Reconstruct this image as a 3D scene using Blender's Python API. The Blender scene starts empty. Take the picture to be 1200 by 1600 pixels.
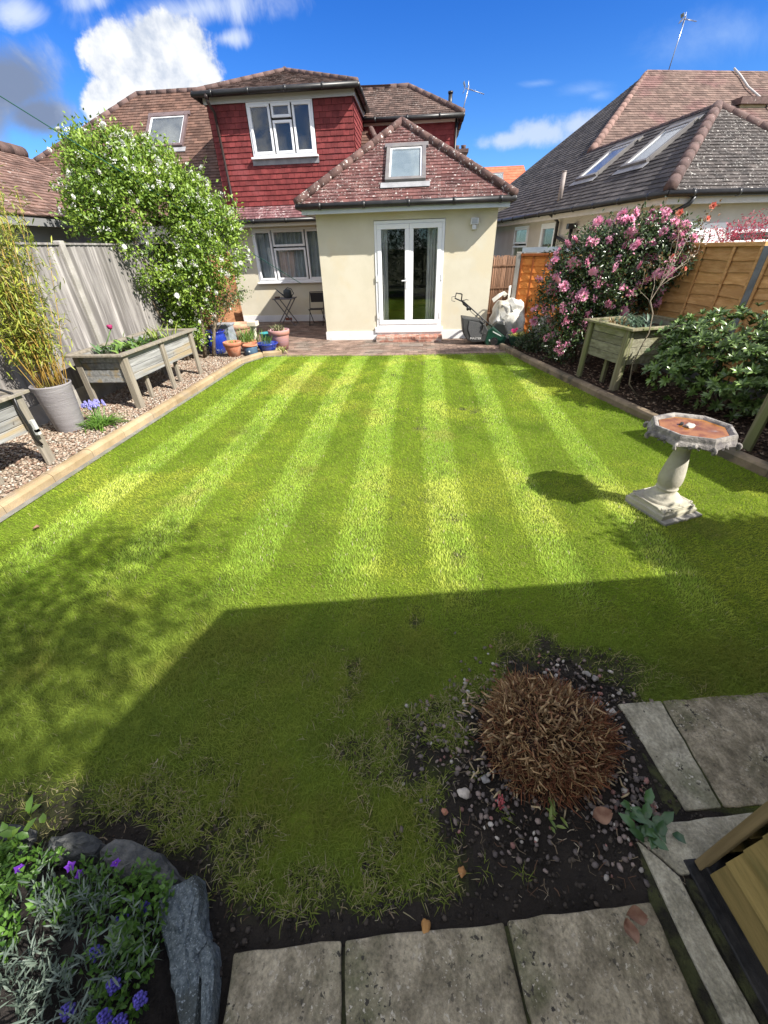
import bpy, bmesh, math, random
import numpy as np
from mathutils import Vector, Matrix
random.seed(7); RNG = np.random.default_rng(11)
R_ = math.radians
SC = bpy.context.scene
COL = SC.collection
# ------------------------------------------------------------------ camera
CAM_H = 1.95
FPX, PITCH, YAW, ROLL = 615.0, R_(33.8), R_(5.4), R_(1.88)
def _rot():
    cp, sp = math.cos(PITCH), math.sin(PITCH)
    A = np.array([[1, 0, 0], [0, -sp, -cp], [0, cp, -sp]])
    c, s = math.cos(ROLL), math.sin(ROLL); B = np.array([[c, s, 0], [-s, c, 0], [0, 0, 1]])
    c, s = math.cos(YAW), math.sin(YAW); D = np.array([[c, s, 0], [-s, c, 0], [0, 0, 1]])
    return B @ A @ D
RM = _rot()
def ray(px, py): return RM.T @ np.array([(px-600)/FPX, (py-800)/FPX, 1.0])
def gr(px, py, z=0.0):
    d = ray(px, py); t = (z-CAM_H)/d[2]; return Vector((t*d[0], t*d[1], z))
def at(px, py, Y):
    d = ray(px, py); t = Y/d[1]; return Vector((t*d[0], Y, CAM_H+t*d[2]))
cam = bpy.data.cameras.new('camera'); co = bpy.data.objects.new('camera', cam); COL.objects.link(co)
cam.sensor_fit = 'VERTICAL'; cam.sensor_height = 36; cam.sensor_width = 27; cam.lens = 36*FPX/1600
cam.clip_start = 0.02; cam.clip_end = 3000
m = Matrix(((RM[0][0], -RM[1][0], -RM[2][0], 0), (RM[0][1], -RM[1][1], -RM[2][1], 0), (RM[0][2], -RM[1][2], -RM[2][2], CAM_H), (0, 0, 0, 1)))
co.matrix_world = m; SC.camera = co
# ------------------------------------------------------------------ light
SUNX, SUNY = 1.03, -0.50            # horizontal run towards the sun per metre of height
SUNV = Vector((SUNX, SUNY, 1.0)).normalized()
sun = bpy.data.lights.new('sun', 'SUN'); sun.energy = 4.9; sun.angle = R_(0.53); sun.color = (1, .95, .87)
so = bpy.data.objects.new('sun', sun); COL.objects.link(so)
so.rotation_euler = SUNV.to_track_quat('Z', 'Y').to_euler()
SC.view_settings.view_transform = 'Standard'; SC.view_settings.look = 'None'; SC.view_settings.gamma = 1
SC.view_settings.exposure = 1.06
W = bpy.data.worlds.new('World'); SC.world = W; W.use_nodes = True
nt = W.node_tree; nt.nodes.clear()
class NB:
    """tiny node helper"""
    def __init__(s, nt): s.nt = nt
    def n(s, t, **k):
        x = s.nt.nodes.new(t)
        for a, b in k.items(): setattr(x, a, b)
        return x
    def put(s, sock, v):
        if hasattr(v, 'is_output') or isinstance(v, bpy.types.NodeSocket): s.nt.links.new(v, sock)
        else: sock.default_value = v
    def math(s, op, a, b=0.0, c=None, clamp=False):
        x = s.n('ShaderNodeMath', operation=op, use_clamp=clamp); s.put(x.inputs[0], a); s.put(x.inputs[1], b)
        if c is not None: s.put(x.inputs[2], c)
        return x.outputs[0]
    def mix(s, f, a, b, bt='MIX'):
        x = s.n('ShaderNodeMix', data_type='RGBA', blend_type=bt); s.put(x.inputs[0], f)
        for i, v in ((6, a), (7, b)): s.put(x.inputs[i], v if not isinstance(v, tuple) else (v+(1,))[:4])
        return x.outputs[2]
    def noise(s, vec, scale, detail=4, rough=.55, dist=0):
        x = s.n('ShaderNodeTexNoise'); s.nt.links.new(vec, x.inputs['Vector'])
        x.inputs['Scale'].default_value = scale; x.inputs['Detail'].default_value = detail
        x.inputs['Roughness'].default_value = rough; x.inputs['Distortion'].default_value = dist
        return x.outputs['Fac']
    def ss(s, v, lo, hi):
        x = s.n('ShaderNodeMapRange', interpolation_type='SMOOTHSTEP'); s.put(x.inputs[0], v)
        x.inputs[1].default_value = lo; x.inputs[2].default_value = hi
        return x.outputs[0]
b = NB(nt)
sky = b.n('ShaderNodeTexSky', sky_type='NISHITA', sun_disc=False, sun_elevation=math.asin(SUNV.z), sun_rotation=math.atan2(SUNX, SUNY))
sky.altitude = 0; sky.air_density = 1.0; sky.dust_density = 0.25; sky.ozone_density = 3.0
tc = b.n('ShaderNodeTexCoord'); gen = tc.outputs['Generated']
sep = b.n('ShaderNodeSeparateXYZ'); nt.links.new(gen, sep.inputs[0])
ysafe = b.math('MAXIMUM', sep.outputs[1], .02)
U = b.math('DIVIDE', sep.outputs[0], ysafe); V = b.math('DIVIDE', sep.outputs[2], ysafe)
front = b.ss(sep.outputs[1], .02, .12)
def uw(px, py):
    d = ray(px, py); return d[0]/d[1], d[2]/d[1]
def field(blobs):
    acc = None
    for px, py, rx, ry in blobs:
        u0, w0 = uw(px, py); su = abs(uw(px+rx, py)[0]-u0); sw = abs(uw(px, py-ry)[1]-w0)
        a = b.math('MULTIPLY', b.math('SUBTRACT', U, u0), 1/su); c = b.math('MULTIPLY', b.math('SUBTRACT', V, w0), 1/sw)
        r = b.math('SQRT', b.math('ADD', b.math('MULTIPLY', a, a), b.math('MULTIPLY', c, c)))
        g = b.math('SUBTRACT', 1.0, r)
        acc = g if acc is None else b.math('SMOOTH_MAX', acc, g, .25)
    return b.math('MAXIMUM', acc, -1.5)
n1 = b.noise(gen, 9, 8, .6, .4); n2 = b.noise(gen, 22, 7, .6); n3 = b.noise(gen, 5, 6, .65, 1.0)
cum = field([(185, 95, 62, 70), (250, 75, 90, 70), (290, 120, 75, 60), (225, 150, 100, 60), (160, 160, 40, 45)])
cumA = b.math('MULTIPLY', b.ss(b.math('ADD', cum, b.math('MULTIPLY', b.math('SUBTRACT', n2, .5), 1.3)), 0.0, .28), front)
wis = field([(300, 15, 190, 42), (230, 35, 90, 45), (150, 0, 60, 25), (30, 22, 50, 30), (355, 60, 50, 22)])
wisA = b.math('MULTIPLY', b.math('MULTIPLY', b.ss(b.math('ADD', wis, b.math('MULTIPLY', b.math('SUBTRACT', n3, .47), 3.0)), .0, 1.1), front), .85)
gry = field([(15, 130, 100, 85), (60, 180, 75, 50), (-60, 150, 120, 120)])
gryA = b.math('MULTIPLY', b.ss(b.math('ADD', gry, b.math('MULTIPLY', b.math('SUBTRACT', n1, .5), 1.3)), .0, .5), front)
rgt = field([(790, 220, 50, 17), (850, 208, 65, 26), (905, 195, 70, 24)])
rgtA = b.math('MULTIPLY', b.ss(b.math('ADD', rgt, b.math('MULTIPLY', b.math('SUBTRACT', n2, .5), 1.9)), -.05, .8), b.math('MULTIPLY', front, .85))
thn = field([(910, 140, 50, 16), (935, 150, 30, 14), (840, 130, 40, 9), (1130, 55, 170, 60)])
thnA = b.math('MULTIPLY', b.ss(b.math('ADD', thn, b.math('MULTIPLY', b.math('SUBTRACT', n3, .5), 2.4)), .0, 1.6), b.math('MULTIPLY', front, .38))
# unseen bright cloud added behind and overhead as neutral fill light
high = b.ss(sep.outputs[2], .40, .55)
oth = b.math('MULTIPLY', b.ss(n3, .40, .56), b.math('MAXIMUM', b.math('SUBTRACT', 1.0, front), high))
hs = b.n('ShaderNodeHueSaturation'); nt.links.new(sky.outputs[0], hs.inputs['Color'])
hs.inputs['Saturation'].default_value = 1.22; hs.inputs['Value'].default_value = 1.0; hs.inputs['Hue'].default_value = .508
skc = b.mix(1.0, hs.outputs[0], b.mix(b.ss(sep.outputs[2], .02, .42), (.40, .60, .82), (.155, .42, .75)), 'MULTIPLY')
skc = b.mix(oth, skc, (6.2, 6.2, 6.2))
skc = b.mix(wisA, skc, (3.4, 3.8, 4.5))
skc = b.mix(thnA, skc, (2.9, 3.7, 4.8))
skc = b.mix(gryA, skc, b.mix(b.ss(n1, .38, .68), (1.0, 1.3, 2.0), (2.3, 2.7, 3.5)))
skc = b.mix(rgtA, skc, (2.9, 3.4, 4.3))
cumc = b.mix(b.ss(b.math('ADD', b.math('MULTIPLY', n2, .75), b.math('MULTIPLY', n1, .6)), .50, .80), (2.4, 2.75, 3.4), (4.6, 4.65, 4.7))
skc = b.mix(cumA, skc, cumc)
bg = b.n('ShaderNodeBackground'); nt.links.new(skc, bg.inputs[0]); bg.inputs[1].default_value = .115
wo = b.n('ShaderNodeOutputWorld'); nt.links.new(bg.outputs[0], wo.inputs[0])

# ------------------------------------------------------------------ materials
def lin(*c): return tuple((v/255/12.92 if v/255 <= .04045 else ((v/255+.055)/1.055)**2.4) for v in c)
MATS = {}
def mat(name, c1, c2=None, scale=6, detail=5, lo=.35, hi=.65, rough=.75, spec=.3, metal=0, bump=0, bscale=None, stretch=(1, 1, 1),
        specks=None, tone=None, col=False, coords='Object', transl=0, c3=None, scale3=1.2, lo3=.5, hi3=.65, grain=None, specks2=None):
    if name in MATS: return MATS[name]
    M = bpy.data.materials.new(name); M.use_nodes = True; MATS[name] = M
    nt = M.node_tree; P = nt.nodes['Principled BSDF']; k = NB(nt)
    t = k.n('ShaderNodeTexCoord'); mp = k.n('ShaderNodeMapping'); nt.links.new(t.outputs[coords], mp.inputs[0]); mp.inputs['Scale'].default_value = stretch
    vec = mp.outputs[0]
    if col:
        a = k.n('ShaderNodeAttribute', attribute_name='col'); c = a.outputs['Color']
    else:
        c = c1+(1,)
        if c2 is not None: c = k.mix(k.ss(k.noise(vec, scale, detail), lo, hi), c1, c2)
    if c3 is not None: c = k.mix(k.ss(k.noise(vec, scale3, 4), lo3, hi3), c, c3)
    if tone is not None:
        a = k.n('ShaderNodeAttribute', attribute_name='tone')
        mr = k.n('ShaderNodeMapRange'); nt.links.new(a.outputs['Fac'], mr.inputs[0]); mr.inputs[3].default_value = tone[0]; mr.inputs[4].default_value = tone[1]
        cx = k.n('ShaderNodeCombineColor'); [nt.links.new(mr.outputs[0], cx.inputs[i]) for i in range(3)]
        c = k.mix(1.0, c, cx.outputs[0], 'MULTIPLY')
    if grain is not None:
        g1_ = k.n('ShaderNodeMapRange'); nt.links.new(k.noise(t.outputs[coords], grain[0], 6, .7), g1_.inputs[0]); g1_.inputs[1].default_value = .25; g1_.inputs[2].default_value = .75; g1_.inputs[3].default_value = 1-grain[1]; g1_.inputs[4].default_value = 1+grain[1]
        cx = k.n('ShaderNodeCombineColor'); [nt.links.new(g1_.outputs[0], cx.inputs[i]) for i in range(3)]
        c = k.mix(1.0, c, cx.outputs[0], 'MULTIPLY')
    for sp in (specks, specks2):
        if sp is not None:
            scol, ssc, th, patch = sp
            v = k.noise(t.outputs[coords], ssc, 3, .6)
            f = k.ss(v, th, th+.04)
            if patch: f = k.math('MULTIPLY', f, k.ss(k.noise(t.outputs[coords], patch, 3), .4, .62))
            c = k.mix(f, c, scol)
    k.put(P.inputs['Base Color'], c if not isinstance(c, tuple) else c)
    P.inputs['Roughness'].default_value = rough; P.inputs['Specular IOR Level'].default_value = spec; P.inputs['Metallic'].default_value = metal
    if bump:
        bn = k.n('ShaderNodeBump'); bn.inputs['Strength'].default_value = bump; bn.inputs['Distance'].default_value = .02
        nt.links.new(k.noise(vec, bscale or scale*3, 6, .6), bn.inputs['Height']); nt.links.new(bn.outputs[0], P.inputs['Normal'])
    if transl:
        tr = k.n('ShaderNodeBsdfTranslucent'); k.put(tr.inputs[0], c if not isinstance(c, tuple) else c)
        mx = k.n('ShaderNodeMixShader'); mx.inputs[0].default_value = transl
        nt.links.new(P.outputs[0], mx.inputs[1]); nt.links.new(tr.outputs[0], mx.inputs[2])
        nt.links.new(mx.outputs[0], nt.nodes['Material Output'].inputs[0])
    return M
def wood(name, c1, c2, axis=1, rough=.8, c3=None, **kw):
    st = [14, 14, 14]; st[axis] = 1.0
    return mat(name, c1, c2, scale=1.6, detail=8, lo=.3, hi=.7, rough=rough, bump=.35, bscale=3, stretch=tuple(st), c3=c3, scale3=.5, **kw)
def glassmat(name, tint=(.9, .95, .95), refl=1.45):
    M = bpy.data.materials.new(name); M.use_nodes = True; nt = M.node_tree; nt.nodes.clear(); k = NB(nt)
    tr = k.n('ShaderNodeBsdfTransparent'); tr.inputs[0].default_value = tint+(1,)
    gl = k.n('ShaderNodeBsdfGlossy'); gl.inputs['Roughness'].default_value = .02
    lw = k.n('ShaderNodeLayerWeight'); lw.inputs[0].default_value = .5; f5 = k.math('POWER', lw.outputs['Facing'], 4.0); fr_o = k.math('MULTIPLY_ADD', f5, .9, refl)
    mx = k.n('ShaderNodeMixShader'); nt.links.new(fr_o, mx.inputs[0]); nt.links.new(tr.outputs[0], mx.inputs[1]); nt.links.new(gl.outputs[0], mx.inputs[2])
    o = k.n('ShaderNodeOutputMaterial'); nt.links.new(mx.outputs[0], o.inputs[0]); return M
GLASS = glassmat('window_glass', (.95, .965, .965), .055)
CREAM = mat('cream_render', (.575, .53, .41), (.615, .57, .45), scale=2.2, rough=.92, bump=.18, bscale=60, c3=(.60, .535, .39), scale3=1.3, specks=((.5, .45, .34), 4.2, .70, 0))
PLINTH = mat('white_plinth', (.66, .66, .66), (.72, .72, .72), scale=3, rough=.85, c3=(.5, .49, .46), scale3=3, lo3=.6, hi3=.8)
UPVC = mat('white_frame_plastic', (.78, .79, .8), (.8, .8, .81), scale=2, rough=.3, spec=.5)
FASCIA = mat('fascia_paint', (.5, .53, .56), (.58, .6, .62), scale=2, rough=.45)
BLACKP = mat('black_plastic', (.012, .012, .013), (.022, .021, .02), scale=8, rough=.4, spec=.5)
GREYMET = mat('grey_window_cladding', (.13, .12, .12), (.17, .16, .15), scale=4, rough=.45, spec=.5)
TILER = mat('red_hung_tiles', (.155, .027, .027), (.215, .042, .040), scale=5, rough=.75, tone=(.78, 1.15), bump=.2, bscale=30, c3=(.2, .045, .045), scale3=1.5)
LICH = (.52, .49, .45)
TILE_EXT = mat('lichen_red_roof_tiles', (.098, .043, .040), (.138, .060, .053), scale=4, rough=.85, tone=(.65, 1.25), bump=.3, bscale=40, c3=(.13, .06, .05), scale3=1.1, specks=(LICH, 19, .625, 0), specks2=((.34, .29, .27), 42, .58, 2.2))
TILE_STRIP = mat('pale_red_roof_tiles', (.13, .055, .06), (.2, .10, .105), scale=9, rough=.8, tone=(.7, 1.25), bump=.3, bscale=40, specks=((.5, .43, .42), 22, .56, 2))
TILE_BRN = mat('brown_roof_tiles', (.105, .058, .043), (.155, .088, .065), scale=3, rough=.85, tone=(.62, 1.25), bump=.3, bscale=40, c3=(.12, .075, .06), scale3=.9, specks=(LICH, 20, .72, 0))
TILE_DBR = mat('dark_brown_roof_tiles', (.075, .05, .042), (.13, .085, .07), scale=5, rough=.85, tone=(.6, 1.3), bump=.3, bscale=40, specks=((.34, .3, .27), 24, .6, 1.3))
TILE_GRY = mat('dark_grey_roof_tiles', (.05, .045, .045), (.085, .075, .072), scale=4, rough=.85, tone=(.6, 1.3), bump=.3, bscale=40, specks=((.3, .28, .26), 20, .72, 0))
TILE_LICH = mat('white_lichen_roof_tiles', (.05, .043, .04), (.08, .068, .062), scale=4, rough=.85, tone=(.65, 1.3), bump=.3, bscale=40, specks=((.5, .48, .44), 20, .62, 0), specks2=((.42, .4, .37), 38, .62, 2.5))
TILE_PINK = mat('pinkish_roof_tiles', (.135, .088, .072), (.185, .126, .102), scale=3, rough=.85, tone=(.68, 1.2), bump=.3, bscale=40, c3=(.17, .095, .085), scale3=.7)
TILE_ORG = mat('orange_roof_tiles', (.46, .12, .06), (.55, .16, .09), scale=3, rough=.8, tone=(.85, 1.1))
HIPT = mat('hip_tiles_lichen', (.085, .048, .042), (.13, .078, .066), scale=7, rough=.85, bump=.3, bscale=30, tone=(.75, 1.2), specks=(LICH, 16, .61, 0))
HIPG = mat('hip_tiles_brown', (.095, .062, .055), (.14, .09, .08), scale=6, rough=.85, bump=.3, bscale=30, tone=(.75, 1.2), specks=((.4, .37, .33), 20, .67, 0))
BRICK = mat('red_brick', (.3, .13, .09), (.4, .2, .15), scale=9, rough=.85, bump=.3, tone=(.75, 1.2), c3=(.45, .36, .3), scale3=6)
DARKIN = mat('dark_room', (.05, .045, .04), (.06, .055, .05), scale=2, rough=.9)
CURTAIN = mat('curtain_cloth', (.42, .42, .42), (.5, .5, .49), scale=3, rough=.95)
CURTB = mat('net_curtain', (.3, .34, .37), (.4, .44, .46), scale=3, rough=.95)
LEAD = mat('lead_flashing', (.22, .22, .23), (.3, .3, .31), scale=5, rough=.6)

# ------------------------------------------------------------------ mesh building
ORG = {}
class MB:
    def __init__(s): s.v = []; s.f = []; s.t = []; s.m = []; s.cm = 0; s.sm = []
    def add(s, vs, fs, tone=.5, smooth=False):
        o = len(s.v); s.v += [tuple(x) for x in vs]
        for f in fs: s.f.append(tuple(i+o for i in f)); s.t.append(tone); s.m.append(s.cm); s.sm.append(smooth)
        return s
    def hexa(s, p, tone=.5):        # 8 points: bottom ring 0-3, top ring 4-7
        return s.add(p, [(3, 2, 1, 0), (4, 5, 6, 7), (0, 1, 5, 4), (1, 2, 6, 5), (2, 3, 7, 6), (3, 0, 4, 7)], tone)
    def box(s, x0, y0, z0, x1, y1, z1, tone=.5):
        return s.hexa([(x0, y0, z0), (x1, y0, z0), (x1, y1, z0), (x0, y1, z0), (x0, y0, z1), (x1, y0, z1), (x1, y1, z1), (x0, y1, z1)], tone)
    def obox(s, o, u, v, w, a, b_, c, tone=.5):     # oriented: origin + ranges along u,v,w
        o = Vector(o); u = Vector(u); v = Vector(v); w = Vector(w)
        P = lambda i, j, k: o+u*i+v*j+w*k
        return s.hexa([P(a[0], b_[0], c[0]), P(a[1], b_[0], c[0]), P(a[1], b_[1], c[0]), P(a[0], b_[1], c[0]), P(a[0], b_[0], c[1]), P(a[1], b_[0], c[1]), P(a[1], b_[1], c[1]), P(a[0], b_[1], c[1])], tone)
    def beam(s, p0, p1, w, h, up=(0, 0, 1), tone=.5):
        p0 = Vector(p0); p1 = Vector(p1); d = (p1-p0); L = d.length; d.normalize()
        x = d.cross(Vector(up)); 
        if x.length < 1e-4: x = d.cross(Vector((1, 0, 0)))
        x.normalize(); y = x.cross(d)
        return s.obox(p0, x, d, y, (-w/2, w/2), (0, L), (-h/2, h/2), tone)
    def tube(s, pts, r, n=8, tone=.5, smooth=True, cap=True):
        pts = [Vector(p) for p in pts]; rs = r if isinstance(r, (list, tuple)) else [r]*len(pts)
        vs = []; prev = None
        for i, p in enumerate(pts):
            d = (pts[min(i+1, len(pts)-1)]-pts[max(i-1, 0)]).normalized()
            if prev is None: x = d.cross(Vector((0, 0, 1))); x = x if x.length > 1e-3 else d.cross(Vector((1, 0, 0)))
            else: x = prev-d*prev.dot(d)
            x.normalize(); prev = x; y = d.cross(x)
            for k in range(n):
                a = 2*math.pi*k/n; vs.append(p+x*math.cos(a)*rs[i]+y*math.sin(a)*rs[i])
        fs = [(i*n+k, i*n+(k+1) % n, (i+1)*n+(k+1) % n, (i+1)*n+k) for i in range(len(pts)-1) for k in range(n)]
        if cap: fs += [tuple(reversed(range(n))), tuple(range((len(pts)-1)*n, len(pts)*n))]
        return s.add(vs, fs, tone, smooth)
    def lathe(s, c, prof, n=24, tone=.5, smooth=True, rib=0, nrib=0, cap=False):
        c = Vector(c); vs = []
        for r, z in prof:
            for k in range(n):
                a = 2*math.pi*k/n; rr = r*(1+rib*math.cos(nrib*a)) if rib else r
                vs.append(c+Vector((rr*math.cos(a), rr*math.sin(a), z)))
        fs = [(i*n+k, i*n+(k+1) % n, (i+1)*n+(k+1) % n, (i+1)*n+k) for i in range(len(prof)-1) for k in range(n)]
        if cap: fs += [tuple(reversed(range(n))), tuple(range((len(prof)-1)*n, len(prof)*n))]
        return s.add(vs, fs, tone, smooth)
    def prism(s, poly, z0, z1, tone=.5):
        n = len(poly); vs = [(x, y, z0) for x, y in poly]+[(x, y, z1) for x, y in poly]
        return s.add(vs, [tuple(reversed(range(n))), tuple(range(n, 2*n))]+[(i, (i+1) % n, n+(i+1) % n, n+i) for i in range(n)], tone)
    def poly(s, pts, tone=.5): return s.add(pts, [tuple(range(len(pts)))], tone)
    def ball(s, c, r, n=8, m_=6, tone=.5, sc=(1, 1, 1)):
        prof = [(math.sin(math.pi*i/m_)*1.0+1e-5, -math.cos(math.pi*i/m_)) for i in range(m_+1)]
        vs = []
        for rr, z in prof:
            for k in range(n):
                a = 2*math.pi*k/n; vs.append((c[0]+rr*math.cos(a)*r*sc[0], c[1]+rr*math.sin(a)*r*sc[1], c[2]+z*r*sc[2]))
        fs = [(i*n+k, i*n+(k+1) % n, (i+1)*n+(k+1) % n, (i+1)*n+k) for i in range(m_) for k in range(n)]
        return s.add(vs, fs, tone, True)
    def build(s, name, mats, parent=None, origin=None, bevel=0, label=None, wn=False):
        if not isinstance(mats, (list, tuple)): mats = [mats]
        if parent is not None: og = ORG[parent.name]
        else: og = Vector(origin) if origin is not None else Vector((0, 0, 0))
        me = bpy.data.meshes.new(name); V_ = np.array(s.v, dtype=np.float64)-np.array(og)
        me.from_pydata(V_.tolist(), [], s.f)
        for x in mats: me.materials.append(x)
        me.polygons.foreach_set('material_index', s.m); me.polygons.foreach_set('use_smooth', s.sm)
        a = me.attributes.new('tone', 'FLOAT', 'FACE'); a.data.foreach_set('value', s.t)
        me.update()
        o = bpy.data.objects.new(name, me); COL.objects.link(o); ORG[o.name] = og
        if parent is not None: o.parent = parent
        else: o.location = og
        if label: o['label'] = label
        if bevel:
            q = o.modifiers.new('bevel', 'BEVEL'); q.width = bevel; q.segments = 2; q.limit_method = 'ANGLE'; q.angle_limit = R_(40)
        return o
def thing(name, label, cat, loc=(0, 0, 0), group=None):
    o = bpy.data.objects.new(name, None); COL.objects.link(o); o.location = loc; ORG[o.name] = Vector(loc); o.empty_display_size = .1
    return tag(o, label, cat, group)
def tag(o, label, cat, group=None):
    o['label'] = label; o['category'] = cat
    if group: o['group'] = group
    return o
def struct(o, kind='structure'): o['kind'] = kind; return o
def npmesh(name, V_, F, col, mats, parent=None, origin=(0, 0, 0), smooth=False, matidx=None):
    """V_ (n,3) world, F list of int arrays (k,3)/(k,4); col (nfaces,3)"""
    og = ORG[parent.name] if parent is not None else Vector(origin)
    V_ = (np.asarray(V_, dtype=np.float64)-np.array(og)).astype(np.float32)
    me = bpy.data.meshes.new(name); me.vertices.add(len(V_)); me.vertices.foreach_set('co', V_.ravel())
    ls = np.concatenate([f.ravel() for f in F]); tot = np.concatenate([np.full(len(f), f.shape[1]) for f in F])
    st = np.concatenate([[0], np.cumsum(tot)[:-1]])
    me.loops.add(len(ls)); me.loops.foreach_set('vertex_index', ls.astype(np.int32))
    me.polygons.add(len(tot)); me.polygons.foreach_set('loop_start', st.astype(np.int32)); me.polygons.foreach_set('loop_total', tot.astype(np.int32))
    if smooth: me.polygons.foreach_set('use_smooth', np.ones(len(tot), dtype=bool))
    if col is not None:
        a = me.attributes.new('col', 'FLOAT_COLOR', 'FACE'); c = np.ones((len(tot), 4), np.float32); c[:, :3] = col; a.data.foreach_set('color', c.ravel())
    for x in (mats if isinstance(mats, (list, tuple)) else [mats]): me.materials.append(x)
    if matidx is not None: me.polygons.foreach_set('material_index', np.asarray(matidx, np.int32))
    me.update(calc_edges=True)
    o = bpy.data.objects.new(name, me); COL.objects.link(o); ORG[o.name] = og
    if parent is not None: o.parent = parent
    else: o.location = og
    return o
def copy_tree(o, parent=None):
    c = o.copy(); COL.objects.link(c); c.parent = parent; ORG[c.name] = ORG[o.name]
    for ch in list(o.children): copy_tree(ch, c)
    return c
def unit(a): return a/np.maximum(np.linalg.norm(a, axis=-1, keepdims=True), 1e-9)
def vnoise(x, y, seed=0, oct=3):
    x = np.asarray(x, float); y = np.asarray(y, float); out = 0*x; amp = 1; tot = 0
    for o in range(oct):
        r = np.random.default_rng(seed*17+o); T = r.random((256, 256))
        fx = x*2**o; fy = y*2**o; ix = np.floor(fx).astype(int); iy = np.floor(fy).astype(int); u = fx-ix; v = fy-iy
        u = u*u*(3-2*u); v = v*v*(3-2*v)
        g = lambda i, j: T[(ix+i) % 256, (iy+j) % 256]
        out = out+amp*((g(0, 0)*(1-u)+g(1, 0)*u)*(1-v)+(g(0, 1)*(1-u)+g(1, 1)*u)*v); tot += amp; amp *= .5
    return out/tot
def smooth(v, a, b_):
    t = np.clip((v-a)/(b_-a), 0, 1); return t*t*(3-2*t)

# ------------------------------------------------------------------ tiled surfaces
def tile_surface(mb, o, u, v, poly, gauge=.108, tw=.168, thick=.017, holes=(), seed=1, jit=.004, deck=True):
    """courses of separate overlapping tiles on a convex polygon poly [(u,v)] in the plane o + u*U + v*V, raised along U x V"""
    o = Vector(o); u = Vector(u).normalized(); v = Vector(v).normalized(); n = u.cross(v).normalized(); rr = random.Random(seed)
    vs = [p[1] for p in poly]; v0, v1 = min(vs), max(vs)
    def rng(q):
        xs = []
        for i in range(len(poly)):
            a, c = poly[i], poly[(i+1) % len(poly)]
            if abs(a[1]-c[1]) < 1e-9:
                if abs(a[1]-q) < 1e-6: xs += [a[0], c[0]]
                continue
            t = (q-a[1])/(c[1]-a[1])
            if -1e-6 <= t <= 1+1e-6: xs.append(a[0]+t*(c[0]-a[0]))
        return (min(xs), max(xs)) if xs else (0, 0)
    P = lambda a, c, h: o+u*a+v*c+n*h
    k = 0; q = v0
    while q < v1-1e-3:
        q1 = min(q+gauge, v1); La, Ra = rng(q+1e-4); Lb, Rb = rng(q1-1e-4)
        off = (k % 2)*tw/2; x = math.floor((min(La, Lb)-off)/tw)*tw+off
        while x < max(Ra, Rb):
            a0, a1 = x+.002, x+tw-.002; ivs = [(a0, a1)]
            for (h0, h1, g0, g1) in holes:
                if q1-.3*gauge > g0 and q+.3*gauge < g1:
                    nv = []
                    for (s0, s1) in ivs:
                        if s1 <= h0 or s0 >= h1: nv.append((s0, s1))
                        else:
                            if s0 < h0: nv.append((s0, h0))
                            if s1 > h1: nv.append((h1, s1))
                    ivs = nv
            for (s0, s1) in ivs:
                pa0, pa1 = max(s0, La), min(s1, Ra); pb0, pb1 = max(s0, Lb), min(s1, Rb)
                if pa1-pa0 < .004 and pb1-pb0 < .004: continue
                pa1 = max(pa1, pa0); pb1 = max(pb1, pb0)
                j0, j1 = rr.uniform(-jit, jit), rr.uniform(-jit, jit); d = rr.uniform(-jit, jit)
                e = [P(pa0, q+d, 0), P(pa1, q+d, 0), P(pa1, q+d, thick+j1), P(pa0, q+d, thick+j0), P(pb1, q1+.01, .003), P(pb0, q1+.01, .003)]
                mb.add(e, [(0, 1, 2, 3), (3, 2, 4, 5)], rr.random())
            x += tw
        q = q1; k += 1
    if deck: mb.add([P(a, c, -.004) for a, c in poly], [tuple(range(len(poly)))], .3)
def hip_tiles(mb, p0, p1, r=.11, step=.34, seed=3):
    p0 = Vector(p0); p1 = Vector(p1); L = (p1-p0).length; d = (p1-p0)/L; rr = random.Random(seed); n = max(1, round(L/step))
    for i in range(n):
        a = p0+d*(L*i/n-.01); c = p0+d*(L*(i+1)/n+.02)
        mb.tube([a, c], [r*rr.uniform(1.0, 1.04), r*rr.uniform(.93, .97)], 10, rr.random(), smooth=True)
def gutter(mb, p0, p1, r=.055):
    p0 = Vector(p0); p1 = Vector(p1); mb.tube([p0, p1], r, 8)
    d = (p1-p0); L = d.length; d.normalize()
    k = .5
    while k < L: mb.tube([p0+d*(k-.03), p0+d*(k+.03)], r*1.2, 8); k += .95
def wall_panel(mb, o, u, W_, Hh, holes=(), up=(0, 0, 1), th=.2):
    """vertical wall rectangle with rectangular openings (u0,u1,z0,z1); outward = u x up; reveals included"""
    o = Vector(o); u = Vector(u).normalized(); up = Vector(up); n = u.cross(up)
    us = sorted({0, W_, *[h[0] for h in holes], *[h[1] for h in holes]}); zs = sorted({0, Hh, *[h[2] for h in holes], *[h[3] for h in holes]})
    for i in range(len(us)-1):
        for j in range(len(zs)-1):
            cu, cz = (us[i]+us[i+1])/2, (zs[j]+zs[j+1])/2
            if any(h[0] < cu < h[1] and h[2] < cz < h[3] for h in holes): continue
            mb.poly([o+u*us[i]+up*zs[j], o+u*us[i+1]+up*zs[j], o+u*us[i+1]+up*zs[j+1], o+u*us[i]+up*zs[j+1]])
    for h in holes:
        A = [o+u*h[0]+up*h[2], o+u*h[1]+up*h[2], o+u*h[1]+up*h[3], o+u*h[0]+up*h[3]]; B = [p-n*th for p in A]
        for i in range(4): mb.poly([A[i], B[i], B[(i+1) % 4], A[(i+1) % 4]])
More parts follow.
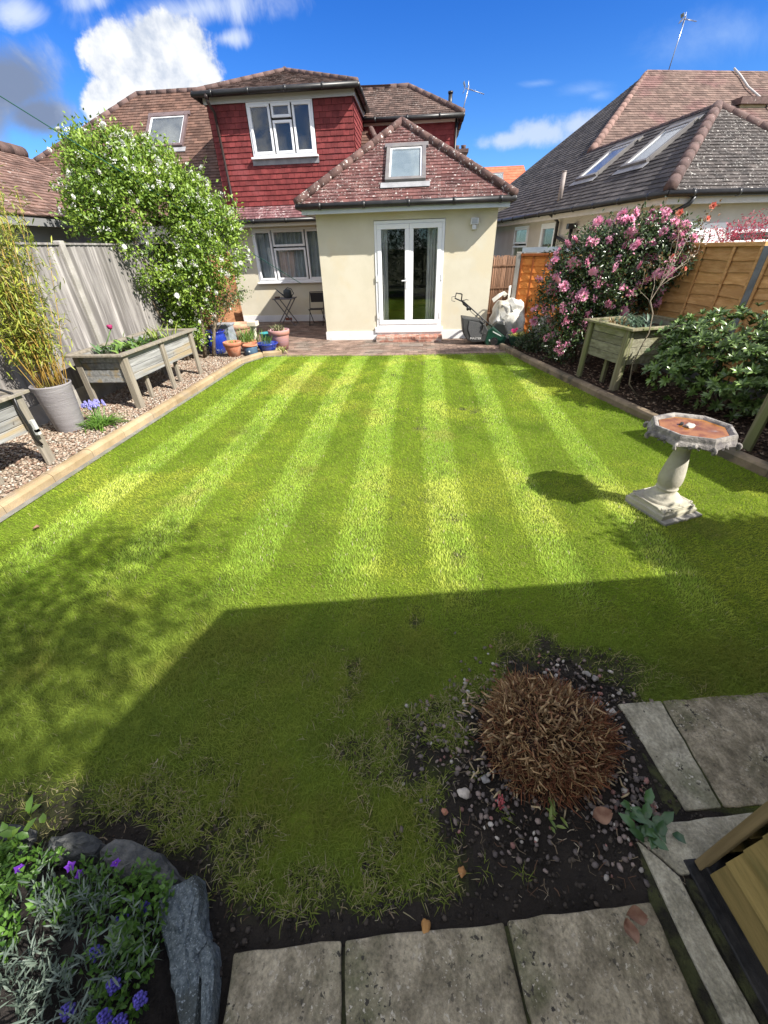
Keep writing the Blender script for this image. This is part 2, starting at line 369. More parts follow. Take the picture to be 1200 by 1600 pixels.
def frame_rect(mb, o, u, up, n, a0, a1, b0, b1, w, d0, d1):
    """picture-frame of width w around rectangle, from depth d0 to d1 along n"""
    mb.obox(o, u, up, n, (a0, a1), (b0, b0+w), (d0, d1)); mb.obox(o, u, up, n, (a0, a1), (b1-w, b1), (d0, d1))
    mb.obox(o, u, up, n, (a0, a0+w), (b0+w, b1-w), (d0, d1)); mb.obox(o, u, up, n, (a1-w, a1), (b0+w, b1-w), (d0, d1))
UP = Vector((0, 0, 1))
def casement(parent, o, u, lights, outer, name='window', sill=True, fmat=None, pane_mat=None, curtain=None, depth=.07):
    """window: outer (a0,a1,b0,b1) frame, lights list of (a0,a1,b0,b1); child panes"""
    fmat = fmat or UPVC; o = Vector(o); u = Vector(u).normalized(); n = u.cross(UP)
    mb = MB(); a0, a1, b0, b1 = outer
    frame_rect(mb, o, u, UP, n, a0, a1, b0, b1, .05, -.06, 0.012)
    for l in lights: frame_rect(mb, o, u, UP, n, *l, .055, -.05, .03)
    w = mb.build(name, fmat, parent, bevel=.006)
    for l in lights:
        g = MB(); g.obox(o, u, UP, n, (l[0]+.05, l[1]-.05), (l[2]+.05, l[3]-.05), (-.012, -.006)); g.build('pane', pane_mat or GLASS, w)
    if sill:
        s_ = MB(); s_.obox(o, u, UP, n, (a0-.05, a1+.05), (b0-.05, b0-.004), (-.05, .09)); s_.build('sill', fmat, w, bevel=.008)
    if curtain:
        for (c0, c1, z0, z1, cm) in curtain:
            c = MB(); k = int((c1-c0)/.012); pts = []
            for i in range(k+1):
                q = c0+(c1-c0)*i/k; pts.append(o+u*q-n*(.14+.028*math.sin(i*.55)+.012*math.sin(i*1.7)))
            c.add([p+UP*z0 for p in pts]+[p+UP*z1 for p in pts], [(i, i+1, k+1+i+1, k+1+i) for i in range(k)], .5, True); c.build('curtain', cm, w)
    return w
def skylight(parent, o, u, v, L, R2, B, T, fmat, blind=None, name='skylight'):
    """roof window on plane o,u,v"""
    o = Vector(o); u = Vector(u).normalized(); v = Vector(v).normalized(); n = u.cross(v)
    mb = MB(); frame_rect(mb, o, u, v, n, L, R2, B, T, .085, -.02, .095)
    mb.obox(o, u, v, n, (L-.05, R2+.05), (T-.02, T+.12), (.0, .06))
    w = mb.build(name, fmat, parent, bevel=.008)
    fl = MB(); fl.obox(o, u, v, n, (L-.09, R2+.09), (B-.17, B-.004), (.028, .04)); fl.build('flashing', LEAD, w)
    inn = MB(); frame_rect(inn, o, u, v, n, L+.087, R2-.087, B+.087, T-.087, .03, 0, .07); inn.build('sash', UPVC, w)
    p = MB(); p.obox(o, u, v, n, (L+.09, R2-.09), (B+.09, T-.09), (.05, .056)); p.build('pane', GLASS, w)
    bl = MB(); bl.obox(o, u, v, n, (L+.12, R2-.12), (B+.12, T-.12), (.028, .036)); bl.build('blind', blind or mat('pale_blind', (.20, .24, .26), (.25, .29, .31), scale=3, rough=.9), w)
    return w

# ================================================================== MAIN HOUSE
X1 = Vector((1, 0, 0)); YB = Vector((0, -1, 0))
EY = 10.87; EXL, EXR = -2.35, 1.67; RY = 14.2; BY = 14.0
H = thing('semi_detached_house', 'cream house with red tile-hung upper bay, white french doors and mottled red roofs', 'house', (-1, 13, 0))
# --- walls
mb = MB()
wall_panel(mb, (EXL, EY, .2), X1, EXR-EXL, 2.46, [(1.30, 2.90, .08, 2.27)])
wall_panel(mb, (EXR, EY, .2), (0, 1, 0), 5, 2.46)
wall_panel(mb, (EXL, RY, .2), (0, -1, 0), RY-EY, 2.46)
wall_panel(mb, (-9, RY, .2), X1, 9+EXL, 2.5, [(3.92, 6.1, .96, 2.34)])
mb.build('wall', CREAM, H)
mb = MB(); e = .022
wall_panel(mb, (EXL-e, EY-e, 0), X1, 1.30+e, .2, th=0); wall_panel(mb, (EXL+1.3, EY-e, 0), X1, 1.6, .2); wall_panel(mb, (EXL+2.9, EY-e, 0), X1, EXR-EXL-2.9+e, .2)
mb.poly([(EXL-e, EY-e, .2), (EXR+e, EY-e, .2), (EXR+e, EY, .2), (EXL-e, EY, .2)])
wall_panel(mb, (EXR+e, EY-e, 0), (0, 1, 0), 5, .2); wall_panel(mb, (EXL-e, RY, 0), (0, -1, 0), RY-EY+e, .2)
mb.poly([(EXL-e, EY-e, .2), (EXL, EY, .2), (EXL, RY, .2), (EXL-e, RY, .2)])
wall_panel(mb, (-9, RY-e, 0), X1, 9+EXL, .2); mb.poly([(-9, RY-e, .2), (EXL, RY-e, .2), (EXL, RY, .2), (-9, RY, .2)])
mb.build('plinth', PLINTH, H)
mb = MB(); mb.box(-4.42, RY-e-.008, .045, -4.2, RY-e-.001, .125); mb.build('air_brick', mat('terracotta_vent', (.2, .06, .045), (.26, .09, .06), rough=.8), H)
# --- rooms behind the glass
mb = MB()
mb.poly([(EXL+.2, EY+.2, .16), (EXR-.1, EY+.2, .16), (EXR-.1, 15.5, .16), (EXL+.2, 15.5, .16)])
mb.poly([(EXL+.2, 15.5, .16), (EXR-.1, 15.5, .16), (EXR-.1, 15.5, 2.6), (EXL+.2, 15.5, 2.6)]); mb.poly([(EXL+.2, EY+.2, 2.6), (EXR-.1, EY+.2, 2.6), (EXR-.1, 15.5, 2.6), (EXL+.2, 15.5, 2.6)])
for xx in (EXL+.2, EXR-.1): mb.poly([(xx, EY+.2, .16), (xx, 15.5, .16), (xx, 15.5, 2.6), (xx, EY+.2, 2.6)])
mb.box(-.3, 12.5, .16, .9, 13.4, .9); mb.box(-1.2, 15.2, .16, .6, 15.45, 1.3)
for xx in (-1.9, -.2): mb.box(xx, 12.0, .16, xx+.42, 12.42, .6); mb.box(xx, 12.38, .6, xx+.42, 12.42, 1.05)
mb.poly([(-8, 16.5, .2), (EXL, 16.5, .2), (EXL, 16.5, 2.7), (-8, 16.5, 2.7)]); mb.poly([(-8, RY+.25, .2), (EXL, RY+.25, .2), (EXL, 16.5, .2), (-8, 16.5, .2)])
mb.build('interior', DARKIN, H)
# --- french doors
dz0, dz1 = .29, 2.46; dx0, dx1 = -1.045, .545; n_ = YB; o_ = Vector((0, EY, 0))
mb = MB(); frame_rect(mb, o_, X1, UP, n_, dx0, dx1, dz0, dz1, .06, -.08, .015); mb.obox(o_, X1, UP, n_, (dx0-.05, dx1+.05), (.17, .285), (-.1, .05)); mb.build('door_frame', UPVC, H, bevel=.006)
mid = -.25
for (a0, a1, sgn) in ((dx0+.062, mid-.002, 1), (mid+.002, dx1-.062, -1)):
    mb = MB(); frame_rect(mb, o_, X1, UP, n_, a0, a1, dz0+.062, dz1-.062, .095, -.055, .03); D = mb.build('door', UPVC, H, bevel=.006)
    g = MB(); g.obox(o_, X1, UP, n_, (a0+.09, a1-.09), (dz0+.15, dz1-.15), (-.015, -.008)); g.build('pane', GLASS, D)
    hx = (a1 if sgn == 1 else a0)-sgn*.05
    if sgn == 1:
        h = MB(); h.obox(o_, X1, UP, n_, (hx-.018, hx+.018), (1.13, 1.37), (.03, .04)); h.beam((hx, EY-.075, 1.3), (hx-.12, EY-.075, 1.3), .022, .022); h.beam((hx, EY-.03, 1.3), (hx, EY-.08, 1.3), .02, .02); h.build('handle', UPVC, D, bevel=.003)
    for zz in (.55, 1.35, 2.2):
        hg = MB(); xx = a0-.03 if sgn == 1 else a1+.03; hg.obox(o_, X1, UP, n_, (xx-.018, xx+.018), (zz-.06, zz+.06), (.017, .035)); hg.build('hinge', UPVC, D)
for (c0, c1) in ((dx0+.1, dx0+.28), (dx1-.38, dx1-.12)):
    c = MB(); k = 26; pts = [Vector((c0+(c1-c0)*i/k, EY+.24+.03*math.sin(i*1.0), 0)) for i in range(k+1)]
    c.add([p+UP*.2 for p in pts]+[p+UP*2.4 for p in pts], [(i, i+1, k+2+i, k+1+i) for i in range(k)], .5, True); c.build('curtain', CURTAIN, H)
# brick step: rows of bricks
mb = MB(); rr = random.Random(4)
mb.cm = 1; mb.box(-1.035, 10.45, 0, .575, EY-e-.004, .118); mb.cm = 0
for i in range(15):
    x0 = -1.045+i*.1087; mb.box(x0+.004, 10.445, .072, x0+.1047, 10.66, .125, rr.random()); mb.box(x0+.004, 10.668, .072, x0+.1047, EY-e-.006, .125, rr.random())
for i in range(8):
    x0 = -1.045+i*.2038; mb.box(x0+.004, 10.438, .004, x0+.198, 10.46, .064, rr.random())
mb.build('brick_step', [BRICK, mat('mortar', (.3, .27, .23), (.4, .36, .31), rough=.9)], H, bevel=.006)
# wall lamp on the extension
L_ = MB(); L_.box(1.09, EY-.12, 2.33, 1.26, EY, 2.45); L_.box(1.13, EY-.10, 2.24, 1.22, EY-.02, 2.33); lo_ = L_.build('floodlight', mat('lamp_white', (.6, .61, .62), rough=.4), H, bevel=.012)
L_ = MB(); L_.box(1.115, EY-.126, 2.35, 1.235, EY-.121, 2.435); L_.build('lens', mat('lamp_lens', (.38, .4, .42), rough=.2), lo_)
# --- extension fascia, gutter, roof
mb = MB(); EVX0, EVX1, EVY, EVZ = -2.63, 1.9, 10.5, 2.78
mb.box(EVX0+.05, EVY+.04, 2.60, EVX1-.05, EVY+.065, 2.755); mb.box(EVX0+.05, EVY+.07, 2.60, EVX0+.075, 13.7, 2.755); mb.box(EVX1-.075, EVY+.07, 2.60, EVX1-.05, 16, 2.755)
mb.box(EVX0+.08, EVY+.068, 2.62, EVX1-.08, EY+.0-.002, 2.64); mb.box(EVX0+.08, EY, 2.62, EXL-.002, 13.7, 2.64); mb.box(EXR+.002, EY, 2.62, EVX1-.08, 16, 2.64)
mb.build('fascia', FASCIA, H)
mb = MB(); gutter(mb, (EVX0-.03, EVY-.02, 2.735), (EVX1+.03, EVY-.02, 2.735)); gutter(mb, (EVX0-.02, EVY, 2.735), (EVX0-.02, 13.6, 2.735)); gutter(mb, (EVX1+.02, EVY, 2.735), (EVX1+.02, 16, 2.735)); mb.build('gutter', BLACKP, H)
AP = Vector((-.48, 12.66, 4.38)); rs_ = AP.z-EVZ
mb = MB(); vf = Vector((0, AP.y-EVY, rs_)); vl = vf.length
SK = (dict(L=-.78, R2=.09, B=.52, T=1.70))
tile_surface(mb, (0, EVY, EVZ), X1, vf, [(EVX0, 0), (EVX1, 0), (AP.x, vl)], holes=[(SK['L']+.02, SK['R2']-.02, SK['B']+.02, SK['T']-.02)], seed=5)
vsl = Vector((AP.x-EVX0, 0, rs_)); l2 = vsl.length
tile_surface(mb, (EVX0, 0, EVZ), (0, -1, 0), vsl, [(-16.2, 0), (-EVY, 0), (-AP.y, l2), (-16.2, l2)], seed=6)
vsr = Vector((AP.x-EVX1, 0, rs_)); l3 = vsr.length
tile_surface(mb, (EVX1, 0, EVZ), (0, 1, 0), vsr, [(EVY, 0), (16.2, 0), (16.2, l3), (AP.y, l3)], seed=7)
er = mb.build('extension_roof', TILE_EXT, H, label='red brown tiled hipped roof spotted with white lichen')
mb = MB(); hip_tiles(mb, (EVX0-.02, EVY-.02, EVZ+.03), AP+Vector((0, -.02, .01)), .082); hip_tiles(mb, (EVX1+.02, EVY-.02, EVZ+.03), AP+Vector((0, -.02, .01)), .082); hip_tiles(mb, AP+Vector((0, 0, .01)), (AP.x, 16.2, AP.z+.01), .085); mb.build('hip_tiles', HIPT, er)
skylight(H, (0, EVY, EVZ), X1, vf, **{'L': SK['L'], 'R2': SK['R2'], 'B': SK['B'], 'T': SK['T']}, fmat=GREYMET)
# --- recessed wall window
cz0, cz1 = 1.16, 2.54
casement(H, (-9, RY, 0), X1, [(3.97, 4.50, cz0+.05, cz1-.05), (4.54, 5.52, cz0+.05, 2.04), (4.54, 5.52, 2.08, cz1-.05), (5.56, 6.06, cz0+.05, cz1-.05)], (3.92, 6.1, cz0, cz1),
         curtain=[(3.98, 4.5, .9, 2.5, CURTB), (4.56, 5.5, .9, 2.5, CURTB), (5.58, 6.04, .9, 2.5, CURTB)])
# --- pale tiled strip below the bay
mb = MB(); vv = Vector((0, .42, .33)); tile_surface(mb, (0, 13.62, 2.74), X1, vv, [(-6.2, 0), (EVX0, 0), (EVX0, vv.length), (-6.2, vv.length)], gauge=.10, seed=8); mb.build('bay_skirt_roof', TILE_STRIP, H)
mb = MB(); gutter(mb, (-6.2, 13.6, 2.69), (EVX0+.02, 13.6, 2.69), .05); mb.build('gutter', BLACKP, H)
mb = MB(); mb.box(-6.2, 13.66, 2.56, EVX0-.06, 13.69, 2.70); mb.box(-6.2, 13.692, 2.58, EVX0-.06, RY-.002, 2.6); mb.build('fascia', mat('cream_fascia', (.5, .46, .36), rough=.6), H)
# --- red tile-hung bay
bx0, bx1, bz0, bz1 = -5.6, -1.78, 3.06, 5.16
mb = MB(); wx0, wx1, wz0, wz1 = -4.56, -2.82, 4.10, 5.17
tile_surface(mb, (bx0, BY, bz0), X1, UP, [(0, 0), (bx1-bx0, 0), (bx1-bx0, bz1-bz0), (0, bz1-bz0)], gauge=.116, tw=.168, thick=.020, holes=[(wx0-bx0-.02, wx1-bx0+.02, wz0-bz0-.04, 3)], seed=9, jit=.003, deck=False)
tile_surface(mb, (bx1, BY, bz0), (0, 1, 0), UP, [(0, 0), (3.2, 0), (3.2, bz1-bz0), (0, bz1-bz0)], gauge=.116, tw=.168, thick=.020, seed=10, jit=.003)
tile_surface(mb, (bx0, BY+3.2, bz0), (0, -1, 0), UP, [(0, 0), (3.2, 0), (3.2, bz1-bz0), (0, bz1-bz0)], gauge=.116, tw=.168, thick=.020, seed=12, jit=.003)
bay = mb.build('tile_hung_bay', TILER, H, label='upper bay hung with dark red tiles')
casement(H, (0, BY-.02, 0), X1, [(wx0+.05, -3.95, wz0+.05, wz1-.05), (-3.91, -3.40, wz0+.05, 4.80), (-3.91, -3.40, 4.85, wz1-.05), (-3.36, wx1-.05, wz0+.05, wz1-.05)], (wx0, wx1, wz0, wz1))
mb = MB(); mb.box(wx0-.05, BY-.03, wz0-.17, wx1+.05, BY-.012+.03, wz0-.055); mb.build('window_apron', LEAD, H)
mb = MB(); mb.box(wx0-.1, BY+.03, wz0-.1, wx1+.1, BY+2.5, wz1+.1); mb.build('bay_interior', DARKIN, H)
mb = MB(); mb.box(bx0-.03, BY-.06, bz1, bx1+.03, BY-.03, 5.30); mb.box(bx1+.03, BY-.06, bz1, bx1+.06, BY+3, 5.30); mb.box(bx0-.06, BY-.06, bz1, bx0-.03, BY+3, 5.30); mb.build('fascia', mat('bay_fascia', (.55, .55, .54), rough=.5), H)
BEX0, BEX1, BEY, BEZ = -5.78, -1.62, 13.72, 5.33
mb = MB(); mb.box(BEX0+.06, BEY+.06, 5.285, BEX1-.06, BY-.062, 5.302); mb.box(BEX0, BEY, 5.31, BEX1, BEY+.02, 5.36); mb.build('soffit', BLACKP, H)
mb = MB(); gutter(mb, (BEX0-.03, BEY-.03, 5.30), (BEX1+.03, BEY-.03, 5.30), .06); gutter(mb, (BEX1+.02, BEY-.02, 5.30), (BEX1+.02, 16, 5.30), .06); gutter(mb, (BEX0-.02, BEY-.02, 5.30), (BEX0-.02, 16, 5.30), .06); mb.build('gutter', BLACKP, H)
mb = MB(); mb.tube([(-5.44, BEY-.03, 5.26), (-5.44, BEY-.02, 5.15), (-5.40, BY-.08, 5.0), (-5.36, BY-.08, 3.2), (-5.33, BY-.1, 3.0)], .036, 8); mb.tube([(-5.45, BEY-.03, 5.2), (-5.44, BEY-.03, 5.3)], .06); mb.build('downpipe', mat('brown_pipe', (.03, .018, .016), rough=.45, spec=.5), H)
BA = Vector((-3.84, 15.65, 6.12))
mb = MB(); vv = Vector((0, BA.y-BEY, BA.z-BEZ)); tile_surface(mb, (0, BEY, BEZ), X1, vv, [(BEX0, 0), (BEX1, 0), (BA.x, vv.length)], seed=13)
vv = Vector((BA.x-BEX1, 0, BA.z-BEZ)); tile_surface(mb, (BEX1, 0, BEZ), (0, 1, 0), vv, [(BEY, 0), (17.5, 0), (17.5, vv.length), (BA.y, vv.length)], seed=14)
vv = Vector((BA.x-BEX0, 0, BA.z-BEZ)); tile_surface(mb, (BEX0, 0, BEZ), (0, -1, 0), vv, [(-17.5, 0), (-BEY, 0), (-BA.y, vv.length), (-17.5, vv.length)], seed=15)
br = mb.build('bay_roof', TILE_DBR, H, label='low hipped dark brown tiled roof over the red bay')
mb = MB(); hip_tiles(mb, (BEX0, BEY, BEZ+.03), BA+UP*.01, .06); hip_tiles(mb, (BEX1, BEY, BEZ+.03), BA+UP*.01, .06); hip_tiles(mb, BA+UP*.01, (BA.x, 17.4, BA.z+.01), .075); mb.build('hip_tiles', HIPG, br)
# --- main roof, left (attached half)
MY0, MZ0 = 13.8, 2.9; RYY, RZZ = 17.15, 6.25
mb = MB(); vv = Vector((0, 1, 1)); L_v = math.hypot(RYY-MY0, RZZ-MZ0)
tile_surface(mb, (0, MY0, MZ0), X1, vv, [(-14.6, 0), (-5.6, 0), (-5.6, L_v), (-9.05, L_v)], gauge=.108, seed=16, holes=[(-8.42, -7.23, 2.49, 3.67)])
# remnant of the main slope between the bay and the right dormer
tile_surface(mb, (0, MY0, MZ0), X1, vv, [(-1.78, .2), (-.2, .2), (-1.0, 2.1), (-1.45, 2.7), (-1.78, 2.7)], gauge=.108, seed=17)
mr = mb.build('main_roof', TILE_BRN, H, label='brown tiled main roof slope')
mb = MB(); hip_tiles(mb, (-14.6, MY0, MZ0+.03), (-9.05, RYY, RZZ-.03), .09); hip_tiles(mb, (-9.05, RYY, RZZ-.03), (-5.0, RYY, RZZ-.03), .085); mb.build('hip_tiles', HIPG, mr); mb = MB(); hip_tiles(mb, (-1.5, 15.65, 4.83), (-1.08, 15.0, 4.15), .09); mb.build('hip_tiles', HIPG, mr)
mb = MB(); mb.poly([(-14.6, MY0, MZ0), (-9.05, RYY, RZZ), (-9.05, RYY+3.4, MZ0)]); mb.poly([(-9.05, RYY, RZZ), (-1.0, RYY, RZZ-.16), (.8, RYY+3.4, MZ0), (-9.05, RYY+3.4, MZ0)]); mb.build('rear_roof', TILE_BRN, H)
sk = skylight(H, (0, MY0, MZ0), X1, vv, L=-8.45, R2=-7.20, B=2.46, T=3.70, fmat=mat('brown_window_cladding', (.10, .07, .07), (.14, .1, .1), scale=4, rough=.45, spec=.5), blind=mat('grey_roller_blind', (.10, .11, .12), (.13, .14, .15), scale=3, rough=.9))
# --- right dormer
dY = 16.2; DZ = 5.12; DX0, DX1 = -1.9, .96
mb = MB(); tile_surface(mb, (DX0, dY, 3.1), X1, UP, [(0, 0), (DX1-DX0, 0), (DX1-DX0, 1.9), (0, 1.9)], gauge=.116, tw=.168, thick=.020, seed=18, jit=.003)
tile_surface(mb, (DX1, dY, 3.1), (0, 1, 0), UP, [(0, 0), (3, 0), (3, 1.9), (0, 1.9)], gauge=.116, tw=.168, thick=.020, seed=19, jit=.003); mb.build('tile_hung_dormer', TILER, H)
mb = MB(); mb.box(DX0, dY-.05, 5.0, DX1+.04, dY-.02, 5.12); mb.box(DX1+.04, dY-.05, 5.0, DX1+.07, dY+2.5, 5.12); mb.build('fascia', mat('dormer_fascia', (.6, .58, .52), rough=.5), H)
mb = MB(); gutter(mb, (DX0, dY-.26, 5.09), (DX1+.22, dY-.26, 5.09), .06); gutter(mb, (DX1+.2, dY-.26, 5.09), (DX1+.2, dY+2.5, 5.09), .06); mb.tube([(DX1+.03, dY-.06, 5.05), (DX1+.03, dY-.06, 3.2)], .035); mb.box(DX0, dY-.24, 5.06, DX1+.2, dY-.052, 5.075); mb.build('gutter', BLACKP, H)
rz = 6.04; ry = 17.25
mb = MB(); v0 = Vector((0, ry-(dY-.24), rz-DZ)); tile_surface(mb, (0, dY-.24, DZ), X1, v0, [(-2.3, 0), (DX1+.2, 0), (-.45, v0.length), (-2.3, v0.length)], gauge=.105, seed=20)
v1 = Vector((-.45-(DX1+.2), 0, rz-DZ)); tile_surface(mb, (DX1+.2, 0, DZ), (0, 1, 0), v1, [(dY-.24, 0), (19, 0), (19, v1.length), (ry, v1.length)], gauge=.105, seed=21)
dr = mb.build('dormer_roof', TILE_DBR, H); mb = MB(); hip_tiles(mb, (DX1+.2, dY-.24, DZ+.03), (-.45, ry, rz-.0), .08); hip_tiles(mb, (-.45, ry, rz-.0), (-2.3, ry, rz-.0), .08); mb.build('hip_tiles', HIPG, dr)
# --- flue and aerials
mb = MB(); mb.tube([(.82, 16.9, 5.3), (.82, 16.9, 5.75)], .06); mb.tube([(.82, 16.9, 5.75), (.82, 16.9, 5.8)], .075); mb.build('flue', BLACKP, H)
ALU = mat('aerial_metal', (.35, .36, .38), rough=.35, metal=.8)
def aerial(parent, base, top, armv, name='aerial', k=.55):
    base = Vector(base); top = Vector(top); mb = MB(); mb.tube([base, top], .016, 6)
    armv = Vector(armv).normalized(); s_ = armv.cross(UP).normalized(); c = top-UP*.08
    mb.tube([c-armv*.25*k, c+armv*.85*k], .009, 6)
    for i in range(9):
        q = c+armv*(i*.1*k); w = (.13-.006*i)*k; mb.tube([q-s_*w, q+s_*w], .006, 5)
    for sg in (-1, 1): mb.beam(c-armv*.22*k+UP*sg*.02, c-armv*.3*k+UP*sg*.2*k, .3*k, .012)
    mb.tube([c-armv*.02-UP*.25*k-s_*.1*k, c-armv*.02+UP*.3*k], .009, 6)
    return mb.build(name, ALU, parent)
aerial(H, (1.12, 16.3, 5.05), at(733, 133, 16.3), (1, .1, -.25)); 

# ================================================================== HOUSE ON THE RIGHT
a12 = R_(12); nf = Vector((math.cos(a12), math.sin(a12), 0)); ns = Vector((-math.sin(a12), math.cos(a12), 0)); NC = Vector((4.628, 9.841, 0))
def nl(f, s, z): return NC+nf*f+ns*s+UP*z
NH = thing('brown_roofed_bungalow', 'pale bungalow with big brown tiled roofs and two long roof windows, beyond the right fence', 'house', tuple(nl(4, 4, 0)))
NW = mat('off_white_render', (.52, .49, .43), (.58, .55, .49), scale=2, rough=.9, bump=.1, bscale=80)
mb = MB(); wall_panel(mb, nl(.35, 13, 0), -ns, 12.65, 2.62, [(13-7.78, 13-6.62, 1.0, 2.45), (13-5.72, 13-4.75, .2, 2.45)]); wall_panel(mb, nl(.35, .35, 0), nf, 10, 2.62, [(1.5, 4.4, .95, 2.12)]); mb.build('wall', NW, NH)
mb = MB(); mb.poly([nl(.8, 13, 0), nl(.8, .8, 0), nl(.8, .8, 2.6), nl(.8, 13, 2.6)]); mb.poly([nl(.4, .85, 0), nl(10, .85, 0), nl(10, .85, 2.6), nl(.4, .85, 2.6)]); mb.build('interior', DARKIN, NH)
# front: wide white window with dark glass, white panel at its left
casement(NH, nl(.35, .35, 0), nf, [(1.55, 2.9, 1.83, 2.07), (1.55, 2.9, 1.0, 1.79), (2.94, 4.35, 1.0, 2.07)], (1.5, 4.4, .95, 2.12))
mb = MB(); mb.obox(nl(.35, .35, 0), nf, UP, -ns, (.55, 1.4), (.05, 2.2), (.005, .05)); mb.obox(nl(.35, .35, 0), nf, UP, -ns, (.62, 1.33), (.15, 2.1), (.05, .06)); mb.build('panel_door', UPVC, NH, bevel=.006)
casement(NH, nl(.35, 13, 0), -ns, [(13-7.73, 13-6.67, 1.05, 1.9), (13-7.73, 13-6.67, 1.95, 2.4)], (13-7.78, 13-6.62, 1.0, 2.45))
mb = MB(); o9 = nl(.35, 13, 0); frame_rect(mb, o9, -ns, UP, -nf, 13-5.72, 13-4.75, .2, 2.45, .14, -.06, .02); D = mb.build('side_door', UPVC, NH, bevel=.006); mb = MB(); mb.obox(o9, -ns, UP, -nf, (13-5.6, 13-4.87), (.33, 2.32), (-.03, -.02)); mb.build('pane', GLASS, D)
mb = MB()
mb.obox(nl(0, 0, 0), nf, ns, UP, (.06, 9), (.06, .09), (2.5, 2.68)); mb.obox(nl(0, 0, 0), nf, ns, UP, (.06, .09), (.1, 13), (2.5, 2.68)); mb.obox(nl(0, 0, 0), nf, ns, UP, (.1, 9), (.1, .345), (2.52, 2.54)); mb.obox(nl(0, 0, 0), nf, ns, UP, (.1, .345), (.35, 13), (2.52, 2.54)); mb.build('fascia', mat('cream_boards', (.56, .55, .5), (.62, .6, .56), rough=.6), NH)
mb = MB(); gutter(mb, nl(-.03, -.03, 2.66), nl(9, -.03, 2.66)); gutter(mb, nl(-.03, -.03, 2.66), nl(-.03, 13, 2.66)); mb.build('gutter', BLACKP, NH)
mb = MB(); mb.tube([nl(.55, -.02, 2.62), nl(.5, .0, 2.5), nl(.24, .22, 2.32), nl(.2, .26, 2.2), nl(.2, .26, .2)], .04, 8); mb.build('downpipe', BLACKP, NH)
mb = MB(); mb.tube([nl(.0, 4.62, 2.64), nl(.24, 4.55, 2.45), nl(.27, 4.55, 0.1)], .045, 8); mb.tube([nl(.27, 4.55, 2.1), nl(.26, 4.2, 2.02), nl(.26, 3.75, 1.9)], .04, 8); mb.tube([nl(.26, 3.75, 1.8), nl(.26, 3.75, 2.25)], .05, 8); mb.box(*(nl(.2, 3.7, 2.25)-Vector((.09, .09, 0))), *(nl(.2, 3.7, 2.37)+Vector((.09, .09, 0)))); mb.build('downpipe', BLACKP, NH)
tp = math.tan(R_(36)); A_h = 2.27*tp
sv = (nf+UP*tp); svl = sv.length
NP = (6.0, 10.95, 7.06); Lp = NP[0]*svl
mb = MB()      # left slope: u = -ns , v up the slope
tile_surface(mb, nl(0, 0, 2.7), -ns, sv, [(-13.1, 0), (0, 0), (-2.27, 2.27*svl), (-12.4, 2.27*svl)], gauge=.15, tw=.22, seed=31, holes=[(-5.16, -4.22, .94*svl, 1.86*svl), (-3.11, -2.24, .94*svl, 1.86*svl)])
tile_surface(mb, nl(0, 0, 2.7)+sv*2.27, -ns, sv, [(-12.4, 0), (-7.1, 0), (-10.95, Lp-2.27*svl)], gauge=.15, tw=.22, seed=32)
lr = mb.build('side_roof', TILE_GRY, NH, label='dark grey brown roof slope with two roof windows')
mb = MB(); fv = ns+UP*tp; tile_surface(mb, nl(0, 0, 2.7), nf, fv, [(0, 0), (4.54, 0), (2.27, 2.27*svl)], gauge=.105, seed=34); fr_ = mb.build('front_hip_roof', TILE_LICH, NH, label='hipped roof face speckled all over with white lichen')
mb = MB(); rvec = (-nf+UP*tp); tile_surface(mb, nl(4.54, 0, 2.7), ns, rvec, [(0, 0), (8, 0), (8, 2.27*svl), (2.27, 2.27*svl)], gauge=.15, seed=35); mb.build('far_side_roof', TILE_GRY, NH)
mb = MB(); tile_surface(mb, nl(2.27, 7.1, 2.7+A_h), nf, fv, [(0, 0), (12, 0), (12, 3.85*svl), (3.73, 3.85*svl)], gauge=.14, tw=.2, seed=36)
mb.poly([nl(4.0, 4.86, 2.72), nl(14, 4.86, 2.72), nl(14, 7.1, 2.7+A_h), nl(2.6, 7.1, 2.7+A_h)])
pr = mb.build('main_roof', TILE_PINK, NH, label='weathered pinkish brown tiled roof face under the ridge')
mb = MB(); k_ = UP*.04; hip_tiles(mb, nl(0, 0, 2.74), nl(2.27, 2.27, 2.66+A_h), .112); hip_tiles(mb, nl(4.54, 0, 2.74), nl(2.27, 2.27, 2.66+A_h), .10); hip_tiles(mb, nl(2.27, 2.27, 2.66+A_h), nl(2.27, 7.1, 2.66+A_h), .07); mb.build('hip_tiles', HIPG, fr_)
mb = MB(); hip_tiles(mb, nl(2.27, 7.1, 2.68+A_h), nl(*NP[:2], NP[2]-.05), .125); hip_tiles(mb, nl(*NP[:2], NP[2]-.05), nl(14, NP[1], NP[2]-.05), .10); mb.build('ridge_tiles', mat('pale_ridge_tiles', (.18, .11, .09), (.24, .15, .125), rough=.85, tone=(.8, 1.15), bump=.3, bscale=25), pr)
mb = MB(); mb.poly([nl(*NP), nl(14, NP[1], NP[2]), nl(14, 15, 4.2), nl(3.2, 15, 4.2)]); mb.poly([nl(*NP), nl(3.2, 15, 4.2), nl(0, 14, 2.7), nl(0, 13.1, 2.7)]); mb.build('rear_roof', TILE_GRY, NH)
for (s0, s1) in ((4.18, 5.2), (2.2, 3.15)):
    skylight(NH, nl(0, 0, 2.7), -ns, sv, L=-s1, R2=-s0, B=.92*svl, T=1.88*svl, fmat=GREYMET, blind=mat('grey_blind', (.16, .2, .24), (.2, .24, .28), rough=.7))
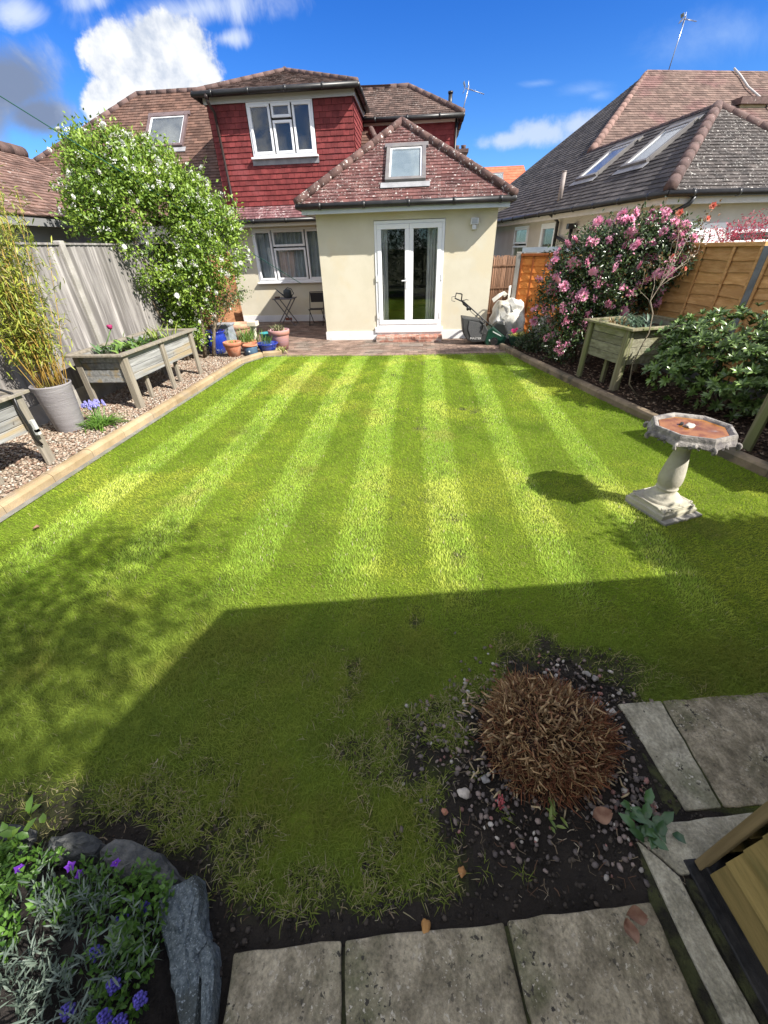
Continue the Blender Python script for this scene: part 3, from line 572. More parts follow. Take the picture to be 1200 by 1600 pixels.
mb = MB(); q0 = nl(.36, 4.9, 2.7+.36*tp); mb.tube([q0-UP*.05, q0+UP*.62], .06, 10); mb.tube([q0+UP*.62, q0+UP*.64], .066, 10); mb.build('vent_pipe', mat('grey_vent_pipe', (.26, .22, .2), (.32, .28, .26), rough=.6), NH)
mb = MB(); c0 = nl(8.6, 9.0, 5.2); mb.obox(c0, nf, ns, UP, (0, 1.0), (0, .7), (0, .62)); ch = mb.build('chimney', mat('chimney_render', (.45, .36, .2), (.5, .42, .26), rough=.9), NH); mb = MB(); mb.obox(c0, nf, ns, UP, (-.12, 1.15), (-.12, .8), (.62, .8)); mb.build('chimney_cap', HIPG, ch)
mb = MB(); pts = [nl(9.45, 10.9, 7.2), nl(9.5, 10.5, 6.9), nl(9.42, 9.9, 6.48), nl(9.6, 9.2, 5.98), nl(9.7, 8.7, 5.6)]; mb.tube(pts, .03, 6); mb.build('cable', mat('pale_cable', (.5, .48, .46), rough=.6), NH)
aerial(NH, nl(7.0, 11.2, 7.0), nl(7.15, 11.2, 8.55), nf*.9-UP*.1)
mb = MB(); mb.obox(nl(8.0, 12.6, 6.4), nf, ns, UP, (0, 1.15), (0, .5), (0, .98)); mb.build('ridge_box', mat('pale_box', (.3, .42, .6), (.32, .45, .62), rough=.6), NH)  # plain sky blue box rising just behind the ridge

# ================================================================== HOUSE ON THE LEFT, chimney, far house
LH = thing('mossy_roofed_bungalow', 'low bungalow with mottled brown roof and pale wall, seen over the left fence', 'house', (-9, 9, 0))
mb = MB(); vv = Vector((-2.6, 0, 1.35)); tile_surface(mb, (-6.35, 0, 2.56), (0, 1, 0), vv, [(3.0, 0), (11.2, 0), (11.2, vv.length), (3.0, vv.length)], gauge=.13, seed=41); mb.build('roof', mat('mossy_brown_tiles', (.13, .075, .058), (.2, .125, .1), scale=4, rough=.85, tone=(.6, 1.3), bump=.3, bscale=40, specks=(LICH, 18, .62, 1.5)), LH)
mb = MB(); mb.box(-12.5, 3.2, 0, -6.7, 11, 2.62); mb.build('wall', mat('pale_grey_render', (.42, .42, .42), (.48, .48, .47), scale=2, rough=.9), LH)
mb = MB(); hip_tiles(mb, (-8.95, 3, 3.95), (-8.95, 11.2, 3.95), .12); mb.build('ridge_tiles', HIPG, LH); mb = MB(); mb.box(-6.42, 3.0, 2.42, -6.38, 11.2, 2.54); mb.build('fascia', mat('grey_fascia', (.2, .2, .2), rough=.6), LH)
FH = thing('orange_roofed_house', 'distant house with a bright orange tiled roof and one small roof window', 'house', (6, 42, 0))
mb = MB(); vv = Vector((0, 3.4, 2.6)); tile_surface(mb, (0, 38.5, 4.5), X1, vv, [(2.6, 0), (8.6, 0), (8.05, vv.length), (2.6, vv.length)], gauge=.3, tw=.35, seed=42); mb.build('roof', TILE_ORG, FH)
mb = MB(); mb.box(2.7, 38.9, 0, 8.2, 45, 4.7); mb.build('wall', NW, FH); skylight(FH, (0, 38.5, 4.5), X1, vv, L=5.5, R2=6.4, B=2.2, T=3.4, fmat=GREYMET)
CH = thing('brick_chimney', 'small brick chimney stack with pots just right of the red dormer', 'chimney', (1.6, 22, 0))
mb = MB(); mb.box(1.32, 22, 0, 1.85, 22.6, 5.15); mb.build('stack', mat('old_brick', (.22, .13, .1), (.34, .24, .18), scale=12, rough=.9), CH); mb = MB(); mb.box(1.26, 21.94, 5.15, 1.91, 22.66, 5.27); mb.build('cap', HIPG, CH)
for q in (1.45, 1.72): mb = MB(); mb.lathe((q, 22.3, 5.27), [(.1, 0), (.09, .1), (.11, .15)], 10, cap=True); mb.build('chimney_pot', HIPG, CH)

# ================================================================== GROUND
SOILM = mat('dark_soil', (.010, .008, .007), (.028, .023, .020), scale=14, detail=8, rough=.95, bump=1.0, bscale=60, specks=((.10, .09, .075), 90, .74, 0))
G0 = MB(); G0.poly([(-900, -900, -.06), (900, -900, -.06), (900, 900, -.06), (-900, 900, -.06)]); struct(G0.build('ground', mat('earth', (.05, .06, .025), (.08, .08, .04), scale=.5, rough=.95)))
def kerbR(y): return 1.961+.257*(9.571-y)
KL = -3.75
def lawn_right(y): return kerbR(y)-.10
def soilness(x, y):
    """1 where the earth is bare, 0 where the turf is closed"""
    x = np.asarray(x, float); y = np.asarray(y, float)
    n = vnoise(x*3.1+7, y*3.1+3, 3, 4)-.5; n2 = vnoise(x*9+1, y*9, 5, 3)-.5
    d1 = np.hypot((x-.72)/.62, (y-.86)/.55)                 # round the cut-back fern
    s = smooth(1.42-d1+n*1.1+n2*.5, .0, .62)
    s = np.maximum(s, smooth(.60-.40*np.maximum(0, x+1.05)-y+n*.34, -.08, .16)*smooth(-x, .30, .55)*smooth(n2+.95+.5*smooth(-1.05-x, 0, .3), .35, .7))                # foot of the rockery
    s = np.maximum(s, smooth(x, .0, .25)*smooth(.95-y+n*.5+n2*.2, .05, .35))
    s = np.maximum(s, smooth(.40+.16*x-y+n*.10, -.05, .03))  # before the slabs
    s = np.maximum(s, smooth(n+n2*.9-.06+.42*smooth(.98-y, -.35, .75)+.12*smooth(x+.25, 0, .3)-.25*smooth(np.abs(x+.05), .3, 1.6), .22, .56)*.8)     # thin worn patches near the slabs
    s = np.maximum(s, smooth(1.28-np.hypot((x-.95)/.6, (y-1.36)/.25)+n*.9, .3, .8)*.8)
    return np.clip(s, 0, 1)
xs = np.concatenate([np.arange(-4.2, -2, .08), np.arange(-2, 2.2, .025), np.arange(2.2, 5.6, .1)])
ys = np.concatenate([np.arange(-.9, 1.7, .025), np.arange(1.7, 10.2, .12)])
GX, GY = np.meshgrid(xs, ys); sn = soilness(GX, GY)
lump = (vnoise(GX*16, GY*16, 8, 4)-.5)*.035+(vnoise(GX*4, GY*4, 9, 2)-.5)*.03
GZ = sn*lump*.6*(GY < 1.8)-.002*sn
nx, ny = len(xs), len(ys); idx = np.arange(nx*ny).reshape(ny, nx)
F4 = np.stack([idx[:-1, :-1], idx[:-1, 1:], idx[1:, 1:], idx[1:, :-1]], -1).reshape(-1, 4)
fs = sn[:-1, :-1].reshape(-1, 1); fx = GX[:-1, :-1].reshape(-1); fy = GY[:-1, :-1].reshape(-1)
turf = np.array([.11, .15, .012])*(.7+.6*vnoise(fx*5, fy*5, 12, 3))[:, None]; soil = np.array([.021, .017, .013])*(.3+1.3*vnoise(fx*11, fy*11, 14, 4))[:, None]
LG = npmesh('lawn', np.stack([GX.ravel(), GY.ravel(), GZ.ravel()], -1), [F4], turf*(1-fs)+soil*fs, mat('turf_and_soil', (1, 1, 1), col=True, rough=.95, bump=.9, bscale=70), smooth=True); struct(LG)

# ---- grass blades
STR = [(-3.0, .36), (-2.15, .36), (-1.26, .36), (-.46, .36), (.28, .34), (1.07, .30), (1.85, .3)]
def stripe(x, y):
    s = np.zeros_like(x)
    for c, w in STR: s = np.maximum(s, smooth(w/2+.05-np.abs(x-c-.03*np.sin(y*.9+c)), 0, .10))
    return s*smooth(y, 1.45, 2.35)  # striping faded out over the shaded foreground
GRASS = mat('grass_blades', (1, 1, 1), col=True, rough=.7, spec=.08, transl=.42)
def blades(n, y0, y1, wmul, hmul, name, seed):
    r = np.random.default_rng(seed); y = y0+(y1-y0)*r.random(n); xl = np.full(n, KL+.04); xr = np.minimum(lawn_right(y), 4.6); x = xl+(xr-xl)*r.random(n)
    sl = soilness(x, y); keep = (r.random(n) > sl**1.3*1.03) & (y < 9.06+.03*np.sin(x*4)+.05*np.abs(x+.9)*.9)
    # the patio edge and the paved corner
    keep &= ~((x > .83) & (y < .3)) & ~((x > 1.02) & (y < 1.19+.13*(x-1.04)) & (y > .4)); x, y, sl = x[keep], y[keep], sl[keep]; n = len(x)
    st = stripe(x, y); big = vnoise(x*.9+3, y*.9, 21, 3); mid = vnoise(x*3.3, y*3.3+9, 22, 3); fine = vnoise(x*14, y*14, 27, 2)
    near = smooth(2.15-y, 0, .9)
    h = hmul*(.020+.018*r.random(n))*(1+.8*near*r.random(n)*mid*1.6); w = wmul*(.0022+.0016*r.random(n))
    th = r.random(n)*2*np.pi; lean = .25+.55*r.random(n)+near*.5*r.random(n)
    dx = np.cos(th)*lean; dy = np.sin(th)*lean+np.where(r.random(n) < .85, (st*1.5-.75), 0)*.75*(1-near)
    d = unit(np.stack([dx, dy, np.ones(n)], -1)); s = unit(np.stack([-np.sin(th), np.cos(th), np.zeros(n)], -1))
    b0 = np.stack([x, y, np.full(n, -.003)], -1); m_ = b0+d*h[:, None]*.55; tip = b0+unit(d+np.stack([dx, dy, -.25*np.ones(n)], -1)*.4)*h[:, None]
    W_ = w[:, None]*s
    V_ = np.stack([b0-W_*.5, b0+W_*.5, m_+W_*.42, m_-W_*.42, tip], 1).reshape(-1, 3); i = np.arange(n)*5
    Q = np.stack([i, i+1, i+2, i+3], -1); T = np.stack([i+3, i+2, i+4], -1)
    g1 = np.array([.225, .35, .030]); g2 = np.array([.44, .55, .058]); yel = np.array([.60, .56, .10]); dk = np.array([.085, .17, .015]); straw = np.array([.52, .46, .22])
    t = np.clip(.15+.9*(big-.32)+.6*(mid-.5)+.45*(fine-.5)+.3*(r.random(n)-.5), 0, 1)[:, None]
    c = g1*(1-t)+g2*t
    a = np.clip(smooth(big+.6*(mid-.5)+.3*(fine-.5),   .52, .82)*.42*(.5+.5*r.random(n)), 0, 1)[:, None]; c = c*(1-a)+yel*a
    a = (smooth(.42-mid, 0, .2)*.5*r.random(n))[:, None]; c = c*(1-a)+dk*a
    a = (r.random(n) < .012+.05*near*mid+.012*st)[:, None]; c = np.where(a, straw*(.6+.6*r.random(n))[:, None], c)
    c = c*(.97+.40*st[:, None]*np.array([1.12, 1.0, 3.0]))*(1-.42*near[:, None]*np.array([1.12, .95, 1.0]))  # pale stripe sheen and shade of the near lawn painted into blade colour
    # dry or bare spots seen in the lawn
    for px, py, rr_, cc in ((-2.22, 4.7, .2, (.10, .085, .05)), (.36, 4.65, .22, (.42, .36, .12)), (2.32, 2.72, .17, (.12, .10, .06)), (-1.95, 6.9, .55, (.30, .25, .07)), (-1.1, 3.6, .2, (.3, .24, .08)), (-.8, 5.4, .3, (.26, .22, .05)), (-2.2, 3.0, .3, (.3, .26, .09))):
        f = (smooth(1.05-np.hypot((x-px)/rr_, (y-py)/rr_/1.25)+(mid-.5)*2.0+(fine-.5)*1.4, 0, .9)*.6*(.4+.6*r.random(n)))[:, None]; c = c*(1-f)+np.array(cc)*f
    m2 = (near*smooth(mid, .45, .7))[:, None]; c = c*(1-m2*.65)+np.array([.155, .165, .025])*m2*.65         # mossy patches, partly standing in for shade on the near lawn
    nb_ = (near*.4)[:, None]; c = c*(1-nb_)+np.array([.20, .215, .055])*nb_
    dead = (sl > .25) & (r.random(n) < .3); c[dead] = straw*.7
    c = c*(.87+.26*r.random(n))[:, None]*1.06
    col = np.concatenate([c, c*1.08])
    return V_, Q, T, col
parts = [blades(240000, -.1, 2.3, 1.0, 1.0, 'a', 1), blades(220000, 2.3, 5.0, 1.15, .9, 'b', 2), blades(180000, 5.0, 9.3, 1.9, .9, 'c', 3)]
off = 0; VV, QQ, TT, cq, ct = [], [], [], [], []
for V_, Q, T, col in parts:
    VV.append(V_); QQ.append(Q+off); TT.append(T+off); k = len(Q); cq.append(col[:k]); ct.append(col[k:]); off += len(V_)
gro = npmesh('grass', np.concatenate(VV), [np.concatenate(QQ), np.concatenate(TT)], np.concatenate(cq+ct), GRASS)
tag(gro, 'short mown striped lawn grass with yellowish and mossy patches', 'grass'); struct(gro, 'stuff')
# ---- longer ragged tufts on the worn ground
def tufts(n, seed):
    r = np.random.default_rng(seed); cx, cy = [], []
    k = 0; X = r.uniform(-1.3, .55, 4000); Y = r.uniform(.18, 1.35, 4000); s = soilness(X, Y)
    p = (smooth(s, .05, .5)*smooth(1-s, .02, .4)+.05)*(.25+.75*smooth(.35-X, 0, .3)); ok = (r.random(4000) < p) & (Y > .33+.155*X+.05); X, Y = X[ok][:n], Y[ok][:n]
    m_ = len(X); nb = 14; x = np.repeat(X, nb)+r.normal(0, .014, m_*nb); y = np.repeat(Y, nb)+r.normal(0, .014, m_*nb); N = m_*nb
    th = r.random(N)*6.283; ln = .6+1.3*r.random(N); d = unit(np.stack([np.cos(th)*ln, np.sin(th)*ln, np.ones(N)], -1)); h = .022+.04*r.random(N); w = .0022+.0014*r.random(N)
    s = np.stack([-np.sin(th), np.cos(th), 0*th], -1)*w[:, None]; b0 = np.stack([x, y, 0*x-.004], -1); m1 = b0+d*h[:, None]*.55; tip = m1+unit(d*np.array([1, 1, .3]))*h[:, None]*.5
    V_ = np.stack([b0-s*.5, b0+s*.5, m1+s*.4, m1-s*.4, tip], 1).reshape(-1, 3); i = np.arange(N)*5
    t = r.random(N)[:, None]; c = np.array([.11, .17, .02])*(1-t)+np.array([.26, .29, .07])*t; a = (r.random(N) < .18)[:, None]; c = np.where(a, np.array([.38, .34, .2]), c)
    return V_, np.stack([i, i+1, i+2, i+3], -1), np.stack([i+3, i+2, i+4], -1), np.concatenate([c, c])
V_, Q, T, col = tufts(520, 5); o = npmesh('grass_tufts', V_, [Q, T], col, GRASS); tag(o, 'ragged longer grass tufts thinning out into bare soil by the slabs', 'grass'); struct(o, 'stuff')
# big tuft touching the slab edge
# ---- kerbs
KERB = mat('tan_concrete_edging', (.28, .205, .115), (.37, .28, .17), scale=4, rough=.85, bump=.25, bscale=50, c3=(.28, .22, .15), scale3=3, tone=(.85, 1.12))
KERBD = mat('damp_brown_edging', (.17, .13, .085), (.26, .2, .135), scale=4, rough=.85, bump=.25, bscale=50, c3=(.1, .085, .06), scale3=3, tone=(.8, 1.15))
STRIPM = mat('grey_mowing_strip', (.15, .145, .13), (.22, .21, .19), scale=6, rough=.9, bump=.3)
def kerb_run(pts, w, h, m, name, strip=.0, side=1):
    mb = MB(); mb2 = MB(); rr = random.Random(2)
    for a, c in zip(pts[:-1], pts[1:]):
        a = Vector((*a, 0)); c = Vector((*c, 0)); L = (c-a).length; d = (c-a)/L; x = Vector((d.y, -d.x, 0))*side; n = max(1, round(L/.62))
        for i in range(n):
            p = a+d*(L*i/n+.003); q = a+d*(L*(i+1)/n-.003); t = rr.random(); j = rr.uniform(-.004, .004); prof = [(0, -.05), (0, h*.72), (.02, h*.93), (.045, h), (w-.045, h), (w-.02, h*.93), (w, h*.7), (w, -.05)]
            vs = [e+x*(-u)+UP*(z+j) for e in (p, q) for (u, z) in prof]; k = len(prof)
            mb.add(vs, [(u, (u+1) % k, k+(u+1) % k, k+u) for u in range(k)]+[tuple(range(k)), tuple(reversed(range(k, 2*k)))], t)
        if strip: mb2.add([a, c, c+x*strip, a+x*strip], [(0, 1, 2, 3)])
    o = struct(mb.build(name, m))
    if strip:
        for i, v in enumerate(mb2.v): mb2.v[i] = (v[0], v[1], .012)
        struct(mb2.build('mowing_strip', STRIPM))
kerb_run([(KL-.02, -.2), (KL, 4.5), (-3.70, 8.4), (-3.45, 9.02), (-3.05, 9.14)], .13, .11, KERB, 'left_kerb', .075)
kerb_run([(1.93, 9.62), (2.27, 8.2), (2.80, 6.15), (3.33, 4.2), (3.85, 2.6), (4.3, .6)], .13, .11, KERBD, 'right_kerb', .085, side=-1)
# ---- patio of small blocks
PAV = mat('block_paving', (.17, .115, .088), (.25, .175, .137), scale=4, rough=.9, bump=.3, bscale=60, tone=(.6, 1.3), c3=(.2, .16, .13), scale3=1.3)
mb = MB(); rr = random.Random(9); mb.cm = 1; mb.box(-6.3, 9.0, -.05, 4.2, 14.1, .004); mb.cm = 0
y = 9.18; k = 0
def edge(x): return 9.08+.055*abs(x+.9)*.9
while y < 14.15:
    x = -6.3+(k % 2)*.1
    while x < 4.2:
        if y > edge(x)+.07 and not (EXL-.03 < x+.1 < EXR+.03 and y > EY-.1): mb.box(x+.004, y+.004, 0, x+.196, y+.096, .012+rr.uniform(-.002, .002), rr.random())
        x += .2
    y += .1; k += 1
x = -3.2
while x < 2.2:       # soldier course along the lawn
    mb.box(x+.003, edge(x)-.08, 0, x+.097, edge(x)+.1, .014+rr.uniform(-.002, .002), .6+.4*rr.random()); x += .1
struct(mb.build('patio', [PAV, mat('joint_sand', (.16, .13, .1), (.2, .17, .13), rough=.95)]))
mb = MB(); cA, cB = gr(628, 537, .016), gr(658, 541, .016); q = (cA+cB)/2
mb.obox((q.x, q.y, 0), (1, 0, 0), (0, 1, 0), UP, (-.28, .28), (-.16, .16), (.016, .019)); mb.obox((q.x, q.y, 0), (1, 0, 0), (0, 1, 0), UP, (-.22, .22), (-.11, .11), (.019, .023)); o = mb.build('drain_cover', mat('drain_metal', (.16, .13, .11), (.22, .18, .15), rough=.7), None, (q.x, q.y, .016)); tag(o, 'rectangular inspection cover set flat in the patio paving before the doors', 'drain cover')
# ---- beds
GRAVB = mat('pale_gravel_bed', (.16, .12, .085), (.32, .26, .19), scale=40, rough=.9, bump=1, bscale=70)
mb = MB(); mb.poly([(-5.3, -.5, .035), (KL-.14, -.5, .035), (KL-.12, 4.5, .035), (-3.82, 8.4, .035), (-3.5, 9.1, .035), (-3.1, 9.3, .035), (-3.2, 9.75, .035), (-5.3, 9.75, .035)]); struct(mb.build('gravel_bed', GRAVB))
MULCH = mat('bark_mulch_bed', (.03, .02, .014), (.085, .055, .038), scale=30, rough=.95, bump=1, bscale=60)
mb = MB(); mb.poly([(kerbR(0)+.1, -.5, .04), (kerbR(0)+3, -.5, .04), (4.0, 10.4, .04), (2.05, 10.4, .04), (2.02, 9.6, .04)]); struct(mb.build('mulch_bed', MULCH))
def rocks(name, X, Y, Z, S, C, m, label, cat, flat=.7):
    """many small stones: jittered icosahedra"""
    bm = bmesh.new(); bmesh.ops.create_icosphere(bm, subdivisions=1, radius=.5); T = np.array([v.co[:] for v in bm.verts]); F = np.array([[v.index for v in f.verts] for f in bm.faces]); bm.free()
    n = len(X); r = np.random.default_rng(len(X)); k = len(T)
    P = T[None]*(1+.35*(r.random((n, k, 1))-.5))*np.stack([S*r.uniform(.8, 1.5, n), S*r.uniform(.7, 1.1, n), S*flat*r.uniform(.7, 1.1, n)], -1)[:, None, :]
    a = r.random(n)*6.283; ca, sa = np.cos(a)[:, None], np.sin(a)[:, None]; x = P[..., 0]*ca-P[..., 1]*sa; y = P[..., 0]*sa+P[..., 1]*ca; z = P[..., 2]+x*r.uniform(-.3, .3, n)[:, None]
    V_ = np.stack([x+X[:, None], y+Y[:, None], z+Z[:, None]], -1).reshape(-1, 3); FF = (F[None]+(np.arange(n)*k)[:, None, None]).reshape(-1, 3)
    o = npmesh(name, V_, [FF], np.repeat(C, len(F), 0), m, smooth=True); tag(o, label, cat); struct(o, 'stuff'); return o
STONE = mat('small_stones', (1, 1, 1), col=True, rough=.8, bump=.2, bscale=80)
n = 15000; r = RNG; X = r.uniform(-5.15, KL-.15, n); Y = 1.8+7.3*r.random(n)**.85; k = X < -3.86-.0*Y; X, Y = X[k], Y[k]; n = len(X); t = r.random((n, 1)); C = np.where(t < .5, np.array([.36, .28, .21]), np.where(t < .8, np.array([.24, .155, .11]), np.array([.46, .41, .34])))*(.5+.6*r.random((n, 1)))
rocks('gravel', X, Y, np.full(n, .042)+.012*r.random(n), .02+.02*r.random(n), C, STONE, 'pale beige and pink gravel under the raised planters along the left fence', 'gravel')
n = 7000; Y = r.uniform(2.2, 9.6, n); X = kerbR(Y)+.12+1.5*r.random(n)**1.3; t = r.random((n, 1)); C = np.where(t < .72, np.array([.055, .034, .022]), np.where(t < .9, np.array([.16, .10, .065]), np.array([.33, .25, .17])))*(.6+.7*r.random((n, 1)))
rocks('bark_chips', X, Y, np.full(n, .05)+.01*r.random(n), .022+.026*r.random(n), C, STONE, 'dark bark chippings covering the right hand border', 'bark mulch', .35)
# soil crumbs in the foreground
n = 9000; X = r.uniform(-1.9, 1.2, n); Y = r.uniform(.12, 1.6, n); k = (soilness(X, Y) > .55) & ~((X > -.58) & (X < .96) & (Y < .33+.155*X-.0)); X, Y = X[k], Y[k]; n = len(X)
C = np.array([.032, .026, .02])*(.4+2.0*r.random((n, 1))**2); rocks('soil_crumbs', X, Y, np.full(n, .002)+.008*(r.random(n)-.5), .006+.014*r.random(n)**2, C, STONE, 'crumbs of dark soil lying on the bare ground in front of the slabs', 'soil')
# little pebbles round the fern
n = 1300; a = r.uniform(0, 6.283, n); d = r.normal(.40, .12, n); X = .64+d*np.cos(a)*1.08; Y = .97+d*np.sin(a)*.85; k = (np.hypot((X-.615)/.27, (Y-1.005)/.24) > 1) & (r.random(n) < np.where(X > .72, .95, np.where(X < .5, .6, .22))) & (Y > .5) & ~((X > 1.02) & (Y < 1.2)); X, Y = X[k], Y[k]; n = len(X)
t = r.random((n, 1)); C = np.where(t < .45, np.array([.13, .11, .10]), np.where(t < .75, np.array([.22, .175, .15]), np.where(t < .9, np.array([.23, .12, .10]), np.array([.42, .39, .34]))))*(.6+.6*r.random((n, 1)))
rocks('pebbles', X, Y, np.full(n, .008), .010+.016*r.random(n), C, STONE, 'small grey and pinkish pebbles scattered on the soil round the cut back fern', 'pebbles')
# a few larger pebbles that stand out
for i, (px, py, s, c, lab) in enumerate([(725, 1239, .045, (.5, .45, .38), 'cream flint pebble with a dark chip lying left of the cut back fern'), (722, 1362, .03, (.4, .2, .07), 'orange pebble standing on the bare soil above the slabs'), (695, 1268, .026, (.36, .16, .1), 'reddish pebble alone on dark soil left of the fern'),
        (930, 1060, .034, (.24, .22, .2), 'grey rounded pebble behind the fern, left of a pair'), (918, 1053, .03, (.3, .28, .25), 'lighter grey pebble of the pair behind the fern'), (955, 1113, .04, (.36, .33, .29), 'pale oval pebble touching the corner of the cracked slab'), (665, 1448, .035, (.42, .22, .07), 'rusty orange pebble at the slab edge beside the grass tuft'), (758, 1218, .034, (.26, .25, .24), 'smooth mid grey pebble left of the fern')]):
    bm = bmesh.new(); bmesh.ops.create_icosphere(bm, subdivisions=3, radius=.5)
    for v in bm.verts:
        q = v.co; v.co = Vector((q.x*s*1.15, q.y*s*.9, q.z*s*.7))*(1+.12*math.sin(q.x*9+i)+.1*math.sin(q.y*11+2*i)+.07*math.sin(q.z*13))
    me = bpy.data.meshes.new('pebble'); bm.to_mesh(me); bm.free(); me.polygons.foreach_set('use_smooth', [True]*len(me.polygons)); me.materials.append(mat('pebble_'+'abcdefgh'[i], c, tuple(v*.6 for v in c), scale=30, rough=.7, bump=.2))
    o = bpy.data.objects.new('pebble', me); COL.objects.link(o); p = gr(px, py, .012); o.location = p; o.rotation_euler = (0, 0, i*1.3); tag(o, lab, 'pebble', 'larger pebbles on the bare soil')
# straw and twigs
def debris(n, seed):
    r = np.random.default_rng(seed); X = r.uniform(-1.8, 1.3, n); Y = r.uniform(.3, 1.6, n); s = soilness(X, Y); k = (s > .25) & ~((X > 1.03) & (Y < 1.2) & (Y > .6)) & (Y > .36+.16*X); X, Y = X[k], Y[k]; N = len(X)
    near = np.hypot(X-.67, Y-.95) < .55; L = np.where(near, .012+.04*r.random(N)**1.5, .006+.03*r.random(N)**1.6); w = .0012+.0026*r.random(N)**2.5; th = r.random(N)*6.283; d = np.stack([np.cos(th), np.sin(th), r.uniform(-.1, .25, N)], -1); s_ = np.stack([-np.sin(th), np.cos(th), 0*th], -1)
    c = np.stack([X, Y, .006+.012*r.random(N)], -1); bend = s_*(r.normal(0, .25, N)*L)[:, None]; A = c-d*L[:, None]*.5; B = c+bend; C = c+d*L[:, None]*.5; hh = np.array([0, 0, 1])*(w*.7)[:, None]; ww = s_*w[:, None]*.5
    V_ = np.stack([A-ww, A+ww, B+ww+hh, B-ww+hh, C+ww, C-ww], 1).reshape(-1, 3); i = np.arange(N)*6; Q = np.concatenate([np.stack([i, i+1, i+2, i+3], -1), np.stack([i+3, i+2, i+4, i+5], -1)])
    t = r.random((N, 1)); c = np.where(t < .5, np.array([.17, .13, .08]), np.where(t < .8, np.array([.10, .055, .03]), np.array([.36, .31, .22])))*(.45+.7*r.random((N, 1)))
    return V_, Q, np.concatenate([c, c])
V_, Q, col = debris(1900, 3); o = npmesh('straw_debris', V_, [Q], col, mat('dry_straw', (1, 1, 1), col=True, rough=.8)); tag(o, 'dry straw, snapped stems and twigs scattered over the bare soil', 'plant debris'); struct(o, 'stuff')
# ---- slabs
SLAB = mat('mossy_concrete_slab', (.14, .12, .078), (.35, .305, .21), grain=(75, .55), scale=11, detail=12, lo=.3, hi=.7, rough=.92, bump=.7, bscale=34, c3=(.10, .105, .05), scale3=3.5, lo3=.5, hi3=.75, specks=((.46, .42, .33), 70, .61, 6), specks2=((.05, .045, .035), 46, .60, 4))
SLABG = mat('grey_green_slab', (.22, .205, .145), (.42, .39, .29), grain=(75, .5), scale=10, detail=12, lo=.3, hi=.7, rough=.92, bump=.7, bscale=34, c3=(.13, .135, .075), scale3=3, lo3=.5, hi3=.75, specks=((.45, .42, .34), 50, .62, 4), specks2=((.07, .065, .05), 40, .65, 3))
def slab(poly, z, m_, label, name='paving_slab', cat='paving slab', seed=1):
    rr = random.Random(seed); P = []
    for i in range(len(poly)):
        a, c = Vector(poly[i]), Vector(poly[(i+1) % len(poly)]); k = max(1, int((c-a).length/.06)); nrm = Vector((-(c-a).y, (c-a).x)).normalized()
        for j in range(k): P.append(tuple(a+(c-a)*(j/k)+nrm*(rr.uniform(-.0045, .0035) if j else 0)))
    mb = MB(); c = sum((Vector(p) for p in poly), Vector((0, 0)))/len(poly); mb.prism(P, -.02, z); o = mb.build(name, m_, None, (c.x, c.y, 0), bevel=.007); tag(o, label, cat, 'concrete slabs of the foreground path'); return o
slab([(-.475, -.365), (-.12, -.31), (-.218, .282), (-.572, .228)], .022, SLAB, 'short lichen stained slab at the left end of the bottom row', seed=1)
slab([(-.108, -.309), (.425, -.225), (.331, .366), (-.206, .284)], .019, SLAB, 'square mossy slab in the middle of the bottom row', seed=2)
slab([(.437, -.223), (.93, -.145), (.85, .452), (.345, .37)], .024, SLAB, 'square grey slab with dead leaves on its corner, right of the bottom row', seed=3)
slab([(.985, -.12), (1.09, -.10), (.99, .53), (.885, .63)], .018, SLABG, 'long narrow green stained edging slab running beside the shed', seed=4)
slab([(.89, .64), (1.0, .535), (1.6, .62), (1.72, .80), (1.27, .735), (1.04, .70)], .014, SLABG, 'edging slab under the corner of the shed', seed=5)
slab([(1.04, 1.195), (1.128, .745), (1.28, .765), (1.262, 1.225)], .010, SLABG, 'narrow pale slab left of the crack, next to the fern', seed=6)
slab([(1.272, 1.226), (1.292, .768), (1.9, .85), (1.83, 1.305)], .008, SLAB, 'wide slab with a diagonal crack between fern and shed', seed=7)
slab([(1.84, 1.306), (1.91, .852), (2.5, .94), (2.43, 1.39)], .009, SLABG, 'slab at the far right edge beside the cracked slab', seed=8)
mb = MB(); mb.prism([(-.55, -.35), (.98, -.12), (.885, .62), (.852, .44), (-.55, .215)], -.02, .008); mb.prism([(1.05, .70), (1.12, .76), (1.9, .86), (2.4, .95), (2.38, 1.36), (1.06, 1.19)], -.02, .002); mb.prism([(1.10, -.1), (1.2, -.1), (1.2, .5), (1.0, .53)], -.02, .012); struct(mb.build('soil_joint', mat('mossy_joint_soil', (.018, .016, .011), (.055, .06, .022), scale=16, detail=8, rough=.95, bump=1.0, bscale=60)))

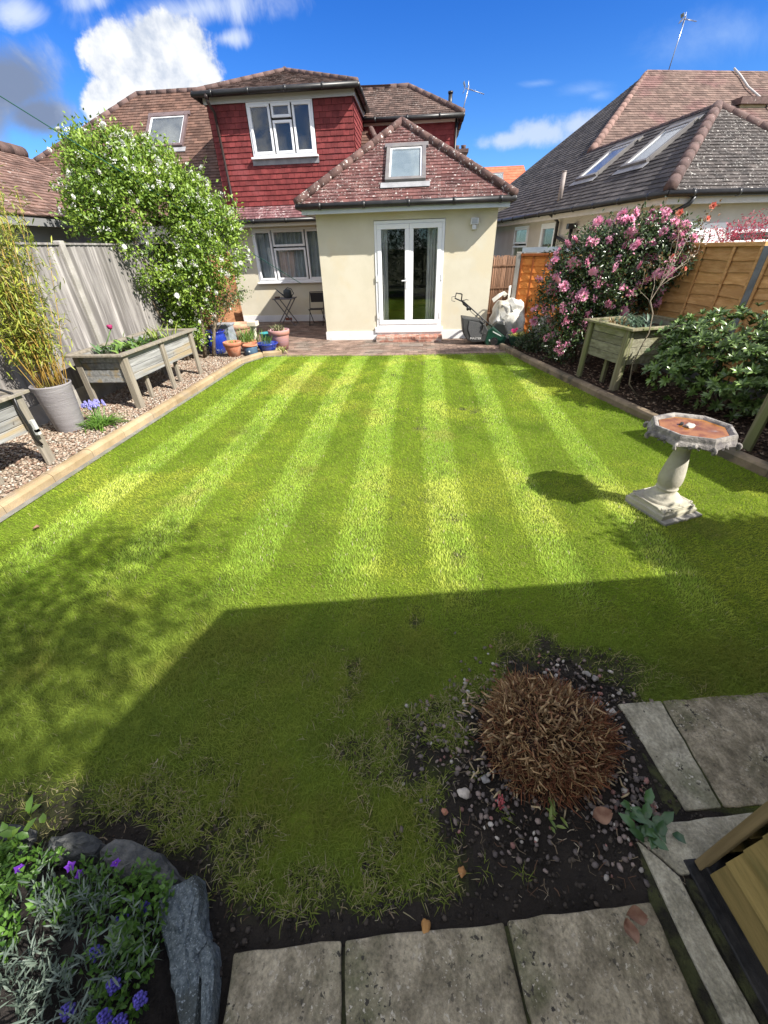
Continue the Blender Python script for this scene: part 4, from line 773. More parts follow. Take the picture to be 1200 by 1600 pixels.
# ================================================================== SHED beside the camera
SF = Vector((.988, .152, 0)); SB = Vector((.152, -.988, 0)); SO = Vector((1.085, .56, 0))
SH = thing('garden_shed', 'wooden garden shed with green tinged overlapping boards at the lower right corner', 'shed', tuple(SO))
SHW = wood('green_tinged_cladding', (.19, .145, .045), (.34, .25, .085), axis=1, tone=(.6, 1.25), c3=(.11, .115, .035), specks=((.06, .045, .02), 9, .7, 0))
mb = MB(); rr = random.Random(5)
SW, SD = 4.3, 2.2
for side in range(4):
    o, u, L = [(SO, SF, SW), (SO+SF*SW, SB, SD), (SO+SF*SW+SB*SD, -SF, SW), (SO+SB*SD, -SB, SD)][side]; n = -u.cross(UP) if False else Vector((-u.y, u.x, 0))
    if side in (1,): n = SF
    if side == 0: n = -SB
    if side == 2: n = SB
    if side == 3: n = -SF
    z = .07; k = 0
    while z < 2.14:
        h = .122; a, c = (.03, L-.03)
        mb.add([o+u*a+UP*z-n*.004, o+u*c+UP*z-n*.004, o+u*c+UP*z+n*.020, o+u*a+UP*z+n*.020, o+u*c+UP*(z+h+.012)+n*.001, o+u*a+UP*(z+h+.012)+n*.001], [(0, 1, 2, 3), (3, 2, 4, 5)], rr.random()); z += h; k += 1
for L0 in (0, SW):      # gable triangles
    p = SO+SF*(L0+(.02 if L0 == 0 else -.02)); mb.add([p+UP*2.14, p+SB*SD+UP*2.14, p+SB*SD/2+UP*2.56], [(0, 1, 2)])
mb.build('cladding', SHW, SH)
for (a, c) in ((0, 0), (SW, 0), (0, SD), (SW, SD)):
    mb = MB(); p = SO+SF*a+SB*c; mb.obox(p, SF, SB, UP, (-.025, .0) if a == 0 else (-.0, .025), (-.020, .010) if c == 0 else (-.010, .020), (.03, 2.16))
    mb.build('corner_trim', wood('weathered_corner_trim', (.17, .125, .055), (.28, .21, .10), axis=2), SH, bevel=.004)
mb = MB(); mb.obox(SO, SF, SB, UP, (-.02, SW+.02), (-.02, SD+.02), (-.02, .075)); mb.obox(SO, SF, SB, UP, (-.055, .0), (-.03, SD), (-.01, .018)); mb.build('base', mat('black_damp_membrane', (.010, .010, .010), (.03, .028, .025), scale=12, rough=.55, bump=.4), SH, bevel=.006)
mb = MB(); EV = 2.20; RZ = EV+.384*SD/2
for (c0, c1, z0, z1) in ((-.06, SD/2, EV, RZ+.03), (SD/2, SD+.06, RZ+.03, EV)):
    P = [SO+SF*(-.05)+SB*c0+UP*z0, SO+SF*(SW+.05)+SB*c0+UP*z0, SO+SF*(SW+.05)+SB*c1+UP*z1, SO+SF*(-.05)+SB*c1+UP*z1]; mb.hexa([p-UP*.03 for p in P]+P)
mb.build('roof', mat('roofing_felt', (.05, .055, .05), (.08, .08, .075), rough=.95), SH)

# ================================================================== FENCES
GREYF = wood('silvered_fence_boards', (.15, .138, .13), (.33, .31, .29), axis=2, tone=(.72, 1.22), c3=(.13, .12, .11), specks=((.14, .12, .11), 12, .72, 0))
CONC = mat('concrete_post', (.28, .265, .235), (.36, .34, .31), scale=5, rough=.9, bump=.3, bscale=60)
CONCD = mat('grey_concrete_post', (.14, .15, .15), (.2, .21, .21), scale=5, rough=.9, bump=.3, bscale=60)
FX = -5.2
LF = thing('close_board_fence', 'tall silvery grey close board fence with concrete posts along the left border', 'fence', (FX, 5, 0))
posts = [-.1, 3.35, 6.5, 9.65]
rr = random.Random(12)
for a, c in zip(posts[:-1], posts[1:]):
    mb = MB(); y = a+.06
    while y < c-.06:
        t = rr.random(); x = FX+rr.uniform(-.004, .004); top = 2.12+rr.uniform(-.004, .004)
        mb.add([(x+.006, y, .3), (x+.022, y+.115, .3), (x+.022, y+.115, top), (x+.006, y, top), (x, y, .3), (x+.004, y+.115, .3), (x+.004, y+.115, top), (x, y, top)], [(0, 1, 2, 3), (7, 6, 5, 4), (3, 2, 6, 7), (1, 5, 6, 2), (0, 3, 7, 4), (0, 4, 5, 1)], t); y += .10
    mb.box(FX-.02, a+.05, 2.12, FX+.04, c-.05, 2.145, .5)
    mb.build('panel', GREYF, LF)
    g = MB(); g.box(FX-.02, a+.05, 0, FX+.03, c-.05, .298); g.build('gravel_board', CONC, LF)
for p in posts: mb = MB(); mb.box(FX-.05, p-.05, 0, FX+.06, p+.05, 2.17); mb.build('post', CONC, LF, bevel=.012)
# brown panel fence beyond the white shrub
BF = thing('brown_panel_fence', 'brown timber fence panel between the white flowered shrub and the house wall', 'fence', (-5.05, 11, 0))
BRW = wood('brown_fence_timber', (.22, .10, .05), (.36, .18, .09), axis=1, tone=(.75, 1.15))
mb = MB(); z = .1
while z < 1.9: mb.obox((-5.05, 9.75, z), (0, 1, 0), UP, X1, (0, 2.3), (0, .15), (0, .018+.006*rr.random()), rr.random()); z += .13
mb.build('panel', BRW, BF)
for y in (9.75, 10.9, 12.05): mb = MB(); mb.box(-5.07, y-.035, 0, -4.99, y+.035, 1.98); mb.build('post', BRW, BF, bevel=.005)
# right fence
FD = Vector((-.249, .968, 0)); FN = Vector((-.968, -.249, 0)); F0 = Vector((kerbR(4)+1.75, 4.0, 0))      # FN faces the lawn
RF = thing('lap_panel_fence', 'honey brown overlapping panel fence with concrete posts along the right border', 'fence', tuple(F0))
HON = wood('honey_lap_boards', (.46, .24, .08), (.64, .37, .15), axis=1, tone=(.8, 1.15), c3=(.5, .27, .10))
def lap_panel(parent, o, u, n, L, z0, z1, m, battens, capm=None, bat_m=None):
    rr = random.Random(int(L*100)); mb = MB(); z = z0; u = Vector(u); n = Vector(n); o = Vector(o); H_ = .148
    while z < z1-.05:
        k = 8; top = min(z+H_+.03, z1); jt = rr.random()
        bot = [z+.012*math.sin(i*1.3+z*9)+rr.uniform(-.004, .004) for i in range(k+1)]
        for i in range(k):
            a, c = L*i/k, L*(i+1)/k; mb.add([o+u*a+UP*bot[i]+n*.0, o+u*c+UP*bot[i+1]+n*.0, o+u*c+UP*bot[i+1]+n*.024, o+u*a+UP*bot[i]+n*.024, o+u*c+UP*top+n*.004, o+u*a+UP*top+n*.004], [(0, 1, 2, 3), (3, 2, 4, 5)], jt)
        z += H_
    mb.add([o+UP*z0-n*.01, o+u*L+UP*z0-n*.01, o+u*L+UP*z1-n*.01, o+UP*z1-n*.01], [(3, 2, 1, 0)], .4)
    p = mb.build('panel', m, parent)
    bm_ = MB()
    for q in battens: bm_.obox(o, u, UP, n, (q-.02, q+.02), (z0, z1-.03), (.028, .05), .6)
    bm_.obox(o, u, UP, n, (0, .04), (z0, z1-.03), (.028, .052), .5); bm_.obox(o, u, UP, n, (L-.04, L), (z0, z1-.03), (.028, .052), .5)
    bm_.build('batten', bat_m or m, p, bevel=.004)
    cp = MB(); cp.obox(o, u, UP, n, (-.01, L+.01), (z1-.045, z1+.004), (-.03, .06), .7); cp.build('capping_rail', bat_m or m, p, bevel=.004)
PL = 1.83; FT = 1.885
offs = [2.56-1.93*3+.05, 2.56-1.93*2+.05, 2.56-1.93+.05, 2.56+.05, 2.56+1.93+.05]
for q in offs: lap_panel(RF, F0+FD*q, FD, FN, PL, .2, FT, HON, [.42, .92, 1.42])
for q in [offs[0]-.05]+[v+PL+.05 for v in offs]: mb = MB(); mb.obox(F0+FD*q, FD, FN, UP, (-.048, .048), (-.05, .055), (0, FT-.04)); mb.build('post', CONCD, RF, bevel=.012)
for q in offs: mb = MB(); mb.obox(F0+FD*q, FD, FN, UP, (0, PL), (-.02, .03), (0, .198)); mb.build('gravel_board', CONCD, RF)
# bright orange panel facing the garden, steel bar, bamboo screen
OF = thing('orange_fence_panel', 'bright orange stained lap fence panel standing behind the rubble bag', 'fence', (2.6, 10.9, 0))
ORA = wood('orange_stained_boards', (.60, .19, .038), (.74, .28, .065), axis=0, tone=(.85, 1.12))
OB = wood('dark_orange_batten', (.22, .06, .014), (.3, .09, .02), axis=2)
pa = at(815, 400, 10.95); pb_ = at(866, 400, 10.75); u_ = Vector((pb_.x-pa.x, -.2, 0)); L_o = u_.length; u_.normalize(); n_o = u_.cross(UP)
lap_panel(OF, (pa.x, 10.95, 0), u_, n_o, L_o+.5, .05, 1.76, ORA, [.27, .55, .85], bat_m=OB)
mb = MB(); mb.obox((pa.x, 10.95, 0), u_, n_o, UP, (-.11, -.01), (-.05, .05), (0, 1.80)); mb.build('post', CONC, OF, bevel=.01)
mb = MB(); mb.obox((pa.x, 10.95, 0), u_, n_o, UP, (.0, L_o+.5), (-.03, .03), (1.785, 1.88)); mb.build('steel_bar', mat('galvanised_steel', (.42, .46, .52), (.5, .54, .58), rough=.4, metal=.6), OF)
BS = thing('brushwood_screen', 'brown brushwood screen fence between the cream wall and the orange panel', 'fence', (2.0, 12.2, 0))
mb = MB(); rr = random.Random(8); pa2 = at(760, 400, 12.2)
for i in range(90):
    x = pa2.x-.5+i*.018; h = 1.70+rr.uniform(-.03, .03); mb.tube([(x, 12.2+rr.uniform(-.01, .01), 0), (x+rr.uniform(-.01, .01), 12.2, h)], .010, 5, rr.random())
for z in (.4, 1.0, 1.5): mb.beam((pa2.x-.5, 12.18, z), (pa2.x+1.15, 12.18, z), .02, .03)
mb.build('reed_screen', wood('brown_reeds', (.14, .075, .045), (.24, .14, .09), axis=2, tone=(.6, 1.3)), BS)
mb = MB(); mb.box(pa2.x-.5, 12.24, 0, pa2.x+1.2, 12.27, 1.63); mb.build('backing_boards', wood('dark_boards', (.06, .04, .032), (.09, .06, .05), axis=2), BS)

# ================================================================== RAISED PLANTERS
OLDW = wood('silvered_planter_boards', (.17, .168, .16), (.33, .33, .32), axis=1, tone=(.8, 1.15), c3=(.3, .24, .15), specks=((.1, .085, .07), 10, .73, 0))
OLDL = wood('weathered_planter_legs', (.19, .165, .125), (.30, .265, .21), axis=2, tone=(.85, 1.1), c3=(.22, .2, .17))
GRNW = wood('greenish_planter_boards', (.16, .15, .10), (.29, .28, .20), axis=1, tone=(.8, 1.15), c3=(.17, .17, .09))
GRNL = wood('greenish_planter_legs', (.15, .13, .075), (.27, .25, .16), axis=2, c3=(.15, .16, .07))
COMP = mat('potting_compost', (.025, .018, .012), (.06, .045, .03), scale=25, rough=.95, bump=1, bscale=60)
def planter(o, u, n, L, Wd, Hh, zb, legs, label, bm_, lm, cat='planter', group='raised wooden planters', nb=4, thin=()):
    """trough: front along u (length L) facing n, depth Wd behind it, rim height Hh, trough bottom zb"""
    o = Vector(o); u = Vector(u).normalized(); n = Vector(n).normalized(); t = thing('raised_planter', label, cat, tuple(o), group); rr = random.Random(int(L*77)); hb = (Hh-zb)/nb
    for face in range(4):
        oo, uu, nn, LL = [(o-n*.045, u, n, L), (o-n*(Wd-.045), u, -n, L), (o-n*.02+u*.02, -n, -u, Wd-.04), (o-n*.02+u*(L-.02), -n, u, Wd-.04)][face]; mb = MB()
        for k in range(nb): mb.obox(oo, uu, UP, nn, (.0, LL), (zb+k*hb+.002, zb+(k+1)*hb-.003), (-.02, .0), rr.random())
        mb.build('side_panel', bm_, t, bevel=.004)
    for q in legs:
        for dd in (0, 1):
            mb = MB(); p = o+u*q-(n*(Wd-.04) if dd else Vector((0, 0, 0))); nn = 1 if dd == 0 else -1; spl = 0
            mb.obox(p, u, n, UP, (-.045, .045), (-.04, 0) if dd == 0 else (0, .0401), (.0, Hh-.004)); 
            if q in (legs[0], legs[-1]): mb.obox(p+u*(-.05 if q == legs[0] else .05), u, n, UP, (-.008, .008), (-.09, 0) if dd == 0 else (0, .09), (.0, Hh-.004))
            mb.build('leg', lm, t, bevel=.005)
    for q in thin:
        mb = MB(); mb.obox(o+u*q-n*.16, u, n, UP, (-.03, .03), (-.025, .025), (0, zb+.04)); mb.build('support', lm, t, bevel=.004)
    mb = MB(); w = .085
    mb.obox(o, u, n, UP, (-.08, L+.08), (-.06, .04), (Hh, Hh+.03)); mb.obox(o, u, n, UP, (-.08, L+.08), (-Wd-.04, -Wd+.06), (Hh, Hh+.03)); mb.obox(o, u, n, UP, (-.08, .02), (-Wd+.061, -.061), (Hh, Hh+.028)); mb.obox(o, u, n, UP, (L-.02, L+.08), (-Wd+.061, -.061), (Hh, Hh+.028)); mb.build('rim', lm, t, bevel=.004)
    mb = MB(); mb.obox(o, u, n, UP, (.03, L-.03), (-Wd+.07, -.07), (zb+.01, Hh-.07)); mb.build('compost', COMP, t)
    return t
planter((-4.11, 5.48, 0), (0, 1, 0), X1, 2.02, .80, .80, .43, [.05, 1.0, 1.95], 'long silvered wooden planter on legs holding a purple tulip, by the left fence', OLDW, OLDL, thin=(.55, 1.45))
planter((-4.08, 2.25, 0), (0, 1, 0), X1, 1.50, .80, .80, .43, [.05, 1.45], 'silvered wooden planter with a black pipe over its rim, cut by the left picture edge', OLDW, OLDL, thin=(.95,))
pu = Vector((.285, -.958, 0)); pn = Vector((-.958, -.285, 0))
planter((2.70, 7.13, 0), pu, pn, .93, 1.15, .90, .42, [.06, .87], 'square greenish wooden planter on legs before the pink flowering bush', GRNW, GRNL, thin=(.45,))
planter((3.50, 4.22, 0), pu, pn, 1.3, 1.0, .90, .42, [.06, 1.24], 'mossy wooden planter whose corner leg shows at the right edge behind the birdbath', GRNW, GRNL)
mb = MB(); P = [(-4.75, 3.2, .95), (-4.5, 3.5, .9), (-4.2, 3.68, .87), (-4.07, 3.66, .84), (-4.045, 3.62, .7), (-4.045, 3.63, .35), (-4.05, 3.66, .28)]; mb.tube(P, .014, 8); o = mb.build('irrigation_pipe', BLACKP, None, (-4.1, 3.65, .8)); tag(o, 'thin black water pipe draped over the rim of the near left planter', 'pipe')
mb = MB(); mb.obox((-4.03, 3.66, .43), (0, 1, 0), UP, X1, (-.02, .02), (0, .13), (0, .03)); mb.box(-4.06, 3.64, .40, -4.0, 3.68, .46); o = mb.build('pipe_valve', mat('grey_plastic', (.45, .46, .44), rough=.4), None, (-4.03, 3.66, .43)); tag(o, 'small grey plastic valve clipped to the leg of the near left planter', 'valve')

# ================================================================== PLANTS
LEAF = mat('shrub_leaves', (1, 1, 1), col=True, rough=.42, spec=.45, transl=.28)
GLOSSY = mat('glossy_leaves', (1, 1, 1), col=True, rough=.3, spec=.55, transl=.10)
PETAL = mat('flower_petals', (1, 1, 1), col=True, rough=.7, spec=.1, transl=.3)
BARK = mat('grey_brown_bark', (.12, .09, .06), (.22, .18, .13), scale=12, rough=.9, bump=.5)
def leaf_mesh(c, ax, nr, L, W, col, fold=.22, droop=.12):
    n = len(c); ax = unit(ax); sd = unit(np.cross(ax, nr)); nr = unit(np.cross(sd, ax)); L = np.broadcast_to(L, (n,))[:, None]; W = np.broadcast_to(W, (n,))[:, None]
    p0 = c; m1 = c+ax*L*.4; tip = c+ax*L-nr*L*droop; e1 = m1+sd*W*.5+nr*W*fold; e2 = m1-sd*W*.5+nr*W*fold
    V_ = np.stack([p0, e1, tip, e2], 1).reshape(-1, 3); i = np.arange(n)*4
    F = np.concatenate([np.stack([i, i+2, i+1], -1), np.stack([i, i+3, i+2], -1)]); return V_, F, np.concatenate([col, col])
def leaf_mesh6(c, ax, nr, L, W, col, fold=.18, droop=.15):
    """longer leaves: two segments, curved down"""
    n = len(c); ax = unit(ax); sd = unit(np.cross(ax, nr)); nr = unit(np.cross(sd, ax)); L = np.broadcast_to(L, (n,))[:, None]; W = np.broadcast_to(W, (n,))[:, None]
    a = c+ax*L*.28+nr*L*.03; b_ = c+ax*L*.66; tip = c+ax*L*.97-nr*L*droop
    V_ = np.stack([c, a+sd*W*.42+nr*W*fold, a, a-sd*W*.42+nr*W*fold, b_+sd*W*.5+nr*W*fold-nr*L*droop*.3, b_-nr*L*droop*.3, b_-sd*W*.5+nr*W*fold-nr*L*droop*.3, tip], 1).reshape(-1, 3); i = np.arange(n)*8
    T = np.concatenate([np.stack([i, i+2, i+1], -1), np.stack([i, i+3, i+2], -1), np.stack([i+4, i+5, i+7], -1), np.stack([i+5, i+6, i+7], -1)]); Q = np.concatenate([np.stack([i+1, i+2, i+5, i+4], -1), np.stack([i+2, i+3, i+6, i+5], -1)])
    return V_, [T, Q], np.concatenate([col]*6)
def rdir(r, n): return unit(r.normal(size=(n, 3)))
def crown(r, blobs, nclump, per, spread, surf=.55):
    """leaf positions in clumps spread through ellipsoid blobs; returns pos, outward dir, clump id"""
    w = np.array([b_[1][0]*b_[1][1]*b_[1][2] for b_ in blobs])**.66; w /= w.sum(); k = r.choice(len(blobs), nclump, p=w)
    C = np.array([b_[0] for b_ in blobs])[k]; S = np.array([b_[1] for b_ in blobs])[k]; d = rdir(r, nclump); rad = surf+(1-surf)*r.random(nclump)**.6; rad = np.where(r.random(nclump) < .22, r.random(nclump)**.5, rad)
    cc = C+d*S*rad[:, None]; pos = np.repeat(cc, per, 0)+r.normal(size=(nclump*per, 3))*spread; out = unit(np.repeat(d/S, per, 0)); return pos, out, np.repeat(np.arange(nclump), per), cc, d
def flower_template(name, petals, L, W, layers, cA, cB, cc, seed=1):
    r = np.random.default_rng(seed); VV, FF, CC = [], [], []; off = 0
    for j, (tilt, sc) in enumerate(layers):
        for i in range(petals):
            a = 6.283*(i+.5*j)/petals+r.normal(0, .1); ax = np.array([[math.cos(a)*math.cos(tilt), math.sin(a)*math.cos(tilt), math.sin(tilt)]]); nr = np.array([[-math.cos(a)*math.sin(tilt), -math.sin(a)*math.sin(tilt), math.cos(tilt)]])
            t = r.random(); V_, F, c = leaf_mesh(np.zeros((1, 3)), ax, nr, L*sc*r.uniform(.85, 1.1), W*sc, np.array([cA])*(1-t)+np.array([cB])*t, fold=.18, droop=-.1); VV.append(V_); FF.append(F+off); CC.append(c); off += len(V_)
    V_, F, c = leaf_mesh(np.array([[-.15*L, 0, .12*L]]), np.array([[1., 0, .2]]), np.array([[0, 0, 1.]]), L*.3, L*.25, np.array([cc])); VV.append(V_); FF.append(F+off); CC.append(c)
    o = npmesh(name, np.concatenate(VV), [np.concatenate(FF)], np.concatenate(CC), PETAL); return o
def scatter_part(tmpl, parent, P, D, sizes, seed=2):
    rr = random.Random(seed); og = ORG[parent.name]
    for i, (p, d, s) in enumerate(zip(P, D, sizes)):
        o = tmpl if i == 0 else tmpl.copy()
        if i: COL.objects.link(o); ORG[o.name] = og
        o.parent = parent; o.location = Vector(p)-og; q = Vector(d).to_track_quat('Z', 'Y').to_euler(); o.rotation_euler = (q.x, q.y, q.z+rr.random()*6); o.rotation_mode = 'XYZ'; o.scale = (s, s, s)
def limbs(parent, base, tips, r0, name='trunk', m=None, seed=3):
    rr = random.Random(seed); mb = MB()
    for b0, tp in zip(base, tips):
        b0 = Vector(b0); tp = Vector(tp); mid = b0.lerp(tp, .5)+Vector((rr.uniform(-.1, .1), rr.uniform(-.1, .1), rr.uniform(0, .12))); mb.tube([b0, b0.lerp(mid, .5)+Vector((rr.uniform(-.03, .03), 0, 0)), mid, mid.lerp(tp, .5), tp], [r0, r0*.85, r0*.65, r0*.45, r0*.2], 7)
    return mb.build(name, m or BARK, parent)
def mixcol(r, n, a, b_, lo=0, hi=1): t = (lo+(hi-lo)*r.random(n))[:, None]; return np.array(a)*(1-t)+np.array(b_)*t

# ---- big white flowered shrub
r = np.random.default_rng(31)
WS = thing('white_flowering_shrub', 'large light green shrub covered in white blossom, leaning over the left fence', 'shrub', (-4.9, 8.6, .04))
blobs = [((-4.85, 8.55, 2.35), (1.05, .95, 1.2)), ((-5.2, 8.15, 2.95), (.72, .65, .62)), ((-4.05, 8.95, 2.1), (.62, .7, .82)), ((-4.75, 8.85, 1.3), (.62, .5, .62)), ((-5.5, 7.95, 2.6), (.45, .42, .42)), ((-4.75, 8.7, 3.15), (.6, .55, .5)),
         ((-5.55, 8.3, 3.35), (.24, .22, .38)), ((-5.05, 8.4, 3.3), (.2, .2, .35)), ((-4.3, 9.0, 2.85), (.4, .4, .4)), ((-3.75, 9.1, 2.5), (.3, .3, .3)), ((-4.9, 8.7, .75), (.42, .35, .45))]
pos, out, cid, cc, cd = crown(r, blobs, 1150, 30, .085, .60); n = len(pos)
cv = r.random(1150)[cid]; t = np.clip(.15+.55*cv+.4*r.random(n)-.15, 0, 1)[:, None]; c = np.array([.055, .13, .014])*(1-t)+np.array([.31, .43, .055])*t
ax = unit(out*.7+rdir(r, n)*.9+np.array([0, 0, .25])); nr = unit(out*.4+rdir(r, n)*.7+np.array([.2, -.2, .6])); V_, F, col = leaf_mesh(pos, ax, nr, .052+.03*r.random(n), .030+.014*r.random(n), c); npmesh('foliage', V_, [F], col, LEAF, WS)
limbs(WS, [(-4.85, 8.75, 0), (-4.7, 8.8, 0), (-4.95, 8.6, 0), (-4.55, 8.9, 0)], [(-5.3, 8.2, 3.0), (-4.3, 8.9, 2.5), (-5.5, 8.0, 2.7), (-4.2, 9.0, 1.5)], .045)
# long shoots at the top
mb = MB(); sh = []
for i in range(26):
    b0 = cc[r.integers(0, 1150)]; b0 = Vector(b0); 
    if b0.z < 2.6: continue
    e = b0+Vector((r.normal(0, .12), r.normal(0, .12), .25+.3*r.random())); mb.tube([b0, e], [.006, .003], 5); sh.append((b0, e))
mb.build('shoots', BARK, WS)
P = np.concatenate([np.array([tuple(a.lerp(c_, q)) for q in np.linspace(.1, 1, 16)]) for a, c_ in sh]); n = len(P); V_, F, col = leaf_mesh(P, unit(rdir(r, n)+np.array([0, 0, .5])), rdir(r, n), .05, .026, mixcol(r, n, (.07, .14, .02), (.22, .30, .06))); npmesh('shoot_leaves', V_, [F], col, LEAF, WS)
ft = flower_template('blossom', 9, .052, .036, [(-.2, 1.0), (.2, 1.1), (.7, 1.0), (1.2, .7)], (.78, .78, .72), (.82, .83, .78), (.6, .55, .2))
sel = r.choice(1150, 1150, replace=False); fp, fd = [], []
for i in sel:
    if len(fp) >= 99: break
    o = cd[i]; 
    if o[1] < .25 and np.dot(o, [.35, -.75, .35]) > -.05: 
        fp.append(cc[i]+o*.13+np.array([.02, -.07, .04])+r.normal(size=3)*.04); fd.append(unit(o+np.array([.3, -.6, .4])))
scatter_part(ft, WS, fp, fd, .45+.55*r.random(len(fp))**1.5)
sel2 = [i for i in range(1150) if cd[i][1] < .4 and np.dot(cd[i], [.3, -.75, .3]) > -.15]; bc_ = cc[r.choice(sel2, 230)]; bc_ = bc_+unit(bc_-np.array([-4.8, 9.2, 2.2]))*.10+np.array([.02, -.06, .03]); P = np.repeat(bc_, 16, 0)+r.normal(size=(230*16, 3))*.022; n = len(P); V_, F, col = leaf_mesh(P, rdir(r, n), unit(rdir(r, n)+np.array([.2, -.5, .5])), .024, .02, mixcol(r, n, (.62, .62, .55), (.82, .82, .78))); o = npmesh('small_blossom', V_, [F], col, PETAL, WS); o['kind'] = 'stuff'

# ---- camellia
r = np.random.default_rng(32)
CM = thing('pink_camellia', 'dense dark green bush covered in pink double flowers, by the right fence', 'shrub', (3.1, 8.1, .04))
blobs = [((3.15, 8.15, 1.45), (.78, .62, .80)), ((2.72, 8.2, .98), (.55, .5, .68)), ((2.6, 8.25, 1.35), (.40, .4, .5)), ((3.75, 8.0, 1.85), (.5, .4, .42)), ((4.0, 7.85, 1.6), (.42, .4, .5)), ((3.55, 8.05, 1.75), (.62, .5, .52)), ((2.8, 8.35, 1.6), (.45, .4, .5)), ((3.35, 8.2, 1.95), (.5, .4, .32)), ((3.5, 8.0, 1.15), (.55, .42, .45)), ((2.75, 8.05, .5), (.38, .38, .38))]
pos, out, cid, cc, cd = crown(r, blobs, 760, 32, .08, .66); n = len(pos)
c = mixcol(r, n, (.024, .05, .014), (.085, .135, .04))*(.6+.7*r.random(760)[cid])[:, None]; bad = r.random(n) < .02; c[bad] = (.2, .13, .04)
V_, F, col = leaf_mesh(pos, unit(out*.6+rdir(r, n)*.8), unit(out*.6+rdir(r, n)*.5+np.array([0, -.1, .5])), .05+.025*r.random(n), .026+.01*r.random(n), c); npmesh('foliage', V_, [F], col, GLOSSY, CM)
limbs(CM, [(3.1, 8.2, 0), (3.2, 8.1, 0), (3.0, 8.15, 0)], [(3.3, 8.1, 1.9), (3.6, 8.0, 1.6), (2.8, 8.2, 1.4)], .04)
ft = flower_template('flower', 8, .078, .064, [(.0, 1.1), (.35, 1.0), (.7, .8), (1.1, .6), (1.4, .4)], (.80, .30, .46), (.90, .54, .66), (.8, .6, .3), 3)
fp, fd = [], []
for i in r.permutation(760):
    o = cd[i]
    if len(fp) < 98 and np.dot(o, [-.35, -.85, .15]) > .05 and r.random() < (.55 if cc[i][0] < 3.0 else .85): fp.append(cc[i]+unit(o)*.11); fd.append(unit(o*.5+np.array([-.2, -.8, .35])+r.normal(size=3)*.25))
scatter_part(ft, CM, fp, fd, .75+.6*r.random(len(fp)), 4)
sel2 = [i for i in range(760) if np.dot(cd[i], [-.35, -.85, .15]) > 0]; bc_ = cc[r.choice(sel2, 90)]; bc_ = bc_+unit(bc_-np.array([3.3, 8.6, 1.4]))*.11; P = np.repeat(bc_, 20, 0)+r.normal(size=(90*20, 3))*.026; n = len(P); V_, F, col = leaf_mesh(P, rdir(r, n), unit(rdir(r, n)+np.array([0, -.6, .4])), .045, .036, mixcol(r, n, (.74, .24, .40), (.90, .52, .64))); o = npmesh('small_flowers', V_, [F], col, PETAL, CM); o['kind'] = 'stuff'
# ground shrub at the foot of the camellia
SG = thing('low_dark_shrub', 'low sprawling dark leaved shrub at the foot of the camellia beside the green pot', 'shrub', (2.5, 9.0, .04))
pos, out, cid, cc, cd = crown(r, [((2.5, 9.05, .28), (.35, .4, .25)), ((2.35, 9.3, .2), (.25, .3, .18))], 120, 16, .05); n = len(pos); V_, F, col = leaf_mesh(pos, unit(out+rdir(r, n)), unit(rdir(r, n)+np.array([0, 0, .7])), .05, .028, mixcol(r, n, (.015, .035, .012), (.07, .11, .04))); npmesh('foliage', V_, [F], col, GLOSSY, SG); limbs(SG, [(2.5, 9.05, 0)]*3, [(2.6, 9.0, .4), (2.3, 9.3, .3), (2.5, 8.8, .3)], .012)

# ---- rhododendron: whorls of long leaves
r = np.random.default_rng(33)
RH = thing('rhododendron', 'broad low bush of long leathery green leaves in whorls, right border behind the birdbath', 'shrub', (4.05, 5.5, .04))
blobs = [((4.0, 5.55, .75), (.82, .62, .54)), ((3.52, 5.7, .62), (.46, .42, .52)), ((4.55, 5.3, .78), (.55, .5, .5)), ((4.1, 5.2, .52), (.68, .5, .48))]
P, D = [], []
for q in range(800):
    k = r.integers(0, 4); c_, s_ = blobs[k]; d = unit(r.normal(size=3)+np.array([-.2, -.3, .45])); P.append(np.array(c_)+d*np.array(s_)*(.55+.5*r.random())); D.append(unit(d*.7+np.array([0, 0, .7])+r.normal(size=3)*.2))
P = np.array(P); D = np.array(D); k = 10; n = len(P)*k; ax0 = np.repeat(D, k, 0); th = np.tile(np.arange(k)*6.283/k, len(P))+np.repeat(r.random(len(P))*6, k)+r.normal(0, .2, n)
e1 = unit(np.cross(ax0, np.array([.3, .8, .1]))); e2 = np.cross(ax0, e1); rad = e1*np.cos(th)[:, None]+e2*np.sin(th)[:, None]; up = (.45+.9*r.random(n))[:, None]
c = mixcol(r, n, (.05, .10, .02), (.19, .28, .085))*np.repeat(.65+.6*r.random(len(P)), k)[:, None]
V_, F, col = leaf_mesh6(np.repeat(P, k, 0), unit(rad+ax0*up), ax0, .075+.045*r.random(n), .023+.008*r.random(n), c); npmesh('foliage', V_, F, col, GLOSSY, RH)
limbs(RH, [(4.05, 5.5, 0)]*8, [tuple(P[i]) for i in range(0, 400, 50)], .022)

# ---- red maple and roses over the right fence
r = np.random.default_rng(34)
RM_ = thing('red_maple', 'fine red leaved maple showing over the top of the right fence', 'tree', (5.15, 7.3, 0))
blobs = [((4.75, 7.75, 2.0), (.45, .3, .16)), ((5.15, 7.3, 2.1), (.40, .3, .26)), ((5.6, 7.0, 1.98), (.4, .25, .14))]
pos, out, cid, cc, cd = crown(r, blobs, 190, 12, .05, .3); n = len(pos); V_, F, col = leaf_mesh(pos, rdir(r, n), unit(rdir(r, n)+np.array([0, 0, .4])), .05, .014, mixcol(r, n, (.30, .03, .06), (.55, .10, .16))); npmesh('foliage', V_, [F], col, LEAF, RM_)
limbs(RM_, [(5.15, 7.4, 0), (5.15, 7.4, .9), (5.15, 7.4, 1.0), (5.15, 7.4, .8)], [(5.2, 7.3, 2.2), (4.5, 7.85, 2.1), (5.6, 7.0, 2.0), (4.9, 7.6, 2.05)], .022)
